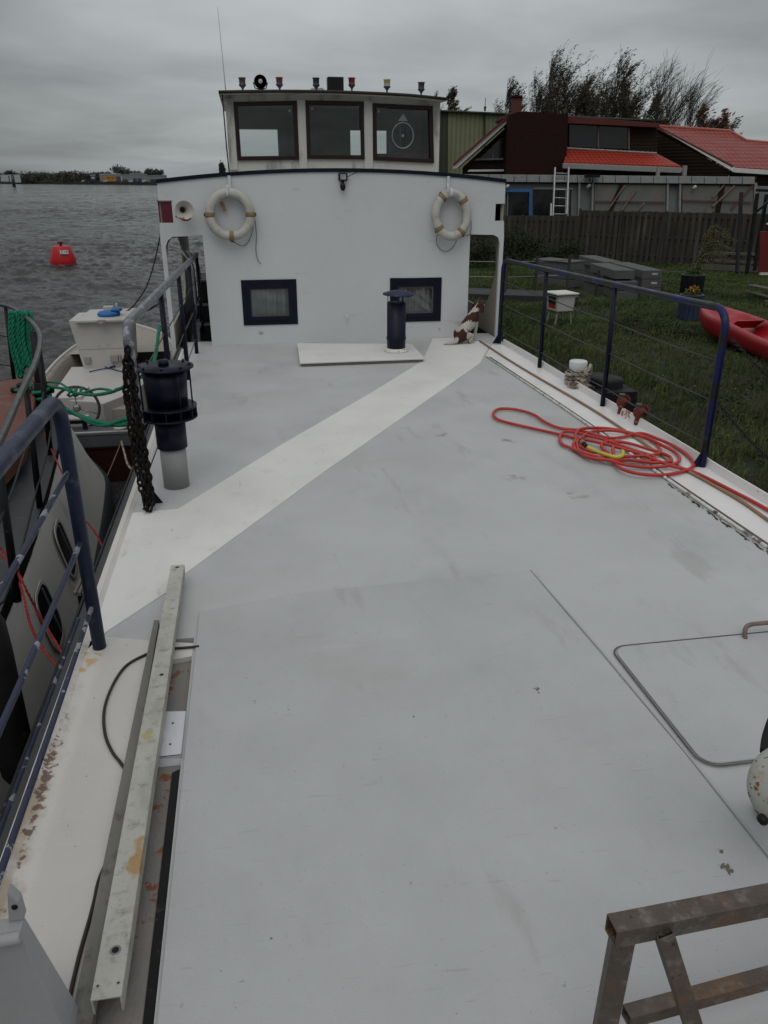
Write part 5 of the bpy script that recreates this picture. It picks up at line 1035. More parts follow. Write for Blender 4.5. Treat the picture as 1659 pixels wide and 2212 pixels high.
p = rpt(8.9); q = M(); q.cyl((p.x - .04, p.y, DZ), (p.x + .0, p.y, .72), .07, .05, 14); q.build('post', M_BLACK, rail)
q = M(); q.cyl((-2.30, 8.85, DZ), (-2.30, 8.85, .18), .065, n=16); q.cyl((-2.52, 9.0, DZ), (-2.52, 9.0, .14), .065, n=16); q.cyl((-2.18, 8.88, .08), (-2.64, 8.98, .08), .03, n=10); q.build('bitts', M_BLACK, nb, bevel=.004)
q = M(); q.tube(catmull([(-1.33, 3.55, .30), (-1.32, 3.5, .2), (-1.31, 3.45, 0), (-1.31, 3.4, -.4), (-1.33, 3.38, -.75)], 5), [.03] * 5 + [.09] * 16, 16) if False else q.lathe([(.02, .34), (.06, .32), (.085, .25), (.09, .1), (.09, -.5), (.085, -.62), (.05, -.70)], (-1.335, 3.48, 0), 22)
q.tube([(-1.335, 3.48, .33), (-1.40, 3.48, .6), (-1.42, 3.45, .80)], .009, 6); tag(q.build('fender', M_RUBBER), 'long black rubber fender hanging between the two ships', 'fender')
# green rope coil hung on its rail
q = M(); rng = np.random.default_rng(12); cen = at(40, 672, Y=9.4)
for k in range(6):
    ox_ = -.11 + .045 * k; w2 = .055 + rng.uniform(-.01, .012); dp = .62 + rng.uniform(-.05, .10); y0 = cen.y - .02 + rng.uniform(-.05, .05)
    dirx = Vector((.85, -.5, 0)).normalized()
    pts = [Vector((cen.x, y0, .80)) + dirx * (ox_ + (w2 + .012 * math.sin(3 * t)) * math.sin(t) * .9) + Vector((0, .05 * math.sin(t + 1.2) * (1), (.045 - dp / 2) + (dp / 2) * math.cos(t))) for t in np.linspace(0, 2 * math.pi, 40)]
    laid(q, resample(pts, .02), .024, n=6)
tag(q.build('rope_coil', M_GREEN), 'thick green rope coiled and hung over the neighbouring ship railing', 'rope coil', 'green ropes')
# green mooring lines
q = M(); A_ = Vector((-2.36, 9.0, .10)); end = Vector((-.93, 6.15, .66))
pts1 = catmull([A_, at(130, 838, Y=8.7), at(160, 848, Y=8.3), at(200, 853, Y=7.8), at(235, 848, Y=7.2), at(262, 838, Y=6.7), at(292, 822, Y=6.3), at(330, 790, X=-.85), (-.84, 7.6, .95)], 12)
laid(q, resample(pts1, .025), .017); laid(q, resample([p + Vector((0.01, .02, .02 + .03 * math.sin(i * .2))) for i, p in enumerate(pts1[:50])], .025), .013)
for t in np.linspace(0, 18, 90): pass
knot = pts1[24]; q.tube([knot + Vector((.03 * math.cos(t) + .008 * t, .02 * math.sin(t), .035 * math.sin(t + 1))) for t in np.linspace(-8, 8, 60)], .012, 6)
for c0 in ((-2.30, 8.85), (-2.52, 9.0)):
    q.tube([(c0[0] + .085 * math.cos(t), c0[1] + .085 * math.sin(t), -.04 + .012 * t) for t in np.linspace(0, 14, 60)], .019, 8)
tag(q.build('mooring_rope', M_GREEN), 'upper green mooring line with a knot above the small boat wheel', 'rope', 'green ropes')
q = M(); pts2 = catmull([Vector((-2.3, 8.9, .0)), at(130, 882, Y=8.4), at(165, 895, Y=7.9), at(200, 908, Y=7.3), at(235, 916, Y=6.9), at(262, 917, Y=6.5), at(290, 910, X=-.98), (-.9, 5.75, .62)], 12)
laid(q, resample(pts2, .025), .022); laid(q, resample([p + Vector((-.02, .02, .03 * math.sin(i * .12))) for i, p in enumerate(pts2)], .025), .018)
tag(q.build('mooring_rope', M_GREEN), 'lower doubled green mooring line sagging towards the rusty chain', 'rope', 'green ropes')
def thin(name, pp, r_, m_, label, cat='rope', grp=None, n=6):
    q = M(); laid(q, resample(catmull(pp, 8), .03), r_, n=5); return tag(q.build(name, m_), label, cat, grp)
thin('tie_rope', [at(95, 935, z=-.12), at(124, 1000, z=-.15), at(150, 1055, X=-1.62), at(175, 1110, X=-1.52), at(205, 1150, X=-1.40), at(228, 1195, X=-1.22)], .008, M_REDROPE, 'red line running over the white hull beside the farther hull window', grp='red lines on the neighbouring hull')
thin('tie_rope', [at(-10, 1175, z=-.05), at(22, 1205, z=-.12), at(45, 1250, X=-1.46), at(80, 1320, X=-1.40), at(110, 1370, X=-1.32), at(145, 1430, X=-1.15)], .009, M_REDROPE, 'red line crossing the nearer hull window', grp='red lines on the neighbouring hull')
thin('tie_rope', [at(-10, 1188, z=-.05), at(28, 1225, z=-.12), at(50, 1285, X=-1.43), at(66, 1350, X=-1.37), at(92, 1400, X=-1.30), at(128, 1445, X=-1.17)], .009, M_REDROPE, 'lowest red line ending beside the navy rail', grp='red lines on the neighbouring hull')
# slatted step hung outside the gunwale
st_ = empty('slatted_step', (-1.16, 4.7, -.15), 'small weathered slatted wooden step hung outside the port gunwale', 'step')
q = M(); s0, s1, s2, s3 = [at(u, v, z=-.15) for u, v in ((157, 1280), (225, 1280), (185, 1222), (240, 1222))]
for k in range(7): a = k / 7; b = (k + .78) / 7; q.extr([s0.lerp(s1, a), s0.lerp(s1, b), s2.lerp(s3, b), s2.lerp(s3, a)], (0, 0, -.025))
q.build('slats', M_SLAT, st_, bevel=.002); q = M(); q.box(s0.x + .02, s1.x, s0.y + .01, s0.y + .06, -.34, -.18); q.box(s0.x + .03, s1.x, s2.y - .06, s2.y - .02, -.34, -.18); q.build('frame', M_BLACK, st_, bevel=.003)

# ================================================================== SMALL WHITE BOAT
M_BOATW = mat('boat_white_paint', (.46, .45, .43), .5, var=.08, scale=3, layers=[((.26, .25, .23), 4, .56, .18, .6, 9), ((.15, .13, .11), 24, .68, .05, .7, 4)], bump=.2, bscale=20)
M_BOATI = mat('boat_inside_paint', (.30, .27, .24), .6, var=.12, scale=4, layers=[((.15, .13, .11), 6, .55, .15, .7, 8)], bump=.2)
bt = empty('workboat', (-2.3, 13, -1.5), 'small white open workboat with cabinet and steering wheel moored between the ships', 'boat')
gun = [(-3.02, 10.45, -.86), (-3.25, 11.5, -.84), (-3.38, 13.0, -.76), (-3.25, 14.4, -.60), (-2.9, 15.5, -.48), (-2.30, 16.2, -.40)]
gunp = catmull(gun, 6); mir = [Vector((-4.6 - p.x, p.y, p.z)) for p in reversed(gunp[:-1])]; gl = gunp + mir; k0 = Vector((-2.3, 0, 0))
q = M(); q.loft([gl, [Vector((-2.3 + (p.x + 2.3) * .93, 13 + (p.y - 13) * .985, -1.35)) for p in gl], [Vector((-2.3 + (p.x + 2.3) * .75, 13 + (p.y - 13) * .95, -1.8)) for p in gl]])
q.build('hull', mat('boat_outer', (.38, .38, .38), .5, var=.1, scale=3, layers=[((.04, .008, .008), 3, .3, .1, 1, 3, ((-2.3, 10.4, -1.8), (3, 3, 1.0)))]), bt)
q = M(); ins = [Vector((-2.3 + (p.x + 2.3) * .90, 13 + (p.y - 13) * .97, p.z - .02)) for p in gl]; q.loft([gl, ins]); q.loft([ins, [Vector((-2.3 + (p.x + 2.3) * .97, p.y, -1.25)) for p in ins]]); q.build('inner_hull', M_BOATI, bt)
q = M(); q.tube(gl, .028, 8); q.build('gunwale', M_BOATW, bt)
q = M(); q.mat(0).box(-3.0, -1.6, 10.33, 10.45, -1.05, -.86); q.mat(0).box(-3.02, -1.58, 10.32, 10.72, -.885, -.865); q.mat(1).box(-2.95, -1.65, 10.36, 10.42, -2.0, -1.05); q.box(-3.0, -1.6, 10.34, 10.44, -1.08, -1.05)
q.build('transom', [M_MIDGREY, mat('dark_red_hull', (.035, .007, .006), .6)], bt, bevel=.006)
q = M(); q.tube([(-3.0, 10.34, -.85), (-1.6, 10.34, -.85)], .016, 8); q.build('transom_trim', M_BOATW, bt)
q = M(); q.prism([(-2.93, 10.6), (-1.7, 10.6), (-1.4, 15.2), (-3.2, 15.2)], -1.3, -1.27); q.build('sole', M_BOATI, bt)
tp = -.60
q = M(); q.prism([at(105, 862, z=tp).xy, at(205, 868, z=tp).xy, at(222, 872, z=tp).xy, at(292, 845, z=tp).xy, (-1.45, 13.3), (-2.93, 13.3)], -1.26, tp); eng = q.build('engine_box', M_BOATW, bt, bevel=.012)
pA, pB = at(112, 852, z=tp + .06), at(195, 840, z=tp + .06); q = M(); q.box(-2.86, -2.38, 11.12, 11.75, -1.25, tp + .04); q.box(-2.38, -2.28, 11.12, 11.3, -1.25, tp - .25); q.build('console', M_BOATW, bt, bevel=.01)
q = M(); q.box(-1.98, -1.62, 11.0, 11.35, -1.2, -.72); q.box(-1.86, -1.82, 10.96, 11.0, -1.0, -.95); q.build('locker', M_BOATI, bt, bevel=.01)
tw0, tw1 = at(148, 906, Y=10.52), at(189, 908, Y=10.52)
q = M(); q.box(tw0.x - .25, tw1.x, 10.52, 10.70, tw0.z - .02, tw0.z + .01); q.build('thwart', M_BOATW, bt, bevel=.006); q = M(); q.box(tw0.x - .24, tw1.x - .01, 10.53, 10.69, tw0.z - .07, tw0.z - .02); q.box(tw1.x - .08, tw1.x - .02, 10.54, 10.58, -1.27, tw0.z - .07); q.build('thwart_frame', M_BLACK, bt)
cw = at(166, 882, Y=10.74); q = M(); axw = Vector((.12, -1, .15)).normalized()
uu = axw.cross(Vector((0, 0, 1))).normalized(); vv = uu.cross(axw)
q.tube([cw + (uu * math.cos(t) + vv * math.sin(t)) * .285 for t in np.linspace(0, 2 * math.pi, 41)[:-1]], .019, 10, closed=True); wl = q.build('steering_wheel', mat('dark_wheel', (.05, .035, .028), .5, var=.3, scale=14), bt)
q = M(); [q.cyl(cw + axw * -.02, cw + (uu * math.cos(a) + vv * math.sin(a)) * .28, .007, n=8) for a in (R(90), R(200), R(-20))]; q.lathe([(.05, -.05), (.05, .01), (.02, .02)], cw, 14, ax=axw); q.build('spokes', M_STEEL, wl)
# cabinet
c0, c1 = at(180, 788, Y=13.15), at(276, 786, Y=13.15); zt_ = at(200, 692, Y=13.15).z
cab = empty('cabinet', (-2.4, 13.5, -.6)) if False else None
q = M(); q.extr([(c0.x, 13.15, tp), (c1.x + .05, 13.15, tp), (c1.x + .10, 13.15, zt_), (c0.x - .12, 13.15, zt_)], (0, .85, 0)); q.box(c0.x - .03, c1.x + .06, 13.140, 13.146, -.29, -.284); cb = q.build('cabinet', M_BOATW, bt, bevel=.008)
q = M(); l0, l1 = at(160, 693, Y=13.05), at(279, 690, Y=13.05); q.extr([(l0.x, 13.05, zt_ - .02), (l1.x, 13.05, zt_ - .015), (l1.x - .0, 14.12, zt_ + .0), (l0.x + .06, 14.12, zt_ - .005)], (0, 0, .035)); q.build('lid', M_BOATW, cb, bevel=.006)
q = M(); q.box(-2.38, -2.26, 13.02, 13.08, zt_ - .03, zt_ + .02); q.cyl((-2.34, 13.02, zt_ - .03), (-2.3, 13.02, zt_ - .03), .02, n=10); q.box(-2.27, -2.15, 13.09, 13.15, -.50, -.40); q.box(-2.14, -2.11, 13.1, 13.15, -.5, -.40); q.box(-2.68, -2.58, 13.12, 13.15, -.52, -.42); q.build('latch', M_BOATI, cb, bevel=.004)
q = M(); bc = Vector((-2.26, 13.45, zt_ + .02)); q.lathe([(.17, 0), (.18, .04), (.15, .07), (.02, .08)], bc, 22); q.lathe([(.05, .07), (.10, .10), (.06, .13)], bc + Vector((.13, 0, -.01)), 10); tag(q.build('blue_cap', M_BLUEC), 'bright blue cloth bundle on top of the white cabinet', 'cloth')
q = M(); q.box(bc.x - .09, bc.x + .07, 13.52, 13.60, zt_ + .03, zt_ + .16); q.box(bc.x + .10, bc.x + .14, 13.54, 13.6, zt_ + .03, zt_ + .2); tag(q.build('bottle', M_BOATW, bevel=.015), 'small white canister behind the blue cloth on the cabinet', 'canister')
q = M(); pb = [at(u, v, z=tp + .015) for u, v in ((193, 803), (215, 798), (238, 796), (262, 802), (285, 799), (300, 790), (285, 786), (255, 790), (236, 795), (222, 790))]; laid(q, resample(catmull(pb, 8), .02), .010, n=5); q.tube(catmull([at(u, v, z=tp + .03) for u, v in ((236, 794), (260, 786), (290, 786), (304, 795))], 6), .008, 6)
tag(q.build('rope', M_BLUEROPE), 'blue rope lying loose on the white engine box', 'rope')
q = M(); q.lathe([(.06, 0), (.06, .16), (.085, .17), (.085, .19), (.01, .2)], (-1.80, 10.42, -1.0), 18); q.build('cleat', M_BOATW, bt, bevel=.004)
thin('rope', [(-1.80, 10.36, -.98), (-1.7, 9.9, -1.02), (-1.55, 9.2, -.95), (-1.35, 8.6, -.8), (-1.09, 8.1, -.45)], .016, M_ROPE, 'pale stern line from the small boat to the barge', grp=None)
thin('rope', [(-1.80, 10.36, -1.0), (-1.95, 9.7, -1.3), (-2.05, 9.0, -1.42), (-1.95, 8.5, -1.35)], .008, M_TAN, 'thin brown line sagging over the dark water under the boat')
# bow cover and foredeck of the boat
q = M(); fd = [p for p in gl if p.y > 14.2]; q.add([p + Vector((0, 0, -.01)) for p in fd], [tuple(range(len(fd)))]); q.build('foredeck', M_BEIGE, bt)
#@@BANK
# ================================================================== THE BANK
RV = Vector((math.cos(YAW), math.sin(YAW), 0)); FV = Vector((-math.sin(YAW), math.cos(YAW), 0))
def dp(u, v, d): p = FV * d; return at(u, v, plane=((p.x, p.y), (RV.x, RV.y)))
def striped(name, col, rough=.6, hf=0, vf=0, hd=.35, vd=.35, layers=(), var=.12, scale=1.0, w=.12, bump=.5):
    """surface with ribs (hf per metre across, vf per metre up), e.g. cladding, tiles, boards, bricks"""
    m = mat(name, col, rough, var=var, scale=scale, layers=layers, spec=.15); t = m.node_tree; L = t.links; b = t.nodes['Principled BSDF']
    tc_ = t.nodes.new('ShaderNodeTexCoord'); mp = t.nodes.new('ShaderNodeMapping'); mp.vector_type = 'POINT'; mp.inputs['Rotation'].default_value = (0, 0, -YAW); L.new(tc_.outputs['Object'], mp.inputs[0]); sp = t.nodes.new('ShaderNodeSeparateXYZ'); L.new(mp.outputs[0], sp.inputs[0])
    src = b.inputs['Base Color'].links[0].from_socket; hsum = None
    for f_, d_, ax_ in ((hf, hd, 0), (vf, vd, 2)):
        if not f_: continue
        k = t.nodes.new('ShaderNodeMath'); k.operation = 'MULTIPLY'; k.inputs[1].default_value = f_; L.new(sp.outputs[ax_], k.inputs[0])
        fr = t.nodes.new('ShaderNodeMath'); fr.operation = 'FRACT'; L.new(k.outputs[0], fr.inputs[0])
        pp = t.nodes.new('ShaderNodeMath'); pp.operation = 'PINGPONG'; pp.inputs[1].default_value = .5; L.new(fr.outputs[0], pp.inputs[0])
        mr = t.nodes.new('ShaderNodeMapRange'); mr.inputs[1].default_value = 0; mr.inputs[2].default_value = w; mr.inputs[3].default_value = 1 - d_; mr.inputs[4].default_value = 1; L.new(pp.outputs[0], mr.inputs[0])
        x = t.nodes.new('ShaderNodeVectorMath'); x.operation = 'SCALE'; L.new(src, x.inputs[0]); L.new(mr.outputs[0], x.inputs[3]); src = x.outputs[0]
        if hsum is None: hsum = pp.outputs[0]
        else: a = t.nodes.new('ShaderNodeMath'); a.operation = 'ADD'; L.new(hsum, a.inputs[0]); L.new(pp.outputs[0], a.inputs[1]); hsum = a.outputs[0]
    L.new(src, b.inputs['Base Color'])
    if hsum is not None and bump: bp = t.nodes.new('ShaderNodeBump'); bp.inputs['Strength'].default_value = bump; bp.inputs['Distance'].default_value = .05; L.new(hsum, bp.inputs['Height']); L.new(bp.outputs[0], b.inputs['Normal'])
    return m
M_GREENC = striped('green_cladding', (.20, .215, .125), .6, hf=3.2, hd=.3, w=.3)
M_GREEND = striped('dark_green_cladding', (.055, .06, .045), .6, hf=3.2, hd=.3, w=.3)
M_BRICK = striped('dark_brick', (.026, .009, .008), .85, hf=4.4, vf=13, hd=.25, vd=.35, var=.3, scale=2.5, layers=[((.015, .008, .007), 1.2, .5, .2, .6, 8)])
M_TILE = striped('red_roof_tile', (.33, .035, .018), .6, hf=4.2, vf=8, hd=.45, vd=.5, w=.25, layers=[((.25, .04, .03), 1.5, .55, .2, .5, 7)])
M_TILE2 = striped('faded_roof_tile', (.26, .055, .045), .5, hf=3.6, vf=5.2, hd=.4, vd=.5, w=.25, layers=[((.32, .08, .07), 1.1, .5, .2, .6, 7)])
M_BOARD = striped('dark_brown_boards', (.022, .015, .012), .75, vf=6, vd=.4, layers=[((.04, .024, .018), 2, .55, .2, .5, 5)])
M_PWHITE = mat('white_timber', (.56, .55, .52), .6, var=.1, scale=3, layers=[((.25, .24, .2), 5, .6, .15, .6, 6)])
M_GUTTER = mat('grey_gutter', (.25, .25, .24), .55, var=.1, scale=2)
def face(q, px, d, th=.25):
    return q.extr([dp(u, v, d) for u, v in px], FV * th)
# green warehouse
wd = lambda u: 56 + (u - 955) * .014
def wf(q, px, th, back=0): return q.extr([dp(u, v, wd(u) + back) for u, v in px], FV * th)
o_ = dp(1180, 388, 58); gw = empty('warehouse', (o_.x, o_.y, GZ), 'long green corrugated warehouse rising behind the houses', 'warehouse')
q = M(); wf(q, [(968, 241), (1445, 263), (1445, 430), (968, 430)], 14); q.build('wall', M_GREENC, gw)
q = M(); wf(q, [(944, 240), (967.6, 241), (967.6, 430), (944, 430)], 14); q.build('wall', M_GREEND, gw)
q = M(); wf(q, [(940, 236.5), (1449, 259.5), (1449, 263), (940, 240)], 15, -.3); q.build('roof', mat('green_trim', (.05, .062, .035), .5), gw, bevel=.02)
q = M(); wf(q, [(1046.5, 243), (1049, 243), (1049, 400), (1046.5, 400)], .2, -.3); q.build('downpipe', M_GREEND, gw)
p = dp(1047.5, 240, 56.5); q = M(); q.tube([p, p + Vector((0, 0, .75))], .02, 6); q.lathe([(.06, 0), (.06, .15), (.1, .2), (.03, .3)], p, 10); q.build('roof_finial', M_GREEND, gw)
# left house: gable, brick stack wall, clerestory and low red roof
D1 = 45; o_ = dp(1250, 388, D1); hs = empty('house', (o_.x, o_.y, GZ), 'brown boarded house with brick wall, chimney and low bright red tiled roof', 'house')
q = M(); face(q, [(1000, 362), (1098, 272), (1098, 430), (1000, 430)], D1, .3); q.build('wall', M_BOARD, hs)
q = M(); face(q, [(1036, 342), (1063, 317), (1063, 342)], D1 - .12, .1); face(q, [(1066, 314), (1096, 284), (1096, 341), (1066, 341.5)], D1 - .12, .1); w_ = q.build('window', M_DARKGL, hs)
q = M(); face(q, [(1063.2, 315), (1065.8, 313), (1065.8, 342), (1063.2, 342)], D1 - .2, .12); face(q, [(1030, 342.3), (1098, 341), (1098, 345), (1024, 346.5)], D1 - .22, .12); q.build('window_frame', mat('brown_grey_frame', (.16, .14, .13), .7), w_)
q = M(); face(q, [(979, 356), (1104, 245.5), (1112, 251), (988, 362.5), (979, 365)], D1 - .9, .12); q.build('bargeboard', M_PWHITE, hs, bevel=.01)
q = M(); pr_ = [(977, 355), (1106, 241), (1109, 244.2), (980.5, 357.5)]; q.extr([dp(u_, v_, D1 - 1.0) for u_, v_ in pr_], Vector((dp(1040, 388, D1).x, dp(1040, 388, D1).y, 0)).normalized() * 9); pr_ = [(1107, 241), (1232, 300), (1232, 304), (1107, 245)]; face(q, pr_, D1 + .3, 7); q.build('roof', mat('maroon_roof', (.12, .02, .022), .6), hs)
q = M(); face(q, [(1014, 366.5), (1096, 366), (1096, 370), (1010, 371)], D1 - .6, .3); q.build('gutter', M_PWHITE, hs, bevel=.01)
q = M(); face(q, [(1099, 247), (1116, 247), (1116, 242), (1134, 240.5), (1228, 247.5), (1222, 376), (1222, 430), (1094, 430), (1094, 376)], D1 - 1.6, 1.4); q.build('brick_wall', M_BRICK, hs)
q = M(); rr2 = np.random.default_rng(3)
for k in range(14): u = 1136 + k * 6.6 + rr2.uniform(-1, 1); v = 241.5 + (u - 1134) * .0745; face(q, [(u, v - rr2.uniform(.3, 1.2)), (u + 5, v - rr2.uniform(.2, 1.)), (u + 5, v + 1), (u, v + 1)], D1 - 1.55, .5)
q.build('broken_coping', M_BRICK, hs)
q = M(); face(q, [(1107.5, 209), (1127, 209), (1127, 250), (1107.5, 250)], D1 + .2, .5); q.mat(1); face(q, [(1106, 205.5), (1128.5, 205.5), (1128.5, 210), (1106, 210)], D1 + .12, .7); q.build('chimney', [striped('chimney_brick', (.13, .05, .042), .85, hf=5, vf=13, hd=.2, vd=.25), M_BRICK], hs, bevel=.01)
q = M(); face(q, [(1226, 254), (1420, 270), (1420, 340), (1226, 330)], D1, .3); q.build('wall', M_BOARD, hs)
q = M(); face(q, [(1224, 250), (1425, 266.5), (1425, 275.5), (1224, 266)], D1 - .5, 5); q.build('fascia', mat('brick_red_fascia', (.085, .014, .012), .6, var=.2), hs, bevel=.01)
for a, b, s0 in ((1230, 1291, 0), (1295, 1357, .6)):
    q = M(); face(q, [(a, 269 + (a - 1230) * .055), (b, 269 + (b - 1230) * .055), (b, 317 + (b - 1230) * .04), (a, 317 + (a - 1230) * .04)], D1 - .14, .1); w_ = q.build('window', M_DARKGL, hs)
    q = M(); face(q, [(b + .2, 269 + (b - 1230) * .055), (b + 3.4, 269.3 + (b - 1230) * .055), (b + 3.4, 318 + (b - 1230) * .04), (b + .2, 318 + (b - 1230) * .04)], D1 - .22, .14); q.build('window_frame', mat('frame_brown', (.12, .09, .08), .6), w_)
q = M(); a = [dp(1224, 320, D1 - .02), dp(1418, 331, D1 - .02), dp(1472, 359, D1 - 2.6), dp(1218, 350, D1 - 2.6)]; q.extr(a, (0, 0, -.08)); q.build('lower_roof', M_TILE, hs)
q = M(); pts = [dp(1224 + 194 * t, 319.5 + 11 * t + (.8 if int(t * 40) % 2 else 0), D1 - .15) for t in np.linspace(0, 1, 41)]; q.tube(pts, .05, 6); q.build('ridge_flashing', mat('lead_flashing', (.32, .31, .31), .5, var=.3, scale=6), hs)
q = M(); face(q, [(1217, 352), (1478, 362.5), (1470, 374), (1217, 364)], D1 - 2.75, .3); q.build('gutter', M_GUTTER, hs, bevel=.02)
q = M(); face(q, [(1217, 364), (1440, 373), (1440, 430), (1217, 430)], D1 - 2.3, .3); q.build('wall', M_BRICK, hs)
# right house
D2 = 47.5; o_ = dp(1560, 388, D2); h2 = empty('house', (o_.x, o_.y, GZ), 'house at the right edge with a big faded salmon red tiled roof', 'house')
q = M(); q.extr([dp(1420, 286, D2 + 1), dp(1574, 368, D2 - 3.2), dp(1574, 430, D2 - 3.2), dp(1420, 430, D2 + 1)], FV * .3); q.build('wall', M_BOARD, h2)
q = M(); q.extr([dp(1580, 372, D2 - 3.0), dp(1760, 384, D2 - 3.0), dp(1760, 430, D2 - 3.), dp(1580, 430, D2 - 3.)], FV * .3); q.build('wall', M_BOARD, h2)
q = M(); A, B, C_, D_, E_, F_ = dp(1418, 272.5, D2 + 2.5), dp(1577, 283, D2 + 2.5), dp(1612, 304, D2 + 1.5), dp(1760, 318, D2 + 1.5), dp(1760, 372, D2 - 3.4), dp(1583, 360, D2 - 3.4)
q.extr([A, B, C_, D_, E_, F_], (0, 0, -.12)); q.extr([A, B, B + FV * 5 + Vector((0, 0, -2)), A + FV * 5 + Vector((0, 0, -2))], (0, 0, -.1)); q.build('roof', M_TILE2, h2)
q = M(); q.tube([A, B, C_, D_], .09, 8); q.build('ridge', mat('ridge_tile', (.33, .09, .06), .5, var=.15, scale=4), h2)
q = M(); n_ = FV * -.12; q.extr([dp(1417, 275, D2 + 2.3) + n_, dp(1422, 274, D2 + 2.3) + n_, dp(1584, 361.5, D2 - 3.5) + n_, dp(1579, 370, D2 - 3.5) + n_], n_ * .7); q.extr([dp(1584, 362.5, D2 - 3.55), dp(1762, 374, D2 - 3.55), dp(1762, 384, D2 - 3.55), dp(1580, 371.5, D2 - 3.55)], n_ * .7); q.build('bargeboard', M_PWHITE, h2, bevel=.01)
q = M(); q.tube([dp(1418, 271.5, D2 + 2.2), dp(1584, 359.5, D2 - 3.6)], .05, 6); q.build('verge_trim', mat('plum_trim', (.10, .015, .02), .6), h2)
# low grey workshop in front of the houses
D3 = 39; o_ = dp(1360, 430, D3); ws = empty('workshop', (o_.x, o_.y, GZ), 'low grey flat roofed workshop behind the fence with boarded bays', 'workshop')
M_WSG = mat('workshop_grey', (.17, .185, .185), .65, var=.1, scale=2, layers=[((.10, .105, .10), 2, .56, .2, .6, 9)])
M_FASC = mat('peeling_fascia', (.26, .27, .26), .7, var=.12, scale=3, layers=[((.10, .09, .08), 5, .57, .1, .8, 8), ((.04, .04, .04), 14, .64, .04, .9, 6)])
M_BAY = mat('stained_boarding', (.15, .155, .145), .75, var=.15, scale=2, layers=[((.17, .115, .09), 1.0, .50, .2, .85, 8), ((.09, .05, .035), 1.6, .60, .12, .7, 7, None, (2.5, 1, .4))])
fy = lambda u: 377 + (u - 1088) * .009
q = M(); face(q, [(990, 394), (1760, 404), (1760, 500), (990, 500)], D3 + .3, 6); q.build('wall', M_WSG, ws)
q = M(); u = 1001.
while u < 1624:
    if not 1470 < u < 1476: q.extr([dp(u + .4, fy(u) + 0, D3), dp(u + 26.6, fy(u + 27), D3), dp(u + 26.6, fy(u) + 16, D3), dp(u + .4, fy(u) + 16, D3)], FV * .2)
    u += 27.4
q.mat(1); face(q, [(1001, 392), (1640, 399.5), (1640, 401.5), (1001, 394)], D3 + .1, .2)
q.build('fascia', [M_FASC, M_BLACK], ws, bevel=.012)
q = M(); face(q, [(985, fy(985)), (1634, fy(1634)), (1634, fy(1634) + 5), (985, fy(985) + 5)], D3 + .22, 6); q.build('roof', M_DARKGREY, ws)
for a, b, pm in ((1088, 1150, 'blue'), (1153, 1234, '')):
    q = M(); face(q, [(a + (7 if pm else 0), 415 if pm else 410), (b - (6 if pm else 0), 415 if pm else 410.5), (b - (8 if pm else 2), 500), (a + (7 if pm else 0), 500)], D3 + .16, .1); w_ = q.build('window', M_DARKGL, ws)
    if pm: q = M(); face(q, [(a - 8, 408), (b, 408.5), (b - 2, 500), (b - 8, 500), (b - 6.5, 414.8), (a + 1, 414.4), (a - 2, 500), (a - 9, 500)], D3 + .0, .14); q.build('window_frame', mat('bright_blue_frame', (.03, .115, .30), .5, var=.12, scale=4), w_); q = M(); face(q, [(a + 8, 416), (a + 10, 416), (a + 9, 500), (a + 7, 500)], D3 + .1, .1); q.build('blind', M_WSG, w_)
    else: q = M(); face(q, [(a, 405.8), (1238, 406.5), (1238, 408.2), (a, 407.6)], D3 + .1, .1); face(q, [(1222, 411), (1230, 411), (1228, 500), (1219, 500)], D3 + .13, .1); q.build('window_trim', M_GUTTER, w_)
def plank(q, p0, p1, wp, d, th=.06): 
    dx_, dy_ = p1[0] - p0[0], p1[1] - p0[1]; l = math.hypot(dx_, dy_); nx, ny = -dy_ / l * wp / 2, dx_ / l * wp / 2
    face(q, [(p0[0] + nx, p0[1] + ny), (p1[0] + nx, p1[1] + ny), (p1[0] - nx, p1[1] - ny), (p0[0] - nx, p0[1] - ny)], d, th)
M_RW = mat('reddish_batten', (.15, .055, .04), .75, var=.2, scale=4); M_PW = mat('pale_brown_batten', (.20, .15, .115), .75, var=.2, scale=4)
for (a, b), pl_ in (((1284, 1438), [((1286, 434), (1438, 436), 1.8, M_RW), ((1345, 396), (1312, 470), 9, M_BOARD), ((1350, 400), (1302, 470), 2.6, M_PW), ((1392, 438), (1352, 480), 3, M_PW), ((1375, 408), (1325, 480), 3.2, M_PW)]),
                    ((1474, 1628), [((1474, 432), (1626, 436), 1.8, M_RW), ((1562, 400), (1548, 470), 10, M_BOARD), ((1564, 400), (1540, 426), 3, M_PW), ((1587, 401), (1540, 446), 3.4, M_PW), ((1627, 400), (1580, 452), 2.6, M_RW)])):
    q = M(); face(q, [(a, 395), (b, 397), (b, 500), (a, 500)], D3 + .14, .12); by_ = q.build('boarded_bay', M_BAY, ws)
    for p0, p1, wp, mm in pl_: q = M(); plank(q, p0, p1, wp, D3 + .02 + .02 * wp * .3); q.build('batten', mm, by_)
for a, b in ((1250, 1254), (1279, 1283), (1441, 1445), (1468, 1472), (1630, 1636)): q = M(); face(q, [(a, 394.5), (b, 395), (b - 2, 500), (a - 2, 500)], D3 + .06, .2); q.build('post', M_GUTTER, ws)
for u, v in ((1096, 403), (1272, 402), (1500, 405)): q = M(); p = dp(u, v, D3 - .05); q.lathe([(.04, -.12), (.07, -.05), (.075, .05), (.04, .1)], p, 12, ax=(.4, -.5, .6)); q.build('outside_lamp', mat('lamp_white_%d' % u, (.45, .45, .44), .4), ws)
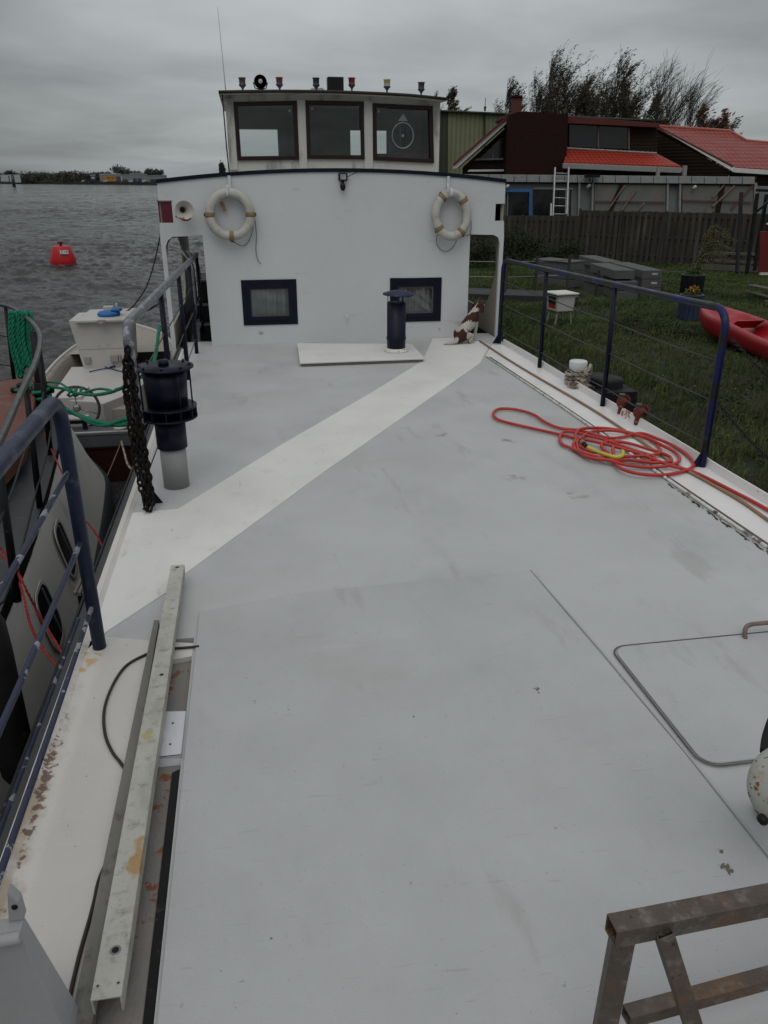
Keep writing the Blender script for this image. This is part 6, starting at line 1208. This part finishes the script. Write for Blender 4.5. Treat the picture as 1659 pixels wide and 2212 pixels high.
q = M(); face(q, [(1265, 376), (1297, 377), (1297, 383), (1265, 384)], D3 - .4, .3); q.tube([dp(1281, 380, D3 - .3), dp(1280, 396, D3 - .3)], .02, 6); q.tube(catmull([dp(1276, 386, D3 - .3), dp(1272, 388, D3 - .3), dp(1276, 392, D3 - .3)], 4), .02, 6); q.build('bracket_lamp', M_BLACK, ws)
for a in (1416, 1461): 
    q = M(); face(q, [(1478 if a == 1461 else 1421, 357 if a == 1461 else 361), (1485 if a == 1461 else 1427, 358 if a == 1461 else 361), (1483 if a == 1461 else 1425, 380), (1476 if a == 1461 else 1419, 380)], D3 + 1, .2); q.build('roof_vent', M_GUTTER, ws)
for u in (1540, 1546): pass
# ladder
ld = empty('ladder', tuple(dp(1206, 470, D3 - 1.2)), 'tall aluminium ladder leaning against the workshop roof', 'ladder')
q = M(); q.beam(dp(1199, 362, D3 - .1), dp(1193.5, 480, D3 - 1.6), .05, .07, up=(0, 1, 0)); q.beam(dp(1190.5, 440, D3 - 1.3), dp(1189, 480, D3 - 1.8), .05, .07, up=(0, 1, 0)); M_ALU = mat('aluminium', (.42, .42, .42), .4, metal=.3, var=.15, scale=6); q.build('stile', M_ALU, ld)
q = M(); q.beam(dp(1228.5, 362, D3 - .1), dp(1223, 480, D3 - 1.6), .05, .07, up=(0, 1, 0)); q.build('stile', M_ALU, ld)
for k, v in enumerate((374, 391, 409, 427, 444.5, 462)): t = (v - 362) / 118; q = M(); q.tube([dp(1199 - 5.5 * t, v, D3 - .1 - 1.5 * t), dp(1228.5 - 5.5 * t, v + .8, D3 - .1 - 1.5 * t)], .022, 6); q.build('rung', M_ALU, ld)
# ---- wooden fence: boards on alternate sides of the rails, every board its own bit of weather
P0, P1 = Vector((14.07, 33.6, 0)), Vector((19.62, 28.3, 0)); fd = (P1 - P0).normalized(); fn = Vector((-fd.y, fd.x, 0))
M_FENCE = leafcolor('weathered_fence', [(.032, .030, .026), (.054, .050, .043), (.044, .041, .036), (.09, .085, .073)], .9)
def wood_variation(m):
    t = m.node_tree; b = t.nodes['Principled BSDF']; src = b.inputs['Base Color'].links[0].from_socket; tc_ = t.nodes.new('ShaderNodeTexCoord'); mp = t.nodes.new('ShaderNodeMapping'); mp.inputs['Scale'].default_value = (14, 14, .8); n = t.nodes.new('ShaderNodeTexNoise'); n.inputs['Scale'].default_value = 1; n.inputs['Detail'].default_value = 6
    t.links.new(tc_.outputs['Object'], mp.inputs[0]); t.links.new(mp.outputs[0], n.inputs['Vector']); r_ = t.nodes.new('ShaderNodeMapRange'); r_.inputs[1].default_value = .3; r_.inputs[2].default_value = .7; r_.inputs[3].default_value = .6; r_.inputs[4].default_value = 1.35; t.links.new(n.outputs[0], r_.inputs[0])
    x = t.nodes.new('ShaderNodeVectorMath'); x.operation = 'SCALE'; t.links.new(src, x.inputs[0]); t.links.new(r_.outputs[0], x.inputs[3]); t.links.new(x.outputs[0], b.inputs['Base Color'])
wood_variation(M_FENCE)
def fence(a, b, h, label, seed):
    rg_ = random.Random(seed); L_ = (b - a).length; d = (b - a).normalized(); n_ = Vector((-d.y, d.x, 0)); e_ = empty('fence', (a.x, a.y, GZ), label, 'fence', 'fences behind the grass')
    q = M(); s_ = 0; k = 0
    while s_ < L_:
        c_ = a + d * (s_ + .07) + n_ * (-.03 if k % 2 else .03) + Vector((0, 0, GZ + h / 2 + rg_.uniform(-.015, .015))); q.obox(c_, d * .07, n_ * .009, (d * rg_.uniform(-.008, .008)) + Vector((0, 0, h / 2))); s_ += .118; k += 1
    q.build('boards', M_FENCE, e_)
    for z in (.35, h * .52, h - .16): q = M(); q.obox((a + b) / 2 + Vector((0, 0, GZ + z)), d * L_ / 2, n_ * .02, (0, 0, .04)); q.build('rail', M_FENCE, e_)
    for s_ in np.arange(0, L_ + .1, 1.8):
        q = M(); q.obox(a + d * s_ - n_ * .06 + Vector((0, 0, GZ + (h + .03) / 2)), d * .045, n_ * .04, (0, 0, (h + rg_.uniform(.02, .12)) / 2)); q.build('post', M_FENCE, e_)
fence(P0, P0 + fd * 17.0, 2.02, 'higher weathered grey board fence running in front of the workshop', 1)
fence(P0 - RV * 6.0 + FV * .4, P0 + Vector((-.03, .0, 0)), 1.80, 'lower board fence panel beside the ladder and blue window', 2)
# ---- post and wire fence
wfp = [at(1090, 640, z=GZ), at(1154, 636, z=GZ), at(1223, 634, z=GZ), at(1286, 642, z=GZ)]; wf_ = empty('wire_fence', tuple(wfp[1]), 'low wire fence on thin grey posts beside the concrete blocks', 'fence')
for k, p in enumerate(wfp): q = M(); q.beam(p, p + Vector((.02, 0, [1.12, 1.10, 1.12, .78][k])), .07, .07); q.build('post', M_FENCE, wf_)
for z in (.98, .55): q = M(); q.tube([at(900, 636, z=GZ) + Vector((0, 0, z))] + [p + Vector((0, 0, z - .02 * (k % 2))) for k, p in enumerate(wfp[:3])] + ([wfp[3] + Vector((0, 0, z))] if z < .7 else []), .010, 6); q.build('wire', M_STEEL, wf_)
# ---- concrete slabs stacked
M_CONC = mat('grey_slab', (.085, .085, .085), .85, var=.12, scale=3, layers=[((.075, .075, .07), 3, .55, .2, .6, 9), ((.20, .20, .195), 9, .6, .15, .4, 6)], bump=.3, bscale=30)
M_PAPER = mat('paper_label', (.42, .42, .40), .7)
def slab(px, zt_, th, label, dy=(0, 0, 0), cap=False):
    q = M(); pts = [at(u, v, z=zt_) for u, v in px] if not hasattr(px[0], 'x') else px
    q.extr([Vector((p.x, p.y, zt_)) for p in pts], (0, 0, -th)); e_ = q.build('concrete_slab', M_CONC, bevel=.012); tag(e_, label, 'slab', 'stacked concrete slabs')
    if cap:
        a, b = pts[0], pts[1]; d = (b - a).normalized(); n_ = Vector((d.y, -d.x, 0)); c_ = a.lerp(b, .62) + n_ * .006 + Vector((0, 0, -th * .45)); q = M(); q.obox(Vector((c_.x, c_.y, zt_ - th * .42)), d * .085, n_ * .004, (0, 0, .026)); o_ = q.build('paper_tag', M_PAPER, e_)
    return e_
def rect(cx_, cy_, l, w2, ang): 
    d = Vector((math.sin(ang), math.cos(ang), 0)); s_ = Vector((d.y, -d.x, 0)); c_ = Vector((cx_, cy_, 0)); return [c_, c_ + s_ * w2, c_ + s_ * w2 + d * l, c_ + d * l]
th = .25; names = ['lowest of the right hand slab stack, with a white tag', 'middle slab of the right hand stack, with a white tag', 'front top slab of the right hand stack, with a white tag']
for k in range(3): slab(rect(11.30 - .012 * k, 22.0, 2.45, .60, R(3)), -.72 + th * k + .005 * k, th - .006, 'grey slab ' + names[k], cap=True)
for k in range(3): slab(rect(11.36 - .10 * (k == 2), 24.62, 2.4, .60, R(3)), -.72 + th * k + .004 * k, th - .006, 'grey slab behind ' + ['the lowest right hand slab', 'the middle right hand slab', 'the front top slab, its far end by the fence'][k])
for k, (x, y, l, w2, an, zt_, lb) in enumerate([(10.35, 21.6, 1.3, .62, R(8), -.72, 'grey slab at the bottom of the short front pile'), (10.32, 21.62, 1.35, .62, R(8), -.46, 'grey slab in the middle of the short front pile'),
        (10.30, 21.75, 2.1, .60, R(4), -.165, 'grey slab on top of the short front pile, raised on battens'), (10.0, 24.3, 1.4, .72, R(-28), -.72, 'lowest grey slab of the back left pile'), (10.0, 24.3, 1.4, .72, R(-28), -.46, 'middle grey slab of the back left pile'), (9.96, 24.28, 1.42, .74, R(-28), -.205, 'upper grey slab of the back left pile')]):
    slab(rect(x, y, l, w2, an), zt_, .245, lb)
q = M(); q.prism([p.xy for p in rect(9.93, 24.25, 1.5, .80, R(-28))], -.20, -.165); tag(q.build('cover_sheet', M_CONC, bevel=.006), 'thin grey sheet lying over the back left slab pile', 'sheet')
for x, y in ((10.36, 21.95), (10.42, 23.4)): q = M(); q.prism([p.xy for p in rect(x, y, .08, .55, R(4))], -.455, -.412); tag(q.build('timber_batten', M_FENCE), 'short batten %s the raised front slab' % ('under the near end of' if y < 22.5 else 'under the far end of'), 'batten')
# ---- white crate on legs
bo = at(1207, 699, z=GZ); d0 = Vector((.97, .16, 0)).normalized(); d1 = Vector((-d0.y, d0.x, 0)); bx_ = empty('crate_box', tuple(bo), 'white box on thin legs with a black and red emblem on its side', 'box')
q = M(); c_ = bo + Vector((0, 0, .51)) + d0 * .0; rows = [[c_ + d0 * (sx * (.22 + .02 * zt2)) + d1 * (sy * (.24 + .02 * zt2)) + Vector((0, 0, .19 * (1 if zt2 else -1))) for sx, sy in ((-1, -1), (1, -1), (1, 1), (-1, 1))] for zt2 in (0, 1)]
q.loft(rows, closed=True, smooth=False); q.f += [(0, 1, 2, 3), (4, 5, 6, 7)]; q.m += [0, 0]; q.sm += [False] * 2; q.build('body', mat('white_plastic', (.45, .45, .43), .5, var=.08, scale=4), bx_, bevel=.015)
q = M(); q.obox(c_ + Vector((0, 0, .215)), d0 * .30, d1 * .32, (0, 0, .018)); q.build('lid', M_PWHITE, bx_, bevel=.01)
q = M(); s_ = c_ - d0 * .235; q.mat(0).obox(s_ + Vector((0, 0, .06)), d0 * .006, d1 * .17, (0, 0, .075)); q.mat(1).obox(s_ + Vector((0, 0, -.07)) + d0 * .008, d0 * .006, d1 * .16, (0, 0, .05)); q.build('emblem', [M_BLACK, mat('emblem_red', (.30, .01, .01), .5)], bx_)
for sx in (-1, 1):
    for sy in (-1, 1): q = M(); q.beam(bo + d0 * sx * .22 + d1 * sy * .2, bo + d0 * sx * .17 + d1 * sy * .18 + Vector((0, 0, .33)), .03, .03); q.build('leg', M_GUTTER, bx_)
# ---- planters
def planter(u, v, hpx, rpx, mcol, label, seed, plant_m, flower=None):
    b = at(u, v, z=GZ); s_ = (b - Vector((0, 0, CAMH))).length / F; r_ = rpx * s_; h = hpx * s_ * 1.04; e_ = empty('planter', tuple(b), label, 'planter', 'planters on the grass')
    q = M(); n = 16
    for k in range(n):
        a = 2 * math.pi * k / n; rd = Vector((math.cos(a), math.sin(a), 0)); tg = Vector((-rd.y, rd.x, 0)); q.obox(b + rd * r_ * .96 + Vector((0, 0, h / 2)), rd * .018, tg * (math.pi * r_ / n * .93), (0, 0, h / 2))
    q.build('staves', mcol, e_, bevel=.004); q = M(); q.lathe([(r_ * 1.04, h), (r_ * 1.06, h + .03), (r_ * .9, h + .03), (r_ * .9, h - .06), (.01, h - .08)], b, 24); q.build('rim', M_DARKGREY, e_)
    rg_ = np.random.default_rng(seed); q = M(); leaf_cloud(q, (b.x, b.y, b.z + h + .07), (r_ * .75, r_ * .75, .14), 420, .035, rg_); 
    if flower: q.mat(1); leaf_cloud(q, (b.x, b.y, b.z + h + .13), (r_ * .7, r_ * .7, .13), 120, .03, rg_)
    q.build('plant', [plant_m] + ([flower] if flower else []), e_, recalc=False)
M_LEAFY = leafcolor('planter_leaves', [(.03, .045, .012), (.05, .075, .02), (.09, .10, .03)])
planter(1491, 643, 40, 21, M_BLACK, 'black slatted round planter standing behind the blue one', 3, M_LEAFY)
planter(1487, 688, 42, 22, mat('faded_blue_staves', (.018, .032, .065), .6, var=.4, scale=8), 'faded blue round planter with orange yellow flowers', 4, M_LEAFY, mat('orange_flowers', (.42, .22, .03), .7, var=.3, scale=30))
# ---- red kayak on the grass
ky = empty('kayak', (9.9, 14.5, GZ), 'bright red plastic kayak lying on the grass at the right', 'kayak')
M_KAY = mat('red_plastic', (.30, .006, .014), .4, var=.08, scale=3, layers=[((.25, .01, .015), 3, .58, .15, .5, 5)])
KS = 1.65
kc = lambda y: 10.20 - .145 * (18.35 - KS - y); q = M(); rows = []; ys_ = np.concatenate([np.linspace(18.38, 17.2, 10), np.linspace(16.9, 11.5, 18)])
for y in ys_:
    t = min(1, (18.40 - y) / 1.5); w2 = .50 * math.sin(t * math.pi / 2) ** .6 + .01; lift = .22 * (1 - t) ** 1.8; zb = GZ + .06 + lift; zt_ = GZ + .56 + .12 * (1 - t) ** 1.5 + .03 * math.sin(y * 1.6); c = kc(y - KS)
    inn = .62 if y < 17.3 else .35; dip = (.27 if y < 17.1 else (.10 if y < 17.55 else -.01)) + (.04 * math.sin(y * 3.2) if y < 17 else 0)
    yy = y - KS; rows.append([(c, yy, zb), (c - w2 * .45, yy, zb + .012), (c - w2 * .8, yy, zb + .09), (c - w2 * .97, yy, zb + .2), (c - w2, yy, zt_ - .13), (c - w2 * .99, yy, zt_ - .06), (c - w2 * .9, yy, zt_), (c - w2 * .72, yy, zt_ - .015), (c - w2 * inn, yy, zt_ - dip * .85), (c - w2 * .2, yy, zt_ - dip),
                 (c + w2 * .2, yy, zt_ - dip), (c + w2 * inn, yy, zt_ - dip * .85), (c + w2 * .72, yy, zt_ - .015), (c + w2 * .9, yy, zt_), (c + w2 * .99, yy, zt_ - .06), (c + w2, yy, zt_ - .13), (c + w2 * .97, yy, zt_ - .25 + .02), (c + w2 * .8, yy, zb + .09), (c + w2 * .45, yy, zb + .012)])
q.loft(rows, closed=True); q.f += [tuple(range(19))]; q.m += [0]; q.sm += [True]; q.build('hull', M_KAY, ky, sub=1)
for y in (16.55 - KS, 14.6 - KS):
    q = M(); q.extr([(kc(y) - .30, y, GZ + .40), (kc(y) + .30, y, GZ + .40), (kc(y) + .30, y - .30, GZ + .60), (kc(y) - .30, y - .30, GZ + .60)], (0, -.08, 0)); q.build('seat_moulding', M_KAY, ky, bevel=.03)
q = M(); q.lathe([(.0, .02), (.035, .015), (.04, 0)], (kc(17.35 - KS) - .03, 17.35 - KS, GZ + .53), 12); q.build('toggle', M_STEEL, ky)
# ---- timber, gantry, red board at the right
def stick(name, a, b, w2, h2_, m_, label, cat, grp=None): q = M(); q.beam(a, b, w2, h2_); return tag(q.build(name, m_, bevel=.006), label, cat, grp)
g0 = lambda u, v, z: at(u, v, z=z)
M_PLK = mat('old_timber', (.085, .08, .065), .85, var=.25, scale=5, layers=[((.15, .145, .12), 4, .56, .15, .6, 6)], bump=.3)
A0 = at(1515, 576, z=GZ + .12); A1 = at(1652, 582, z=GZ + .12)
stick('timber_plank', A0, A0 + (A1 - A0) * 1.3, .25, .22, M_PLK, 'thick bottom timber of the pile by the fence', 'timber', 'timber pile by the fence')
stick('timber_plank', A0 + Vector((-.1, .1, .25)), A0 + (A1 - A0) * 1.3 + Vector((-.1, .1, .22)), .22, .10, M_PLK, 'upper plank of the pile by the fence', 'timber', 'timber pile by the fence')
A2 = A0 + Vector((-.15, .1, .52)); stick('timber_plank', A2, A2 + (A1 - A0) * 1.25, .18, .09, M_PLK, 'topmost plank, carried above the pile on bearers', 'timber', 'timber pile by the fence')
for k in (.12, .5, .85): stick('bearer', A0 + (A1 - A0) * k + Vector((-.12, .12, .30)), A0 + (A1 - A0) * k + Vector((-.12, .12, .48)), .09, .09, M_PLK, ['leftmost', 'middle', 'rightmost'][[.12, .5, .85].index(k)] + ' small bearer under the topmost plank', 'bearer', 'bearers in the timber pile')
B0 = at(1427, 585, z=GZ + .22); B1 = at(1505, 590, z=GZ + .18); stick('pole', B0, B1, .035, .035, M_PLK, 'thin pale pole lying between the slabs and the timber pile', 'pole')
B0 = at(1618, 652, z=GZ + .35); B1 = at(1680, 660, z=GZ + .35); stick('timber_plank', at(1622, 616, z=GZ + .3), at(1690, 630, z=GZ + .3), .28, .05, M_PLK, 'broad plank laid on trestles above the kayak', 'timber'); stick('timber_plank', at(1612, 628, z=GZ + .14), at(1690, 650, z=GZ + .14), .14, .04, M_PLK, 'narrow plank below the broad one above the kayak', 'timber')
stick('trestle_block', at(1652, 655, z=GZ + .06), at(1690, 656, z=GZ + .06), .14, .14, M_PLK, 'short timber block at the right edge above the kayak', 'timber')
gt = empty('steel_gantry', tuple(at(1622, 590, z=GZ)), 'dark steel gantry frame standing in front of the fence', 'gantry'); dg_ = 27.0
q = M(); q.beam(dp(1636, 418, dg_), dp(1613, 592, dg_ - .2), .09, .09, up=(0, 1, 0)); q.build('post', M_BLACK, gt); q = M(); q.beam(dp(1656, 420, dg_ + .8), dp(1630, 585, dg_ + .6), .09, .09, up=(0, 1, 0)); q.build('post', M_BLACK, gt)
q = M(); q.beam(dp(1634, 411, dg_ - .02), dp(1720, 414, dg_ + .3), .08, .08); q.build('top_beam', M_BLACK, gt); q = M(); q.beam(dp(1628, 462, dg_ - .12), dp(1690, 412, dg_ - .1), .05, .07); q.build('brace', M_BLACK, gt)
q = M(); q.beam(dp(1601.5, 416, 27.6), dp(1592, 590, 26.4), .09, .09, up=(0, 1, 0)); tag(q.build('steel_post', M_BLACK), 'single dark post standing left of the gantry', 'post')
rb = empty('red_board', tuple(dp(1665, 590, 22)), 'dark red board with a white foot at the right edge', 'board'); q = M(); face(q, [(1643, 500), (1700, 500), (1700, 588), (1639, 588)], 22, .06); q.build('panel', mat('dark_red_board', (.12, .010, .008), .6, var=.15), rb, bevel=.01)
q = M(); face(q, [(1642, 589), (1700, 589), (1700, 594), (1642, 594)], 22 - .02, .08); q.build('foot', M_PWHITE, rb); q = M(); q.lathe([(.001, .03), (.05, .025), (.06, -.02)], dp(1660, 484, 22), 14); q.build('cap', M_PWHITE, rb); q = M(); q.tube([dp(1660, 484, 22.03), dp(1660, 501, 22.03)], .02, 6); q.build('stem', M_BLACK, rb)
q = M(); p = dp(1680, 458, 27.6); q.lathe([(.22, -.35), (.25, .3), (.1, .4)], p, 18); tag(q.build('barrel', mat('blue_barrel', (.02, .14, .32), .5)), 'bright blue barrel at the right edge behind the gantry', 'barrel')
# ---- shrubs in front of the fence, sapling
def shrub(u, v, w_, h, label, seed, m_=None):
    b = at(u, v, z=GZ); rg_ = np.random.default_rng(seed); e_ = empty('shrub', tuple(b), label, 'shrub', 'shrubs along the fence'); q = M()
    for k in range(5): leaf_cloud(q, (b.x + rg_.uniform(-.4, .4) * w_, b.y + rg_.uniform(-.3, .3), b.z + h * rg_.uniform(.3, .62)), (w_ * .36, .4, h * .36), 330, .05, rg_)
    q.build('foliage', m_ or M_WEED, e_, recalc=False); q = M()
    for k in range(7): q.tube([(b.x + rg_.uniform(-.2, .2) * w_, b.y, b.z), (b.x + rg_.uniform(-.5, .5) * w_, b.y + rg_.uniform(-.3, .3), b.z + h * .8)], .012, 5)
    q.build('stems', M_BARK, e_)
shrub(1035, 580, 2.0, 1.4, 'dark bushy shrub seen through the starboard walkway', 1); shrub(1105, 572, 2.2, 1.7, 'leftmost dark shrub before the low fence panel', 2); shrub(1150, 574, 2.0, 1.5, 'dark shrub before the middle of the low fence panel', 3); shrub(1195, 576, 1.8, 1.1, 'small shrub at the right end of the low fence panel', 4)
sb = at(1491, 643, z=GZ) + Vector((0, 0, .46)); sp_ = empty('sapling', tuple(sb), 'windblown young tree with pale arching twigs before the fence', 'sapling'); rg_ = np.random.default_rng(31); q = M(); q.tube([sb + Vector((.05, 0, -.2)), sb + Vector((-.0, 0, .3)), sb + Vector((.1, 0, .8)), sb + Vector((.25, 0, 1.3))], [.022, .02, .015, .008], 8); lf = M()
for k in range(26):
    h0 = .42 + .9 * k / 26; a = rg_.uniform(-.5, .5); st_p = sb + Vector((.02 + .2 * (h0 - .3), 0, h0)); l = rg_.uniform(.35, .85); rise = rg_.uniform(-.1, .75)
    pts = catmull([st_p, st_p + Vector((.2 * l, a * .2, .28 * rise * l + .12)), st_p + Vector((.6 * l, a * .5, .5 * rise * l + .06)), st_p + Vector((1.05 * l, a * .7, .45 * rise * l - .12))], 4); q.tube(pts, [.008] * 5 + [.0035] * (len(pts) - 5), 5)
    quads(lf, np.array([tuple(p + Vector(rg_.normal(0, .04, 3))) for p in pts for _ in range(7)]), .028, rg_)
q.build('trunk', mat('pale_twig', (.19, .17, .12), .8), sp_); lf.build('foliage', leafcolor('sapling_leaves', [(.05, .055, .02), (.08, .085, .03), (.13, .075, .03)]), sp_, recalc=False)
# ---- windblown trees behind the houses
M_TLEAF = leafcolor('autumn_tree_leaves', [(.032, .029, .021), (.055, .047, .032), (.085, .068, .046)]); M_TLEAF2 = leafcolor('russet_leaves', [(.07, .03, .02), (.11, .045, .025), (.06, .04, .025)])
def blown_tree(u, vt, wpx, dep, label, seed, leaves=5000, bare=False, lm=None, base=388, lsize=.09, stems=1, lean=.65):
    b = dp(u, base, dep); b.z = GZ; tz = dp(u, vt, dep).z; Ht = tz - GZ; s_ = dep / F; Wm = wpx * s_ * 1.18; rg_ = random.Random(seed); ng = np.random.default_rng(seed); e_ = empty('tree', tuple(b), label, 'tree', 'windblown trees behind the houses'); q = M(); P = []
    def grow(p, d, l, r_, dep_):
        pts = [p]; dd = d.copy(); n = 6 if dep_ < 2 else 4
        for i in range(n):
            dd = (dd + RV * (.035, .075, .12, .16)[dep_] * lean + Vector((rg_.gauss(0, .05), rg_.gauss(0, .05), .02 if dep_ < 2 else -.01))).normalized(); pts.append(pts[-1] + dd * l / n)
        q.tube(pts, [max(.006, r_ * (1 - .8 * i / n)) for i in range(n + 1)], 6 if dep_ == 0 else 4, cap=False)
        if dep_ >= 1: P.append((pts, l, dep_))
        if dep_ < 3:
            k = [15, 8, 5][dep_]
            for i in range(k):
                t = (.42 + .58 * (i + rg_.random()) / k) if dep_ == 0 else (.12 + .88 * (i + rg_.random()) / k); j = min(n - 1, int(t * n)); base_ = pts[j].lerp(pts[j + 1], t * n - j); an = rg_.uniform(0, 6.283); out_ = RV * math.cos(an) + FV * math.sin(an) * .8
                nd = (dd * 1.0 + out_ * (.55, .6, .8)[dep_] * rg_.uniform(.5, 1.15) + Vector((0, 0, .35))).normalized(); ll = (Wm * .95 * (1.3 - .95 * (t - .42) / .58) * rg_.uniform(.75, 1.15) if dep_ == 0 else l * rg_.uniform(.32, .55)); grow(base_, nd, ll, r_ * (.34 if dep_ == 0 else .5), dep_ + 1)
    for k in range(stems):
        off = (0 if k == 0 else rg_.uniform(-.5, .5) * Wm * .8); hk = Ht * (.90 if k == 0 else rg_.uniform(.68, .86)); grow(b + RV * off + FV * rg_.uniform(-.6, .6), Vector((rg_.gauss(0, .03) - .10, rg_.gauss(0, .03), 1)).normalized(), hk, .0085 * Ht, 0)
    q.build('trunk', M_BARK, e_, recalc=False)
    if not bare:
        lf = M(); tot = sum(l_ for _, l_, _ in P); PP = []
        for pts, l_, de in P:
            for _ in range(max(1, int(leaves * l_ / tot * (.5 if de == 1 else 1.15) + rg_.random()))): t = rg_.random() ** .8 * (len(pts) - 1.001); j = int(t); c = pts[j].lerp(pts[j + 1], t - j); PP.append(tuple(c + RV * rg_.uniform(-.02, .16) + Vector((rg_.gauss(0, .05), rg_.gauss(0, .05), rg_.gauss(0, .06)))))
        n = len(PP); PP = np.array(PP); a = np.array(tuple(RV)) * .75 + ng.normal(0, .3, (n, 3)) + np.array([0, 0, .55]); a /= np.linalg.norm(a, axis=1)[:, None]; bb_ = np.cross(a, ng.normal(0, 1, (n, 3))); bb_ /= np.linalg.norm(bb_, axis=1)[:, None]; s1 = lsize * ng.uniform(.6, 1.3, (n, 1))
        V = np.stack([PP - a * s1, PP + bb_ * s1 * .32, PP + a * s1, PP - bb_ * s1 * .32], 1).reshape(-1, 3); lf.v = [tuple(v) for v in V.tolist()]; lf.f = [(4 * i, 4 * i + 1, 4 * i + 2, 4 * i + 3) for i in range(n)]; lf.m = [0] * n; lf.sm = [False] * n
        lf.build('crown', lm or M_TLEAF, e_, recalc=False)
blown_tree(973, 172, 40, 66, 'narrow windblown tree just right of the wheelhouse roof', 1, 4200, lsize=.11)
blown_tree(930, 178, 36, 66, 'bare thin twigged tree at the wheelhouse roof corner', 2, bare=True, stems=2)
blown_tree(1114, 168, 56, 64, 'slim windblown tree directly behind the brick chimney', 3, 4500, stems=2)
blown_tree(1190, 140, 88, 64, 'tall windblown tree between the chimney and the clerestory', 4, 7000, stems=3)
blown_tree(1158, 205, 54, 63, 'short windblown tree rising over the brick wall', 5, 2600)
blown_tree(1232, 188, 60, 64, 'lower windblown tree above the red fascia', 6, 3000)
blown_tree(1308, 133, 84, 64, 'tallest windblown tree in the middle of the row', 7, 7500, stems=3)
blown_tree(1274, 198, 50, 62, 'low leafy tree at the left foot of the tallest tree', 8, 2400)
blown_tree(1352, 176, 60, 64, 'leaning leafy tree right of the tallest tree', 9, 4200, stems=2)
blown_tree(1380, 184, 46, 62, 'small windblown tree next to the bare tree', 10, 2400)
blown_tree(1440, 146, 84, 64, 'large bare leafless tree above the warehouse end', 11, bare=True, stems=3)
blown_tree(1408, 180, 50, 62, 'smaller bare tree left of the large leafless one', 12, bare=True, stems=2)
blown_tree(1490, 226, 52, 60, 'half bare tree over the salmon roof ridge', 13, 1500, lm=M_TLEAF2, stems=2, lsize=.12)
blown_tree(1548, 240, 48, 60, 'low russet leaved tree at the right end of the row', 14, 2600, lm=M_TLEAF2, stems=3, lean=.4, lsize=.13)
